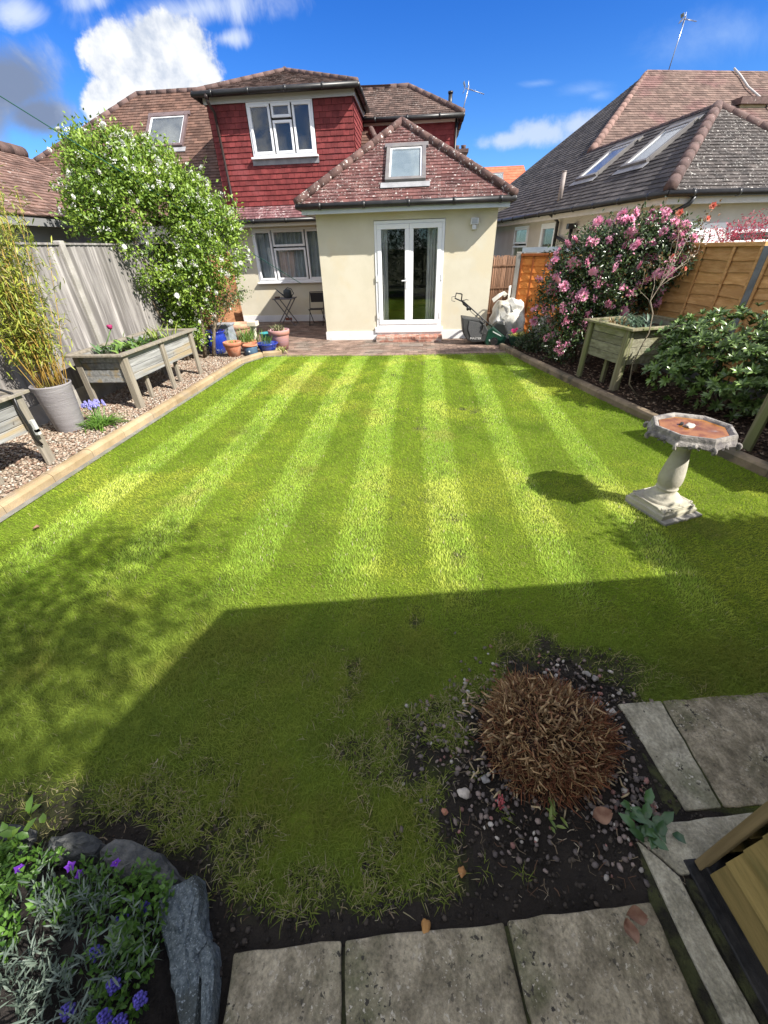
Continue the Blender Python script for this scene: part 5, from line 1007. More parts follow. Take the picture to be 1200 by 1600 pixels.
CR = thing('climbing_rose', 'thin pale stemmed climbing rose with a few orange pink blooms rising beside the right planter', 'climbing plant', (3.22, 5.98, .04))
mb = MB(); base = Vector((3.22, 5.98, .04)); Yc = 6.0
pts = [base, at(983, 600, Yc), at(988, 570, Yc+.05), at(1000, 545, Yc+.1), at(1014, 520, Yc+.15), at(1020, 490, Yc+.2), at(1016, 470, Yc+.3), at(1030, 448, Yc+.35), at(1042, 432, Yc+.4)]; mb.tube(pts, [.011, .010, .009, .009, .008, .0075, .007, .005, .003], 6)
tw = []
for (i, q, q2) in ((5, (1000, 455), (1008, 420)), (6, (1040, 430), (1056, 398)), (7, (1060, 430), (1078, 392)), (8, (1075, 410), (1082, 376)), (6, (1022, 430), (1035, 400)), (8, (1090, 395), (1098, 350)), (8, (1060, 370), (1058, 338)), (8, (1080, 360), (1114, 326)), (7, (1050, 380), (1072, 350))):
    a = pts[i]; k_2 = Yc+.45+.09*len(tw)/4; md = at(*q, k_2); e = at(*q2, k_2+.15); mb.tube([a, a.lerp(md, .5)+Vector((.02, 0, .03)), md, md.lerp(e, .5)+Vector((.015, 0, -.01)), e], [.0045, .004, .003, .0025, .0015], 5); tw += [md, md.lerp(e, .3), md.lerp(e, .6), e, e]
mb.build('stem', mat('pale_stem', (.15, .12, .085), (.25, .21, .15), scale=9, rough=.8), CR)
P = np.repeat(np.array([tuple(p) for p in tw]), 5, 0)+r.normal(size=(len(tw)*5, 3))*.05; n = len(P); c = mixcol(r, n, (.06, .08, .025), (.2, .09, .04)); V_, F, col = leaf_mesh(P, rdir(r, n), rdir(r, n), .05, .03, c); npmesh('foliage', V_, [F], col, LEAF, CR)
ft = flower_template('bloom', 6, .05, .05, [(.3, 1), (.8, .8), (1.2, .5)], (.75, .16, .12), (.8, .38, .25), (.8, .5, .2), 5)
scatter_part(ft, CR, [tuple(at(1114, 322, Yc+.85)), tuple(at(1062, 333, Yc+.85)), tuple(at(1105, 342, Yc+.85)), tuple(at(1070, 420, Yc+.6)), tuple(at(1052, 400, Yc+.6))], [(0, -1, .4)]*5, [1.1, 1.2, .9, .7, .7])

# ---- bamboo in grey pot
PC = Vector((-4.63, 4.70, .03))
o = MB().lathe(PC, [(.0, 0), (.155, 0), (.165, .02), (.205, .55), (.222, .60), (.226, .615), (.212, .618), (.205, .57), (.0, .56)], 40).build('grey_pot', mat('ribbed_grey_pot', (.23, .215, .22), (.27, .255, .26), scale=3, rough=.7, bump=.5, bscale=26, stretch=(.3, .3, 5)), None, tuple(PC)); tag(o, 'tall mauve grey ribbed round pot holding the bamboo', 'plant pot')
r = np.random.default_rng(35); BB = thing('bamboo', 'tall yellow stemmed bamboo with narrow yellow green leaves in the grey pot', 'bamboo', (PC.x, PC.y, .6))
mb = MB(); LP, LD = [], []
for i in range(74):
    a = r.random()*6.283; q = .17*math.sqrt(r.random()); p = Vector((PC.x+q*math.cos(a), PC.y+q*math.sin(a), .58)); h = (.7+1.0*r.random()) if i < 55 else 1.7+.75*r.random(); ln = Vector((r.normal(-.06, .11), r.normal(.03, .12), 1)) if i < 55 else Vector((r.normal(-.02, .09), r.normal(.16, .10), 1)); e = p+ln*h+Vector((r.normal(0, .06), r.normal(0, .06), 0)); md = p.lerp(e, .5)+Vector((r.normal(0, .025), r.normal(0, .025), 0))
    mb.tube([p, p.lerp(md, .5), md, md.lerp(e, .5), e], [.0048, .0045, .004, .003, .0015], 5, r.random())
    for j in range(int(h*48)):
        f = .28+.72*r.random()**.8; c_ = p.lerp(md, f*2) if f < .5 else md.lerp(e, f*2-1); LP.append(tuple(c_+Vector(r.normal(size=3)*.055))); 
mb.build('canes', mat('yellow_canes', (.34, .20, .045), (.42, .29, .07), scale=8, rough=.5, tone=(.7, 1.2), c3=(.25, .24, .06), scale3=3), BB)
LP = np.array(LP); n = len(LP); c = mixcol(r, n, (.12, .18, .02), (.38, .40, .06)); dry = r.random(n) < .12; c[dry] = (.42, .34, .16)
V_, F, col = leaf_mesh6(LP, unit(rdir(r, n)+np.array([.1, -.1, .0])), unit(rdir(r, n)*.6+np.array([0, 0, 1])), .07+.06*r.random(n), .011+.005*r.random(n), c, droop=.25); npmesh('foliage', V_, F, col, LEAF, BB)

# ---- small plants
def spray(parent, name, c, n, L, W, colA, colB, up=.8, spread=.05, m=None, seed=1, droop=.25):
    r = np.random.default_rng(seed); P = np.array([tuple(c)])+r.normal(size=(n, 3))*np.array([spread, spread, .003]); a = r.random(n)*6.283; d = unit(np.stack([np.cos(a), np.sin(a), up*(.5+r.random(n))*1.4], -1)); s = unit(np.stack([np.cos(a)*-.8, np.sin(a)*-.8, np.ones(n)], -1))
    V_, F, col = leaf_mesh6(P, d, s, L*(.6+.6*r.random(n)), W, mixcol(r, n, colA, colB), droop=droop); return npmesh(name, V_, F, col, m or LEAF, parent)
def spikes(name, pts, colr, r_=.006, n=22, seed=1, parent=None, L=.05):
    """flower heads built of many small bells round short stems"""
    rr = random.Random(seed); mb = MB()
    for p in pts:
        p = Vector(p)
        for i in range(n): f = i/n; a = i*2.4; w = (1-f)*.011+.004; mb.ball(p+Vector((math.cos(a)*w, math.sin(a)*w, f*L)), r_*(1.1-.5*f), 6, 4, rr.random())
    return mb.build(name, mat(name+'_bells', colr, tuple(v*.7 for v in colr), scale=60, rough=.6, tone=(.7, 1.3)), parent)
HY = thing('hyacinth_clump', 'clump of drooping green strap leaves with pale blue flower heads beside the grey pot', 'plant', (-4.28, 4.83, .04))
spray(HY, 'leaves', (-4.26, 4.80, .04), 170, .27, .014, (.07, .16, .02), (.18, .32, .05), up=.55, spread=.06, seed=5, droop=.45)
r = np.random.default_rng(7); fp = [(-4.36+r.normal(0, .10), 4.92+r.normal(0, .06), .26+.05*r.random()) for i in range(26)]; spikes('flower_heads', fp, (.28, .27, .62), .010, 14, 2, HY, .05)
mb = MB(); [mb.tube([(-4.3+.3*(p[0]+4.3), 4.82+.3*(p[1]-4.82), .04), p], .003, 5) for p in fp]; mb.build('stalks', mat('green_stalk', (.1, .2, .04), rough=.6), HY)
TU = thing('tulip', 'single dark magenta tulip standing in the long left planter', 'flower', (-4.72, 5.85, .74))
mb = MB(); tpz = at(173, 515, 5.85); mb.tube([(-4.72, 5.85, .73), Vector((-4.72, 5.85, .73)).lerp(tpz, .5)+Vector((.01, 0, 0)), tpz], .006, 6); mb.build('stalk', mat('green_stalk', (.1, .2, .04)), TU)
mb = MB(); mb.lathe(tpz, [(.004, 0), (.026, .012), (.034, .03), (.036, .048), (.033, .062), (.026, .05), (.0, .02)], 12, rib=.09, nrib=6); mb.build('petals', mat('magenta_petals', (.20, .012, .06), (.32, .03, .12), scale=20, rough=.5), TU); spray(TU, 'leaves', (-4.72, 5.85, .74), 7, .2, .035, (.08, .16, .06), (.15, .25, .1), up=1.2, spread=.015, seed=3)
for i, (x, y, n_, L, W, lab, cA, cB, up) in enumerate([(-4.55, 6.35, 60, .2, .055, 'broad leaved green salad plants in the long left planter', (.08, .17, .03), (.22, .34, .08), .7), (-4.5, 7.0, 40, .26, .02, 'upright yellow green spears at the far end of the long left planter', (.12, .2, .03), (.36, .42, .08), 2.2), (-4.6, 6.05, 46, .17, .016, 'grey green feathery leaves around the tulip', (.09, .14, .08), (.2, .27, .16), 1.2), (-4.65, 6.7, 50, .16, .04, 'low dark green leaves filling the middle of the long left planter', (.03, .08, .02), (.08, .16, .04), .6)]):
    t = thing('planter_plant', lab, 'plant', (x, y, .74)); spray(t, 'leaves', (x, y, .74), n_, L, W, cA, cB, up=up, spread=.16, seed=20+i)
o_p = thing('planter_plant', 'dry brown and blue green leaves in the square right planter', 'plant', (3.3, 6.75, .84)); spray(o_p, 'leaves', (3.3, 6.9, .84), 60, .22, .035, (.07, .12, .07), (.16, .24, .17), up=1.2, spread=.16, seed=41); spray(o_p, 'dry_leaves', (3.1, 7.0, .84), 40, .14, .02, (.3, .2, .08), (.45, .33, .16), up=2, spread=.1, seed=42)

# ---- pots at the corner of the patio
TERR = mat('terracotta', (.40, .15, .085), (.50, .22, .13), scale=6, rough=.85, bump=.15, c3=(.45, .26, .18), scale3=3)
def pot(name, label, p, prof, m, cat='plant pot', n=28, rib=0, nrib=0, soil=None):
    t = thing(name, label, cat, tuple(p)); MB().lathe(p, prof, n, rib=rib, nrib=nrib).build('body', m, t)
    if soil: MB().lathe(p, [(.0, soil[1]), (soil[0], soil[1])], n).build('soil', COMP, t)
    return t
BLUE = mat('cobalt_glaze', (.010, .022, .20), (.018, .045, .32), scale=3, rough=.12, spec=.7)
bp = Vector((-4.62, 9.33, .03)); pot('blue_pot', 'big glossy cobalt blue ribbed pot with a shrub in it', bp, [(0, 0), (.15, 0), (.17, .03), (.235, .2), (.245, .3), (.22, .40), (.215, .43), (.25, .46), (.25, .48), (.225, .48), (.20, .42), (.0, .41)], BLUE, n=72, rib=.02, nrib=24)
r = np.random.default_rng(51); t = thing('potted_shrub', 'pale flowered leafy shrub growing in the big cobalt blue pot', 'shrub', (bp.x, bp.y, .45)); limbs(t, [(bp.x, bp.y, .42)]*5, [(-4.55, 9.3, 1.2), (-4.3, 9.4, 1.1), (-4.75, 9.4, 1.15), (-4.4, 9.3, .9), (-4.05, 9.5, 1.15)], .012)
pos, out, cid, cc, cd = crown(r, [((-4.5, 9.4, 1.0), (.32, .28, .35)), ((-4.2, 9.5, 1.1), (.3, .25, .2)), ((-3.9, 9.6, 1.2), (.22, .2, .12))], 130, 12, .05, .3); n = len(pos); V_, F, col = leaf_mesh(pos, rdir(r, n), rdir(r, n), .045, .024, mixcol(r, n, (.04, .09, .02), (.3, .36, .16))); npmesh('foliage', V_, [F], col, LEAF, t)
ft = flower_template('blossom', 5, .03, .026, [(.2, 1), (.9, .7)], (.72, .70, .62), (.8, .78, .72), (.6, .5, .2), 8); k = r.choice(130, 34, replace=False); scatter_part(ft, t, cc[k]+r.normal(size=(34, 3))*.05, unit(cd[k]+np.array([.2, -.7, .3])), .8+.6*r.random(34))
pr_ = lambda R0, R1, Hh: [(0, 0), (R0, 0), (R1*.93, Hh*.74), (R1*.93, Hh*.75), (R1, Hh*.76), (R1*1.04, Hh*.98), (R1*1.0, Hh), (R1*.9, Hh), (R1*.86, Hh*.85), (0, Hh*.84)]
pot('terracotta_pot', 'terracotta pot with a thick rim standing nearest the lawn in front of the cobalt pot', (-4.06, 8.93, .03), pr_(.115, .19, .32), TERR)
BGL = mat('slate_blue_glaze', (.045, .085, .14), (.07, .12, .18), scale=4, rough=.3)
q = pot('slate_blue_pot', 'low round slate blue pot with a terracotta rim and a knob on its side', (-3.74, 9.1, .03), [(0, 0), (.125, 0), (.15, .05), (.15, .19), (.14, .2)], BGL); MB().lathe((-3.74, 9.1, .03), [(.148, .195), (.165, .2), (.165, .225), (.14, .23), (.125, .19), (0, .18)], 28).build('rim', TERR, q); MB().ball((-3.74+.02, 9.1-.155, .13), .025).build('knob', mat('pale_knob', (.3, .36, .4), rough=.3), q)
pot('blue_bowl', 'cobalt blue glazed bowl planted with a green tuft', (-3.42, 9.32, .03), [(0, 0), (.13, 0), (.2, .12), (.215, .17), (.25, .2), (.25, .215), (.21, .215), (.19, .17), (0, .16)], BLUE)
pot('terracotta_pot', 'banded pinkish terracotta pot behind the cobalt blue bowl, with a small plant', (-3.25, 9.75, .03), pr_(.17, .24, .42), mat('pink_terracotta', (.42, .2, .15), (.36, .22, .25), scale=5, rough=.8, stretch=(.3, .3, 4)))
pot('teal_pot', 'little teal glazed pot tucked behind the cobalt blue bowl', (-3.62, 9.98, .03), [(0, 0), (.12, 0), (.17, .3), (.18, .32), (.15, .32), (.14, .26), (0, .25)], mat('teal_glaze', (.03, .2, .22), (.05, .28, .3), scale=4, rough=.2))
pot('terracotta_pot', 'wide pale rimmed terracotta pot at the back by the house wall', (-4.55, 10.6, .03), pr_(.2, .30, .45), mat('pale_terracotta', (.42, .24, .16), (.5, .32, .22), scale=5, rough=.85))
gp = thing('galvanised_tub', 'square grey zinc tub behind the cobalt pot', 'tub', (-4.75, 10.15, .03)); mb = MB(); mb.prism([(-4.97, 9.95), (-4.55, 9.95), (-4.55, 10.35), (-4.97, 10.35)], .03, .52); mb.build('body', mat('zinc', (.28, .33, .37), (.36, .41, .45), scale=5, rough=.5, metal=.3), gp, bevel=.012)
mb = MB(); mb.box(-4.99, 9.93, .50, -4.53, 10.37, .54); mb.build('rim', mat('zinc', (.28, .33, .37)), gp, bevel=.008)
q = thing('stone_baluster', 'small leaning cream stone post between the pots', 'garden ornament', (-3.98, 10.0, .03)); mb = MB(); mb.lathe((-3.93, 10.0, .03), [(.09, 0), (.09, .05), (.05, .08), (.045, .3), (.06, .42), (.075, .47)], 16); mb.build('column', mat('cream_stone', (.5, .46, .36), (.58, .54, .44), rough=.85), q); mb = MB(); mb.box(-4.04, 9.89, .5, -3.82, 10.11, .60); mb.build('capital', mat('cream_stone', (.5, .46, .36)), q, bevel=.01)
for (x, y, z, n_, L, W, lab, cA, cB, up, sp) in [(-3.95, 9.55, .2, 130, .36, .014, 'thick tuft of upright bright green leaves among the pots', (.08, .18, .03), (.22, .36, .07), 2.6, .13), (-4.06, 8.93, .3, 22, .12, .012, 'small green shoots in the nearest terracotta pot', (.1, .2, .03), (.2, .32, .06), 1.6, .06), (-3.42, 9.32, .2, 60, .22, .010, 'fine green tuft growing in the cobalt blue bowl', (.08, .17, .03), (.2, .32, .08), 2.2, .06), (-3.25, 9.75, .38, 40, .22, .035, 'pinkish green leafy plant in the banded terracotta pot', (.1, .14, .06), (.28, .26, .14), 1.6, .07), (-3.12, 9.3, .03, 60, .16, .02, 'pale yellow flowered plant at the corner of the kerb', (.2, .25, .06), (.6, .55, .25), 1.5, .06), (-4.42, 9.05, .04, 26, .2, .008, 'wispy pale grass blades in the gravel before the cobalt pot', (.3, .34, .2), (.5, .5, .36), 1.0, .05)]:
    t = thing('small_plant', lab, 'plant', (x, y, z)); spray(t, 'leaves', (x, y, z), n_, L, W, cA, cB, up=up, spread=sp, seed=int(abs(x*1000)+n_))
t = thing('terracotta_pot', 'terracotta pot almost hidden under the bright green tuft', 'plant pot', (-3.95, 9.55, .03)); MB().lathe((-3.95, 9.55, .03), pr_(.14, .2, .22), 24).build('body', TERR, t)
# small wooden store by the wall
q = thing('wooden_store', 'small dark brown wooden store with a sloping roof against the house corner', 'garden store', (-5.25, 12.6, 0)); mb = MB(); wb = [at(355, 470, 12.4), at(365, 470, 12.4)]
mb.box(-5.75, 12.35, 0, -5.28, 12.8, .86); mb.build('body', BRW, q, bevel=.006); mb = MB(); mb.hexa([(-5.85, 12.25, .86), (-5.1, 12.25, 1.02), (-5.1, 12.9, 1.02), (-5.85, 12.9, .86), (-5.85, 12.25, .9), (-5.1, 12.25, 1.06), (-5.1, 12.9, 1.06), (-5.85, 12.9, .9)]); mb.build('roof', mat('store_felt', (.05, .045, .04), (.08, .07, .06), rough=.9), q)

# ================================================================== BIRDBATH
BC = Vector((2.125, 3.06, 0)); ba = R_(23)
BB_ = thing('birdbath', 'pale stone birdbath with an octagonal scrolled bowl on a baluster column and square base', 'birdbath', tuple(BC))
ST1 = mat('cream_cast_stone', (.36, .335, .265), (.45, .425, .35), scale=5, rough=.9, bump=.25, bscale=50, c3=(.34, .32, .24), scale3=3)
ST2 = mat('lichen_grey_stone', (.18, .165, .15), (.33, .305, .275), scale=14, detail=9, rough=.92, bump=.6, bscale=45, c3=(.12, .11, .11), scale3=5, specks=((.40, .37, .32), 30, .62, 3), specks2=((.07, .065, .065), 20, .63, 4))
ux = Vector((math.cos(ba), math.sin(ba), 0)); uy = Vector((-math.sin(ba), math.cos(ba), 0))
mb = MB(); mb.obox(BC+ux*.01-uy*.02, ux, uy, UP, (-.205, .205), (-.215, .20), (-.01, .022)); mb.build('footing', mat('grey_footing', (.25, .24, .21), (.33, .31, .28), scale=8, rough=.9, bump=.4), BB_, bevel=.008)
mb = MB()
def sq(a, z): return [BC+ux*(i*a)+uy*(j*a)+UP*z for i, j in ((-1, -1), (1, -1), (1, 1), (-1, 1))]
prof = [(.188, .022), (.188, .055), (.183, .062), (.176, .064), (.172, .085), (.16, .094), (.15, .10)]; rings = [sq(a, z) for a, z in prof]; vs = [p for g in rings for p in g]; mb.add(vs, [(i*4+k, i*4+(k+1) % 4, (i+1)*4+(k+1) % 4, (i+1)*4+k) for i in range(len(prof)-1) for k in range(4)]+[tuple(range((len(prof)-1)*4, len(prof)*4))])
mb.build('plinth', ST1, BB_, bevel=.004)
mb = MB()
for i in range(4):          # scroll bars on the plinth top edges
    u, v = [(ux, uy), (uy, -ux), (-ux, -uy), (-uy, ux)][i]; p = BC-v*.163+UP*.094; mb.tube([p-u*.12, p+u*.12], .010, 8)
    for sg in (-1, 1): mb.tube([p+u*sg*(.125+.016*math.cos(t))+v*.016*math.sin(t) for t in np.linspace(0, 5.5, 9)], .007, 6)
mb.build('scroll_moulding', ST1, BB_)
mb = MB(); mb.lathe(BC, [(.148, .095), (.145, .115), (.135, .122), (.118, .13), (.112, .150), (.098, .158), (.082, .172), (.074, .19), (.080, .2), (.084, .208), (.078, .216), (.074, .222), (.086, .25), (.091, .29), (.089, .33), (.080, .40), (.068, .47), (.058, .53), (.053, .565), (.06, .57), (.064, .58), (.06, .592), (.055, .60), (.062, .625), (.085, .65), (.10, .66)], 36); mb.build('column', ST1, BB_)
mb = MB(); prof = [(.08, .648), (.16, .665), (.23, .69), (.255, .668), (.285, .664), (.296, .672), (.290, .69), (.280, .715), (.276, .742), (.270, .757), (.252, .756), (.240, .745), (.225, .722), (.16, .708), (.0, .704)]
vs = []; 
for rr_, z in prof:
    for k in range(8):
        a = ba+R_(22.5)+k*math.pi/4
        for j in range(4):       # straight sides, subdivided
            b2 = a+math.pi/4; f = j/4; x = math.cos(a)*(1-f)+math.cos(b2)*f; y = math.sin(a)*(1-f)+math.sin(b2)*f
            zz = z-(.016*math.sin(math.pi*f)**2*0 if rr_ < .2 or z > .70 else -.016*math.sin(math.pi*f)**2); vs.append(BC+Vector((x*rr_*1.04, y*rr_*1.04, zz)))
n = 32; mb.add(vs, [(i*n+k, i*n+(k+1) % n, (i+1)*n+(k+1) % n, (i+1)*n+k) for i in range(len(prof)-1) for k in range(n)]); mb.build('bowl', ST2, BB_, bevel=.003)
mb = MB()
for k in range(8):
    a = ba+R_(22.5)+k*math.pi/4; c = BC+Vector((math.cos(a), math.sin(a), 0))*.288; d = Vector((math.cos(a), math.sin(a), 0)); s_ = Vector((-d.y, d.x, 0))
    mb.tube([c+d*.016+d*.020*math.cos(t)*(1-t/9)+UP*(.676+.020*math.sin(t)*(1-t/9)) for t in np.linspace(-1.5, 6.0, 14)], [.012]*8+[.011, .010, .009, .008, .007, .006], 7)
    b2 = a+math.pi/4; c2 = BC+Vector((math.cos(b2), math.sin(b2), 0))*.288; m_ = (c+c2)/2; t_ = (c2-c).normalized(); nn = (m_-BC).normalized()
    for sg in (-1, 1):
        pass
        mb.tube([m_+t_*sg*(.028+.012*math.cos(t))+nn*.013+UP*(.680+.012*math.sin(t)) for t in np.linspace(0, 5.2, 9)], .006, 6)
    mb.ball(m_+nn*.010+UP*.688, .018, 8, 6, sc=(1, 1, 1.1))
mb.build('scroll_ornament', ST2, BB_)
mb = MB(); mb.lathe(BC+UP*.735, [(0, 0), (.238, 0)], 8); w = mb.build('water', mat('rusty_water', (.16, .055, .010), (.30, .13, .035), scale=9, rough=.10, spec=.25, c3=(.24, .2, .17), scale3=4, lo3=.56, hi3=.66), BB_); 
for i, v in enumerate(w.data.vertices):
    p = v.co; 
    if p.length > .5 or True:
        pass
w.rotation_euler = (0, 0, 0)
def rock(name, label, cat, c, size, rot, m_, seed, group=None, pts=26, rough_=.03):
    rr = random.Random(seed); bm = bmesh.new()
    for i in range(pts):
        v = Vector((rr.gauss(0, 1), rr.gauss(0, 1), rr.gauss(0, 1))).normalized(); v = Vector((max(-.78, min(.78, v.x)), max(-.78, min(.78, v.y)), max(-.7, min(.7, v.z)))); bm.verts.new(Vector((v.x*size[0], v.y*size[1], v.z*size[2]))/1.5)
    bmesh.ops.convex_hull(bm, input=bm.verts); bmesh.ops.delete(bm, geom=[v for v in bm.verts if not v.link_faces], context='VERTS'); bmesh.ops.bevel(bm, geom=list(bm.edges), offset=min(size)*.05, segments=1, affect='EDGES', profile=.5)
    bmesh.ops.triangulate(bm, faces=bm.faces); bmesh.ops.subdivide_edges(bm, edges=list(bm.edges), cuts=2, use_grid_fill=True)
    for v in bm.verts:
        q = v.co*9; k = (math.sin(q.x*2.1+seed)+math.sin(q.y*2.7)+math.sin(q.z*3.3+q.x))*.33; v.co += v.co.normalized()*k*rough_*min(size)
    me = bpy.data.meshes.new(name); bm.to_mesh(me); bm.free(); me.materials.append(m_); me.polygons.foreach_set('use_smooth', [False]*len(me.polygons))
    o = bpy.data.objects.new(name, me); COL.objects.link(o); o.location = c; o.rotation_euler = rot; tag(o, label, cat, group); return o
rock('stone', 'flat grey stone lying in the rusty water of the birdbath', 'stone', BC+Vector((-.015, .02, .742)), (.075, .06, .035), (0, 0, .4), mat('pale_flat_stone', (.34, .31, .28), (.44, .41, .37), scale=20, rough=.85), 4)
rock('stone', 'small black stone behind the flat one in the birdbath', 'stone', BC+Vector((-.055, .055, .742)), (.04, .03, .03), (0, 0, 1.1), mat('black_stone', (.02, .02, .02), (.04, .04, .04), scale=20, rough=.6), 5)

# ================================================================== MOWER, BAG, POTS BY THE RIGHT CORNER
MY = 9.95
def mp(px, py, dy=0): return at(px, py, MY+dy)
MW = thing('lawn_mower', 'dark green lawn mower with black grass box and raised handle on the patio', 'lawn mower', tuple(gr(765, 541)))
def side_prism(poly, y0, y1, inset=0):
    mb = MB(); n = len(poly); a = [Vector((p.x, y0, p.z)) for p in poly]; c = [Vector((p.x, y1, p.z)) for p in poly]; mb.add(a+c, [tuple(range(n)), tuple(reversed(range(n, 2*n)))]+[(i, n+i, n+(i+1) % n, (i+1) % n) for i in range(n)]); return mb
BXM = mat('grass_box_plastic', (.035, .036, .036), (.055, .056, .055), scale=6, rough=.6, spec=.3); DKG = mat('mower_green', (.006, .035, .022), (.010, .05, .032), scale=5, rough=.3, spec=.5)
gb = side_prism([mp(722, 496), mp(748, 500), mp(757, 505), mp(764, 518), mp(760, 534), mp(738, 535), mp(730, 532), mp(724, 522)], MY, MY+.42).build('grass_box', BXM, MW, bevel=.02)
side_prism([mp(733, 501), mp(748, 504), mp(756, 510), mp(752, 527), mp(735, 527), mp(731, 514)], MY-.012, MY+.002).build('side_grille', mat('grey_mesh', (.07, .072, .075), (.1, .1, .1), scale=60, rough=.8), gb, bevel=.006)
tx = bpy.data.curves.new('lettering', 'FONT'); tx.body = 'MASTER'; tx.size = .062; tx.align_x = 'CENTER'; tx.extrude = .001; tx.materials.append(mat('pale_print', (.7, .7, .68), rough=.5))
tm0 = bpy.data.objects.new('lettering_curve', tx); COL.objects.link(tm0); bpy.context.view_layer.update(); tme = bpy.data.meshes.new_from_object(tm0.evaluated_get(bpy.context.evaluated_depsgraph_get())); bpy.data.objects.remove(tm0)
tm = bpy.data.objects.new('lettering', tme); COL.objects.link(tm); tm.parent = gb; tm.location = mp(743, 530)+Vector((0, -.018, 0))-ORG[MW.name]; tm.rotation_euler = (R_(90), R_(1.5), 0); tm.scale = (1.15, 1, 1)
side_prism([mp(762, 516), mp(770, 510), mp(784, 522), mp(797, 532), mp(800, 539), mp(794, 544), mp(760, 543), mp(757, 534)], MY-.01, MY+.42).build('deck', DKG, MW, bevel=.025)
side_prism([mp(770, 513), mp(778, 505), mp(790, 506), mp(795, 520), mp(790, 528)], MY+.08, MY+.34).build('motor_cover', mat('motor_black', (.02, .022, .022), rough=.35), MW, bevel=.03)
mb = MB(); mb.add([mp(764, 530, -.013), mp(771, 533, -.013), mp(771, 536, -.013), mp(764, 533, -.013)], [(0, 1, 2, 3)]); mb.add([mp(770, 517, -.013), mp(783, 524, -.013), mp(783, 526, -.013), mp(770, 519, -.013)], [(0, 1, 2, 3)]); mb.build('trim_stripe', mat('pale_trim', (.5, .55, .52), rough=.4), MW)
for (x, y, q, R9) in ((771, 539, -.03, .085), (792, 540, -.03, .07), (771, 539, .41, .085), (792, 540, .41, .07)):
    c = mp(x, y); c = Vector((c.x, MY+q, R9+.012)); mb = MB(); k = 20; vs = []
    for (rr_, yy) in ((.0, -.002), (R9*.6, -.002), (R9*.62, 0.004), (R9, .0), (R9*1.0, .05), (0, .05)):
        vs += [c+Vector((rr_*math.cos(6.283*i/k), yy, rr_*math.sin(6.283*i/k))) for i in range(k)]
    mb.add(vs, [(a*k+i, a*k+(i+1) % k, (a+1)*k+(i+1) % k, (a+1)*k+i) for a in range(5) for i in range(k)]); mb.build('wheel', BLACKP, MW, bevel=.004)
mb = MB()
for dy in (.02, .38):
    mb.tube([mp(776, 517, dy), mp(757, 500, dy), mp(742, 487, dy), mp(724, 471, dy) if dy < .1 else mp(722, 470, dy)], .013, 8)
mb.tube([mp(722, 471, .02), mp(711, 466, .05), mp(713, 458, .08), mp(720, 459, .1), mp(722, 460, .34), mp(721, 468, .38), mp(724, 475, .38)], .014, 8); mb.tube([mp(724, 475, .38), mp(731, 480, .38), mp(736, 484, .36)], .02, 8)
hd = mb.build('handle', mat('handle_black', (.015, .015, .016), rough=.4), MW)
mb = MB(); mb.tube([mp(711, 471, .05), mp(706, 470, .06), mp(706, 464, .06), mp(711, 463, .06)], .007, 6); mb.tube([mp(722, 470, .2), mp(729, 468, .2), mp(732, 469, .2)], .008, 6); mb.build('switch_bail', BLACKP, hd)
mb = MB(); mb.ball(mp(731, 482, .02), .035, 10, 8, sc=(1, .8, 1.3)); mb.build('switch_box', BLACKP, hd)
mb = MB(); mb.tube([mp(726, 476, .05), mp(738, 489, .04), mp(750, 499, .03), mp(755, 512, .0), mp(752, 519, -.02), mp(757, 522, -.02), mp(766, 517, .1)], .006, 6); mb.build('power_cable', BLACKP, MW)
mb = MB(); mb.tube([mp(752, 497, -.01), mp(757, 503, -.02), mp(753, 516, -.03)], .012, 8); mb.ball(mp(755, 508, -.02), .028, 8, 6); mb.build('handle_knob', BLACKP, MW)
# rubble bag
r = np.random.default_rng(61)
BG = thing('rubble_bag', 'bulging white woven builders bag full of garden waste, by the orange panel', 'bulk bag', (2.15, 10.55, 0))
BGM = mat('white_woven_bag', (.55, .53, .48), (.68, .66, .62), scale=5, rough=.85, bump=.35, bscale=120, c3=(.42, .38, .30), scale3=2.5)
bm = bmesh.new(); bmesh.ops.create_cube(bm, size=1); bmesh.ops.subdivide_edges(bm, edges=list(bm.edges), cuts=11, use_grid_fill=True)
bc = Vector((2.14, 10.62, .40))
for v in bm.verts:
    p = v.co.copy(); q = p.normalized()*.62; p = p.lerp(q, .45); z = p.z+.5; w = .80*(1-.25*z); f = .05*math.sin(p.x*9+p.z*7)+.04*math.sin(p.y*11+p.z*13)+.05*math.sin(p.x*17-p.z*9)+.03*math.sin(p.z*23+p.x*13)
    v.co = bc+Vector((p.x*w*(1+f)-.04*z, p.y*.72*(1+f), p.z*.86+.02*math.sin(p.x*14)*z+(.10*max(0, p.x+.1)*z)))
    v.co.z = max(v.co.z, .016)
me = bpy.data.meshes.new('bag_body'); bm.to_mesh(me); bm.free(); me.materials.append(BGM); me.polygons.foreach_set('use_smooth', [True]*len(me.polygons)); me.transform(Matrix.Translation(-Vector((2.15, 10.55, 0)))); o = bpy.data.objects.new('bag_body', me); COL.objects.link(o); o.parent = BG; ORG[o.name] = ORG[BG.name]
def strap(pts, w):
    mb = MB(); P = [Vector(p) for p in pts]; vs = []
    for i, p in enumerate(P): d = (P[min(i+1, len(P)-1)]-P[max(0, i-1)]).normalized(); s_ = d.cross(Vector((0, 1, .2))).normalized(); vs += [p-s_*w, p+s_*w, p+s_*w+Vector((0, .012, 0)), p-s_*w+Vector((0, .012, 0))]
    n = len(P); mb.add(vs, [(i*4+k, i*4+(k+1) % 4, i*4+4+(k+1) % 4, i*4+4+k) for i in range(n-1) for k in range(4)]); return mb
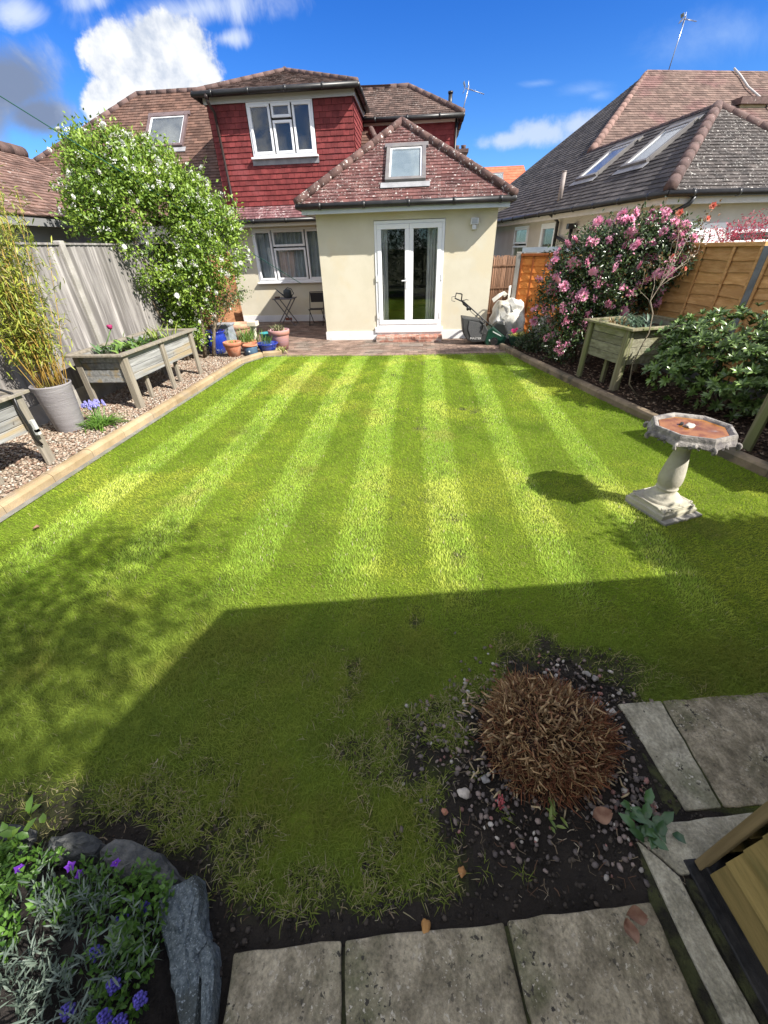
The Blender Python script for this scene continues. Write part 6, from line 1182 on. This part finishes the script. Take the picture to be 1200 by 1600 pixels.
strap([at(791, 478, 10.5), at(795, 466, 10.5), at(797, 447, 10.55), at(798, 446, 10.6), at(796, 462, 10.7)], .022).build('loop_handle', BGM, BG)
strap([at(770, 470, 10.3), at(780, 462, 10.32), at(787, 458, 10.4), at(791, 462, 10.5)], .045).build('folded_flap', BGM, BG); strap([at(783, 482, 10.22), at(788, 494, 10.18), at(792, 497, 10.2)], .06).build('folded_flap', BGM, BG); strap([at(797, 468, 10.28), at(803, 478, 10.22), at(804, 484, 10.22)], .05).build('folded_flap', BGM, BG)
o = rock('stone_block', 'grey concrete block half hidden behind the low shrub by the orange panel', 'block', (2.86, 10.1, .26), (.50, .44, .70), (0, 0, .2), CONC, 12, rough_=.01)
o = MB().lathe((2.24, 9.73, .02), [(0, 0), (.13, 0), (.15, .03), (.19, .12), (.195, .13), (.20, .19), (.225, .215), (.225, .235), (.2, .235), (.18, .18), (0, .17)], 28).build('green_pot', mat('dark_green_pot', (.012, .05, .035), (.02, .07, .05), scale=4, rough=.5), None, (2.24, 9.73, .02)); tag(o, 'dark green plastic pot of bedding flowers right of the mower', 'plant pot')
t = thing('bedding_plants', 'pink flower and yellow green leaves in the dark green pot', 'plant', (2.24, 9.73, .2)); spray(t, 'leaves', (2.24, 9.73, .2), 70, .16, .04, (.12, .18, .04), (.5, .45, .12), up=1.0, spread=.09, seed=71)
ft = flower_template('flower', 7, .05, .045, [(.2, 1), (.8, .8)], (.55, .03, .16), (.65, .06, .25), (.7, .5, .1), 9); scatter_part(ft, t, [(2.12, 9.62, .34), (2.16, 9.66, .38), (2.08, 9.68, .36)], [(-.2, -.8, .5)]*3, [1.1, 1.0, .9])

# ================================================================== TABLE, CHAIR, WATERING CAN
IRON = mat('grey_painted_steel', (.10, .095, .10), (.15, .145, .15), scale=6, rough=.5, spec=.4); IRONB = mat('black_painted_steel', (.018, .017, .018), rough=.45, spec=.4)
ty = 13.45; tc_ = at(445, 466, ty); T_ = thing('folding_table', 'small folding bistro table with crossed steel legs against the cream wall', 'table', (tc_.x, ty, .012))
mb = MB(); mb.box(tc_.x-.31, ty-.28, .745, tc_.x+.31, ty+.28, .77); mb.build('table_top', IRON, T_, bevel=.006)
for dy in (-.24, .24):
    for sg in (-1, 1): mb = MB(); mb.beam((tc_.x-sg*.27, ty+dy*(.92 if sg < 0 else 1), .015), (tc_.x+sg*.26, ty+dy*(.92 if sg < 0 else 1), .745), .03, .014, up=(0, 1, 0)); mb.build('leg', IRON, T_)
mb = MB(); [mb.tube([(tc_.x-sg*.27, ty-.24, .03), (tc_.x-sg*.27, ty+.24, .03)], .009, 6) for sg in (-1, 1)]; mb.build('crossbar', IRON, T_)
q = thing('watering_can', 'dark grey watering can with a long spout standing on the bistro table', 'watering can', (tc_.x+.08, ty-.05, .77)); CANM = mat('can_plastic', (.035, .045, .05), (.05, .06, .065), scale=5, rough=.4)
wc = Vector((tc_.x+.12, ty-.05, .772)); mb = MB(); mb.lathe(wc, [(0, 0), (.11, 0), (.125, .02), (.125, .15), (.115, .20), (.07, .225), (.065, .21), (0, .205)], 24); mb.build('body', CANM, q)
mb = MB(); mb.tube([wc+Vector((-.10, 0, .04)), wc+Vector((-.2, 0, .12)), wc+Vector((-.36, 0, .25))], [.028, .018, .012], 8); mb.build('spout', CANM, q); mb = MB(); mb.tube([wc+Vector((-.05, 0, .22)), wc+Vector((.02, 0, .27)), wc+Vector((.13, 0, .24)), wc+Vector((.19, 0, .12)), wc+Vector((.12, 0, .04))], .013, 8); mb.build('handle', CANM, q)
o = MB().lathe((tc_.x-.2, ty-.1, .772), [(0, 0), (.07, 0), (.09, .03), (.08, .045), (0, .05)], 14).build('saucer', mat('brown_saucer', (.12, .08, .06), rough=.7), None, (tc_.x-.2, ty-.1, .772)); tag(o, 'little brown dish on the left of the bistro table', 'dish')
cy = 13.4; cx = at(495, 484, cy).x; CHR = thing('folding_chair', 'black folding bistro chair beside the small table, partly hidden by the wall corner', 'chair', (cx, cy, .012))
mb = MB()
for i in range(7): mb.box(cx-.22, cy-.2+i*.058, .445, cx+.20, cy-.155+i*.058, .46)
mb.build('seat', IRONB, CHR); mb = MB(); mb.hexa([(cx+.02-.26*0+.0, cy-.2, .66), (cx+.24, cy-.2, .66), (cx+.24, cy-.18, .66), (cx+.02, cy-.18, .66), (cx+.02, cy-.2, .9), (cx+.24, cy-.2, .9), (cx+.24, cy-.18, .9), (cx+.02, cy-.18, .9)]); 
mb = MB(); mb.box(cx-.2, cy+.19, .62, cx+.2, cy+.205, .88); mb.build('backrest', IRONB, CHR, bevel=.004)
for sx in (-.21, .21):
    mb = MB(); mb.tube([(cx+sx, cy-.28, .014), (cx+sx, cy+.0, .45), (cx+sx, cy+.2, .90)], .012, 6); mb.build('leg', IRONB, CHR); mb = MB(); mb.tube([(cx+sx*.9, cy+.26, .014), (cx+sx*.9, cy-.18, .45)], .012, 6); mb.build('leg', IRONB, CHR)
mb = MB(); mb.tube([(cx-.21, cy-.27, .04), (cx+.21, cy-.27, .04)], .009, 6); mb.tube([(cx-.2, cy+.24, .04), (cx+.2, cy+.24, .04)], .009, 6); mb.tube([(cx-.21, cy+.2, .9), (cx+.21, cy+.2, .9)], .012, 6); mb.build('crossbar', IRONB, CHR)

# ================================================================== CLOTHES LINE
A = at(0, 150, 6.6); B = at(300, 337, 8.6); d = (B-A); mb = MB(); P = [A-d*1.2+d*3.3*(i/14)-UP*0 for i in range(15)]; mb.tube(P, .0065, 6); o = mb.build('clothes_line', mat('green_plastic_line', (.010, .07, .055), rough=.5), None, tuple(A)); tag(o, 'thin green plastic clothes line slanting through the air over the white shrub', 'clothes line')

# ================================================================== ROCKERY CORNER
GRN = mat('blue_grey_granite', (.075, .098, .105), (.16, .19, .195), grain=(160, .5), scale=60, detail=9, rough=.85, bump=1.0, bscale=50, c3=(.06, .07, .065), scale3=5, specks=((.26, .30, .31), 150, .60, 0))
GRB = mat('dark_slate_rock', (.05, .054, .054), (.14, .14, .13), scale=16, detail=12, rough=.9, bump=1.2, bscale=22, c3=(.06, .06, .045), scale3=5)
def rk(poly_c, size, rot, m_, seed, lab): rock('rockery_stone', lab, 'rock', poly_c, size, rot, m_, seed, 'rocks edging the rockery bed', 22, .06)
def outline_rock(outline, h, m_, seed, lab, dome=.01, lean=(0, 0)):
    """rough stone grown from its plan outline (picture corners on the ground at its own height)"""
    P = [gr(x, y, h*.9) for x, y in outline]; c = sum(P, Vector((0, 0, 0)))/len(P); c.z = 0; rr = random.Random(seed); R = []
    for i in range(len(P)):
        a, b_ = P[i], P[(i+1) % len(P)]; k = max(2, int((b_-a).length/.028)); R += [a.lerp(b_, j/k)+Vector((rr.gauss(0, .003), rr.gauss(0, .003), 0)) for j in range(k)]
    n = len(R); bm = bmesh.new(); rings = []
    for sc, z in ((1.10, -.03), (1.09, .35), (1.05, .75), (.985, .95), (.90, 1.0), (.65, 1.02), (.35, 1.03)):
        rings.append([bm.verts.new(Vector(((p.x-c.x)*sc, (p.y-c.y)*sc, z*h+(dome*(1-sc) if sc < .95 else 0)))+Vector((rr.gauss(0, .0025), rr.gauss(0, .0025), rr.gauss(0, .0022)))+Vector((lean[0]*(p.x-c.x)*max(0, z), 0, (lean[0]*(p.x-c.x)+lean[1]*(p.y-c.y))*max(0, z)))) for p in R])
    for a, b_ in zip(rings[:-1], rings[1:]):
        for i in range(n): bm.faces.new((a[i], a[(i+1) % n], b_[(i+1) % n], b_[i]))
    t = bm.verts.new(Vector((0, 0, h*1.04+dome))); [bm.faces.new((rings[-1][i], rings[-1][(i+1) % n], t)) for i in range(n)]
    for v in bm.verts:
        q = v.co*28; v.co += Vector((math.sin(q.y+seed), math.sin(q.x*1.3+seed), math.sin(q.x*.9+q.y*1.1+seed)))*.0035
    me = bpy.data.meshes.new('rockery_stone'); bm.to_mesh(me); bm.free(); me.materials.append(m_)
    o = bpy.data.objects.new('rockery_stone', me); COL.objects.link(o); o.location = c; tag(o, lab, 'rock', 'rocks edging the rockery bed')
outline_rock([(247, 1402), (270, 1384), (300, 1372), (311, 1384), (317, 1425), (322, 1468), (309, 1488), (316, 1540), (312, 1610), (292, 1640), (283, 1590), (262, 1500), (249, 1450)], .10, GRN, 3, 'long blue grey granite rock, largest of the bed edging, beside the soil strip', lean=(-.08, .05))
outline_rock([(323, 1470), (334, 1500), (333, 1560), (322, 1625), (314, 1630), (318, 1540), (312, 1490)], .085, GRN, 9, 'lower granite rock leaning at the foot of the long blue grey rock', lean=(.2, 0))
outline_rock([(157, 1326), (176, 1312), (206, 1316), (240, 1332), (268, 1352), (278, 1374), (264, 1392), (226, 1386), (180, 1364), (160, 1346)], .10, GRB, 6, 'dark slate rock between the long blue grey rock and the half buried one', dome=.02)
outline_rock([(72, 1326), (80, 1308), (108, 1302), (150, 1307), (156, 1318), (146, 1336), (120, 1346), (84, 1344)], .09, GRB, 7, 'half buried dark rock at the back of the bed, second from the left', dome=.02)
outline_rock([(-30, 1320), (-20, 1296), (14, 1288), (38, 1292), (40, 1304), (18, 1326), (-10, 1334)], .08, GRB, 8, 'leftmost dark rock of the bed edging behind the bright green leaves', dome=.015)
mb = MB(); rr = random.Random(3); vs = []
nx_, ny_ = 30, 24
for j in range(ny_):
    for i in range(nx_): x = -2.3+1.66*i/(nx_-1); y = -.6+1.02*j/(ny_-1)-.05*((x+1.2)**2); vs.append((x, y, .09+.06*math.sin(x*4)*math.sin(y*5+1)+rr.uniform(-.012, .012)-.12*max(0, (i/(nx_-1)-.9)*10)-.1*max(0, (j/(ny_-1)-.9)*10)))
mb.add(vs, [(j*nx_+i, j*nx_+i+1, (j+1)*nx_+i+1, (j+1)*nx_+i) for j in range(ny_-1) for i in range(nx_-1)]); struct(mb.build('rockery_soil', SOILM))
r = np.random.default_rng(81); n = 9000; X = r.uniform(-1.75, -.72, n); Y = -.35+.78*r.random(n); dn = vnoise(X*7, Y*7, 31, 3); k = (dn > .36) & (Y < .42-.25*np.maximum(0, X+1.0)) & (X < -.78-.18*(Y-.2)); X, Y = X[k], Y[k]; n = len(X); Z = .10+.05*np.sin(X*4)*np.sin(Y*5+1)+.075*r.random(n)
up_ = unit(np.stack([r.normal(0, .8, n), r.normal(0, .8, n), .4+r.random(n)], -1)); V_, F, col = leaf_mesh(np.stack([X, Y, Z], -1), up_, unit(rdir(r, n)*.6+np.array([0, 0, 1])), .016+.018*r.random(n), .009+.008*r.random(n), mixcol(r, n, (.035, .095, .012), (.12, .24, .035))); o = npmesh('ground_cover', V_, [F], col, LEAF, None); tag(o, 'mat of small bright green leaves filling the rockery bed', 'ground cover'); struct(o, 'stuff')
LV = thing('lavender', 'grey green lavender bush with soft narrow leaves in the lower left corner', 'plant', (-1.08, .10, .1))
r = np.random.default_rng(82); P, D = [], []
for i in range(135):
    c = np.array([-1.07+r.normal(0, .14), .14+r.normal(0, .13), .10]); d = unit(np.array([r.normal(0, .5), r.normal(.1, .45), .9])); L = .10+.10*r.random()
    c[0] = min(max(c[0], -1.36), -.88); c[1] = min(max(c[1], -.3), .27)
    for j in range(13): P.append(c+d*L*(j+1)/13); D.append(d)
P = np.array(P); D = np.array(D); n = len(P); V_, F, col = leaf_mesh6(P, unit(D*1.0+rdir(r, n)*.75), unit(rdir(r, n)+np.array([0, 0, .6])), .030+.022*r.random(n), .0042+.002*r.random(n), mixcol(r, n, (.08, .115, .085), (.20, .25, .20)), droop=.15); npmesh('foliage', V_, F, col, LEAF, LV)
for i, (px, py, z, lab) in enumerate([(100, 1578, .20, 'leftmost of the grape hyacinth spikes along the bottom edge'), (158, 1588, .20, 'big violet blue grape hyacinth spike at the bottom edge, right of the leftmost'), (182, 1596, .19, 'grape hyacinth spike cut by the bottom edge below the granite rock'), (172, 1538, .2, 'grape hyacinth spike standing above the bottom pair'), (214, 1560, .2, 'grape hyacinth spike nearest the long granite rock'), (187, 1435, .16, 'tall purple spike beside the broad pale leaf'), (222, 1416, .14, 'small blue spike close to the top of the granite rock'), (146, 1486, .2, 'grape hyacinth spike in the middle of the lavender')]):
    p = gr(px, py, z); t = thing('grape_hyacinth', lab, 'flower', (p.x, p.y, .1), 'grape hyacinths in the rockery bed'); spikes('flower_head', [(p.x, p.y, z-.03)], (.11, .09, .42), .0062, 26, i, t, .042); mb = MB(); mb.tube([(p.x, p.y-.01, .09), (p.x, p.y, z)], .003, 5); mb.build('stalk', mat('green_stalk', (.1, .2, .04)), t)
ft0 = None
for i, (px, py, lab) in enumerate([(125, 1366, 'twin violet aubrieta flowers in the middle of the rockery'), (110, 1354, 'violet aubrieta flower left of the twin ones'), (30, 1358, 'pale violet flower by the left edge of the rockery'), (181, 1349, 'dark violet flower touching the dark slate rock')]):
    p = gr(px, py, .19); f = flower_template('violet_flower', 5, .018, .016, [(.1, 1), (.8, .6)], (.16, .035, .42), (.26, .08, .55), (.5, .4, .1), 20+i); f.location = p; f.rotation_euler = (.3, .1, i); tag(f, lab, 'flower', 'violet flowers in the rockery')
t = thing('broad_leaf_plant', 'pale veined broad leaved seedling by the granite rock', 'plant', tuple(gr(195, 1470, .16))); spray(t, 'leaves', gr(195, 1470, .15), 9, .06, .03, (.10, .2, .04), (.2, .32, .11), up=.5, spread=.02, seed=91)
t = thing('broad_leaf_plant', 'bright yellow green leafy plant at the left picture edge behind the rockery', 'plant', tuple(gr(15, 1320, .12))); spray(t, 'leaves', gr(12, 1325, .12), 40, .06, .026, (.07, .16, .02), (.17, .28, .04), up=.8, spread=.05, seed=92)

# ================================================================== CUT-BACK FERN
r = np.random.default_rng(91); FC = np.array([.615, 1.005, 0.0]); FE = thing('cut_back_fern', 'domed rusty brown crown of a cut back fern with tan stubs', 'plant', tuple(FC))
bm = bmesh.new(); bmesh.ops.create_icosphere(bm, subdivisions=3, radius=1)
for v in bm.verts: k = .92+.12*math.sin(v.co.x*7+v.co.z*5)+.1*math.sin(v.co.y*9); v.co = Vector((FC[0]+v.co.x*.255*k, FC[1]+v.co.y*.225*k, max(-.02, .02+v.co.z*.18*k)))
me = bpy.data.meshes.new('crown_mass'); bm.to_mesh(me); bm.free(); me.materials.append(mat('fern_root_mass', (.022, .012, .008), (.06, .03, .018), scale=30, rough=.95, bump=1, bscale=60)); me.transform(Matrix.Translation(-Vector(FC))); o = bpy.data.objects.new('crown_mass', me); COL.objects.link(o); o.parent = FE; ORG[o.name] = Vector(FC)
n = 9000; d = unit(np.stack([r.normal(size=n), r.normal(size=n), np.abs(r.normal(size=n))*.9+.05], -1)); kk = .86+.34*(vnoise(d[:, 0]*2.6+9, d[:, 1]*2.6+d[:, 2]*2+4, 41, 3)); b0 = FC+d*np.array([.26, .23, .18])*(kk*(.74+.40*r.random(n)))[:, None]+np.array([.012, 0, .005]); ax = unit(d*np.array([1, 1, .8])*.8+rdir(r, n)*1.0); L = .018+.06*r.random(n)**1.6; w = .0010+.0022*r.random(n)**1.5; s_ = unit(np.cross(ax, rdir(r, n))); t_ = np.cross(ax, s_)
tip = b0+ax*L[:, None]; V_ = np.stack([b0+s_*w[:, None], b0-s_*w[:, None]*.5+t_*w[:, None]*.8, b0-s_*w[:, None]*.5-t_*w[:, None]*.8, tip+s_*w[:, None]*.5, tip-s_*w[:, None]*.3+t_*w[:, None]*.4, tip-s_*w[:, None]*.3-t_*w[:, None]*.4], 1).reshape(-1, 3); i = np.arange(n)*6
Q = np.concatenate([np.stack([i, i+1, i+4, i+3], -1), np.stack([i+1, i+2, i+5, i+4], -1), np.stack([i+2, i, i+3, i+5], -1)]); c = mixcol(r, n, (.06, .024, .012), (.25, .095, .042)); k = r.random(n) < (.16+.40*smooth(d[:, 2]-.45*d[:, 0], .0, .9)); c[k] = np.array([.34, .22, .10])*(.6+.6*r.random((k.sum(), 1))); npmesh('stalk_bristles', V_, [Q], np.concatenate([c]*3), mat('fern_bristles', (1, 1, 1), col=True, rough=.85), FE)
mb = MB(); mb.cm = 0; rr = random.Random(6)      # thick tan stubs curling out of the crown
for i in range(460):
    a = rr.random()*6.283; zz = rr.random()**.55; dd = Vector((math.cos(a)*math.sqrt(max(0, 1-zz*zz)), math.sin(a)*math.sqrt(max(0, 1-zz*zz)), zz)); p = Vector(FC)+Vector((dd.x*.25, dd.y*.22, dd.z*.18+.015)); ax_ = (dd+Vector((rr.gauss(0, .5), rr.gauss(0, .5), rr.gauss(.2, .45)))).normalized(); L_ = (rr.uniform(.02, .055) if rr.random() < .84 else rr.uniform(.06, .10)); bd = Vector((rr.gauss(0, .5), rr.gauss(0, .5), -.25)); R9 = rr.uniform(.0022, .0056); ax_ = (ax_+Vector((0, 0, .0))).normalized(); kk = .88+.26*rr.random(); p = Vector(FC)+(p-Vector(FC))*kk
    mb.tube([p-ax_*.01, p+ax_*L_*.5, p+(ax_+bd*.6).normalized()*L_], [R9, R9*1.05, R9*.75], 6, rr.random())
mb_o = mb.build('stalk_stubs', mat('tan_stubs', (.24, .14, .065), (.44, .32, .17), scale=30, rough=.8, tone=(.4, 1.25), c3=(.16, .07, .035), scale3=14), FE); mb_o['kind'] = 'stuff'
mb = MB()
for i in range(46):
    a = rr.uniform(2.4, 6.0) if i < 50 else rr.random()*6.28; q = rr.uniform(.25, .38); p = Vector((FC[0]+q*math.cos(a), FC[1]+q*math.sin(a)*.9, .012)); th = a+rr.gauss(0, .7); L_ = rr.uniform(.018, .05); e = p+Vector((math.cos(th), math.sin(th), rr.uniform(0, .25)))*L_; mb.tube([p, p.lerp(e, .5)+Vector((rr.gauss(0, .006), rr.gauss(0, .006), .006)), e], [.0035, .004, .0025], 6, rr.random())
o = mb.build('fallen_stubs', mat('pale_straw_stubs', (.34, .26, .14), (.46, .38, .24), scale=20, rough=.8, tone=(.6, 1.15))); tag(o, 'pale curled stalk stubs fallen on the soil round the cut back fern', 'plant debris'); struct(o, 'stuff')
t = thing('strawberry_plant', 'small dark green three leaved plant at the corner of the shed edging slab', 'plant', tuple(gr(1010, 1285, .02))); spray(t, 'leaves', gr(1005, 1290, .02), 26, .07, .035, (.025, .065, .02), (.06, .13, .04), up=.5, spread=.04, seed=93, m=GLOSSY)
t = thing('fern_frond', 'tiny green fern frond at the foot of the brown crown', 'plant', tuple(gr(865, 1275, .02))); spray(t, 'leaves', gr(865, 1275, .02), 12, .05, .012, (.10, .16, .03), (.2, .26, .06), up=.4, spread=.02, seed=94)
DL = mat('dry_brown_leaf', (.16, .08, .05), (.28, .17, .11), scale=20, rough=.8)
for i, (px, py, L, lab) in enumerate([(995, 1432, .07, 'crumpled dead leaf on the corner of the right bottom slab'), (985, 1455, .06, 'second crumpled dead leaf, lower on the right bottom slab'), (940, 1275, .085, 'broad reddish brown dead leaf on the pebbles below the fern'), (57, 825, .07, 'single dry leaf lying on the sunlit lawn by the left edge')]):
    p = gr(px, py, .05 if i < 2 else .03); mb = MB(); vs = []; a = i*1.7; k = 7
    for j in range(k):
        f = j/(k-1); w = L*.36*math.sin(math.pi*(f*.92+.04)); c_ = p+Vector((math.cos(a)*(f-.5)*L, math.sin(a)*(f-.5)*L, .008*math.sin(f*5+i))); s_ = Vector((-math.sin(a), math.cos(a), 0)); vs += [c_-s_*w+UP*.014, c_, c_+s_*w+UP*.012]
    mb.add(vs, [(j*3+q_, j*3+q_+1, j*3+3+q_+1, j*3+3+q_) for j in range(k-1) for q_ in range(2)], smooth=True); o = mb.build('dead_leaf', DL, None, tuple(p)); tag(o, lab, 'dead leaf')
q = gr(780, 1262); mb = MB(); rr = random.Random(2); mb.tube([(q.x, q.y, 0), (q.x+.005, q.y, .05), (q.x+.0, q.y+.01, .10)], .0025, 5); [mb.ball((q.x+rr.gauss(0, .006), q.y+rr.gauss(0, .006), .02+.08*i/26), .0045, 6, 4) for i in range(26)]; o = mb.build('red_seed_spike', mat('red_seeds', (.28, .05, .06), (.4, .1, .1), scale=30, rough=.6), None, tuple(q)); tag(o, 'little upright red seed spike on the soil left of the fern', 'plant')

# ================================================================== OUT OF FRAME: tree behind the shed and bush by the right fence (their shade lies on the lawn)
r = np.random.default_rng(101)
TR = thing('garden_tree', 'sparse leafy tree behind the shed whose dappled shade falls on the lawn', 'tree', (1.6, -2.7, 0))
mb = MB(); mb.tube([(1.9, -3.0, 0), (1.8, -2.9, 1.5), (1.9, -2.8, 3.2), (1.6, -2.5, 4.6)], [.13, .11, .09, .05], 9); 
br_ = [((1.85, -2.85, 2.6), (2.9, -1.2, 4.6)), ((1.85, -2.8, 3.0), (.9, -1.4, 4.6)), ((1.9, -2.8, 3.2), (2.2, -1.0, 5.4)), ((1.7, -2.6, 4.0), (1.2, -1.0, 5.6)), ((1.8, -2.8, 3.4), (3.6, -1.9, 5.2)), ((1.7, -2.7, 3.6), (3.2, -.2, 5.0))]
for a, e in br_: a = Vector(a); e = Vector(e); mb.tube([a, a.lerp(e, .5)+Vector((0, 0, .15)), e], [.03, .016, .007], 7)
mb.build('trunk', BARK, TR)
bl = [((2.9, -1.0, 4.6), (.75, .7, .5)), ((2.0, -1.0, 5.2), (.6, .6, .5)), ((1.1, -1.3, 4.6), (.5, .5, .45)), ((1.3, -.9, 5.6), (.5, .45, .4)), ((3.5, -1.8, 5.2), (.6, .5, .5)), ((3.2, -.2, 5.0), (.45, .4, .3)), ((1.75, -.55, 4.2), (.7, .5, .4)), ((2.5, -.3, 4.9), (.5, .4, .3)), ((1.2, -.2, 3.8), (.5, .35, .3))]
pos, out, cid, cc, cd = crown(r, bl, 190, 24, .12, .2); n = len(pos); V_, F, col = leaf_mesh(pos, rdir(r, n), rdir(r, n), .07, .04, mixcol(r, n, (.04, .10, .02), (.10, .18, .04))); npmesh('crown', V_, [F], col, LEAF, TR)
RB = thing('round_bush', 'tall rounded bush by the right fence beside the shed', 'shrub', (4.5, 1.75, 0)); pos, out, cid, cc, cd = crown(r, [((3.98, 1.62, 1.46), (.52, .42, .58)), ((4.3, 1.75, .8), (.55, .42, .7)), ((4.65, 1.65, 1.35), (.5, .42, .62))], 900, 26, .07, .35); n = len(pos); V_, F, col = leaf_mesh(pos, unit(out+rdir(r, n)), rdir(r, n), .07, .04, mixcol(r, n, (.03, .07, .02), (.08, .14, .04))); npmesh('foliage', V_, [F], col, LEAF, RB); limbs(RB, [(4.5, 1.75, 0)]*3, [(4.0, 1.65, 1.6), (4.4, 1.7, 1.6), (4.65, 1.65, 1.6)], .03)

r = np.random.default_rng(111)
HG = thing('added_hedge', 'tall dark green hedge added out of view behind the camera to darken the door reflections', 'hedge', (0, -7, 0))  # unseen hedge added so the door glass reflects something dark
pos, out, cid, cc, cd = crown(r, [((x_, -7.2+.3*math.sin(x_*3), 1.9+.4*math.sin(x_*1.7)), (1.1, .7, 2.0)) for x_ in np.arange(-7, 8, 1.2)], 1500, 14, .14, .6); n = len(pos); V_, F, col = leaf_mesh(pos, unit(out+rdir(r, n)), rdir(r, n), .13, .08, mixcol(r, n, (.02, .05, .015), (.05, .10, .03))); npmesh('foliage', V_, [F], col, LEAF, HG); limbs(HG, [(x_, -7.2, 0) for x_ in np.arange(-7, 8, 1.2)], [(x_, -7.2, 3) for x_ in np.arange(-7, 8, 1.2)], .05)
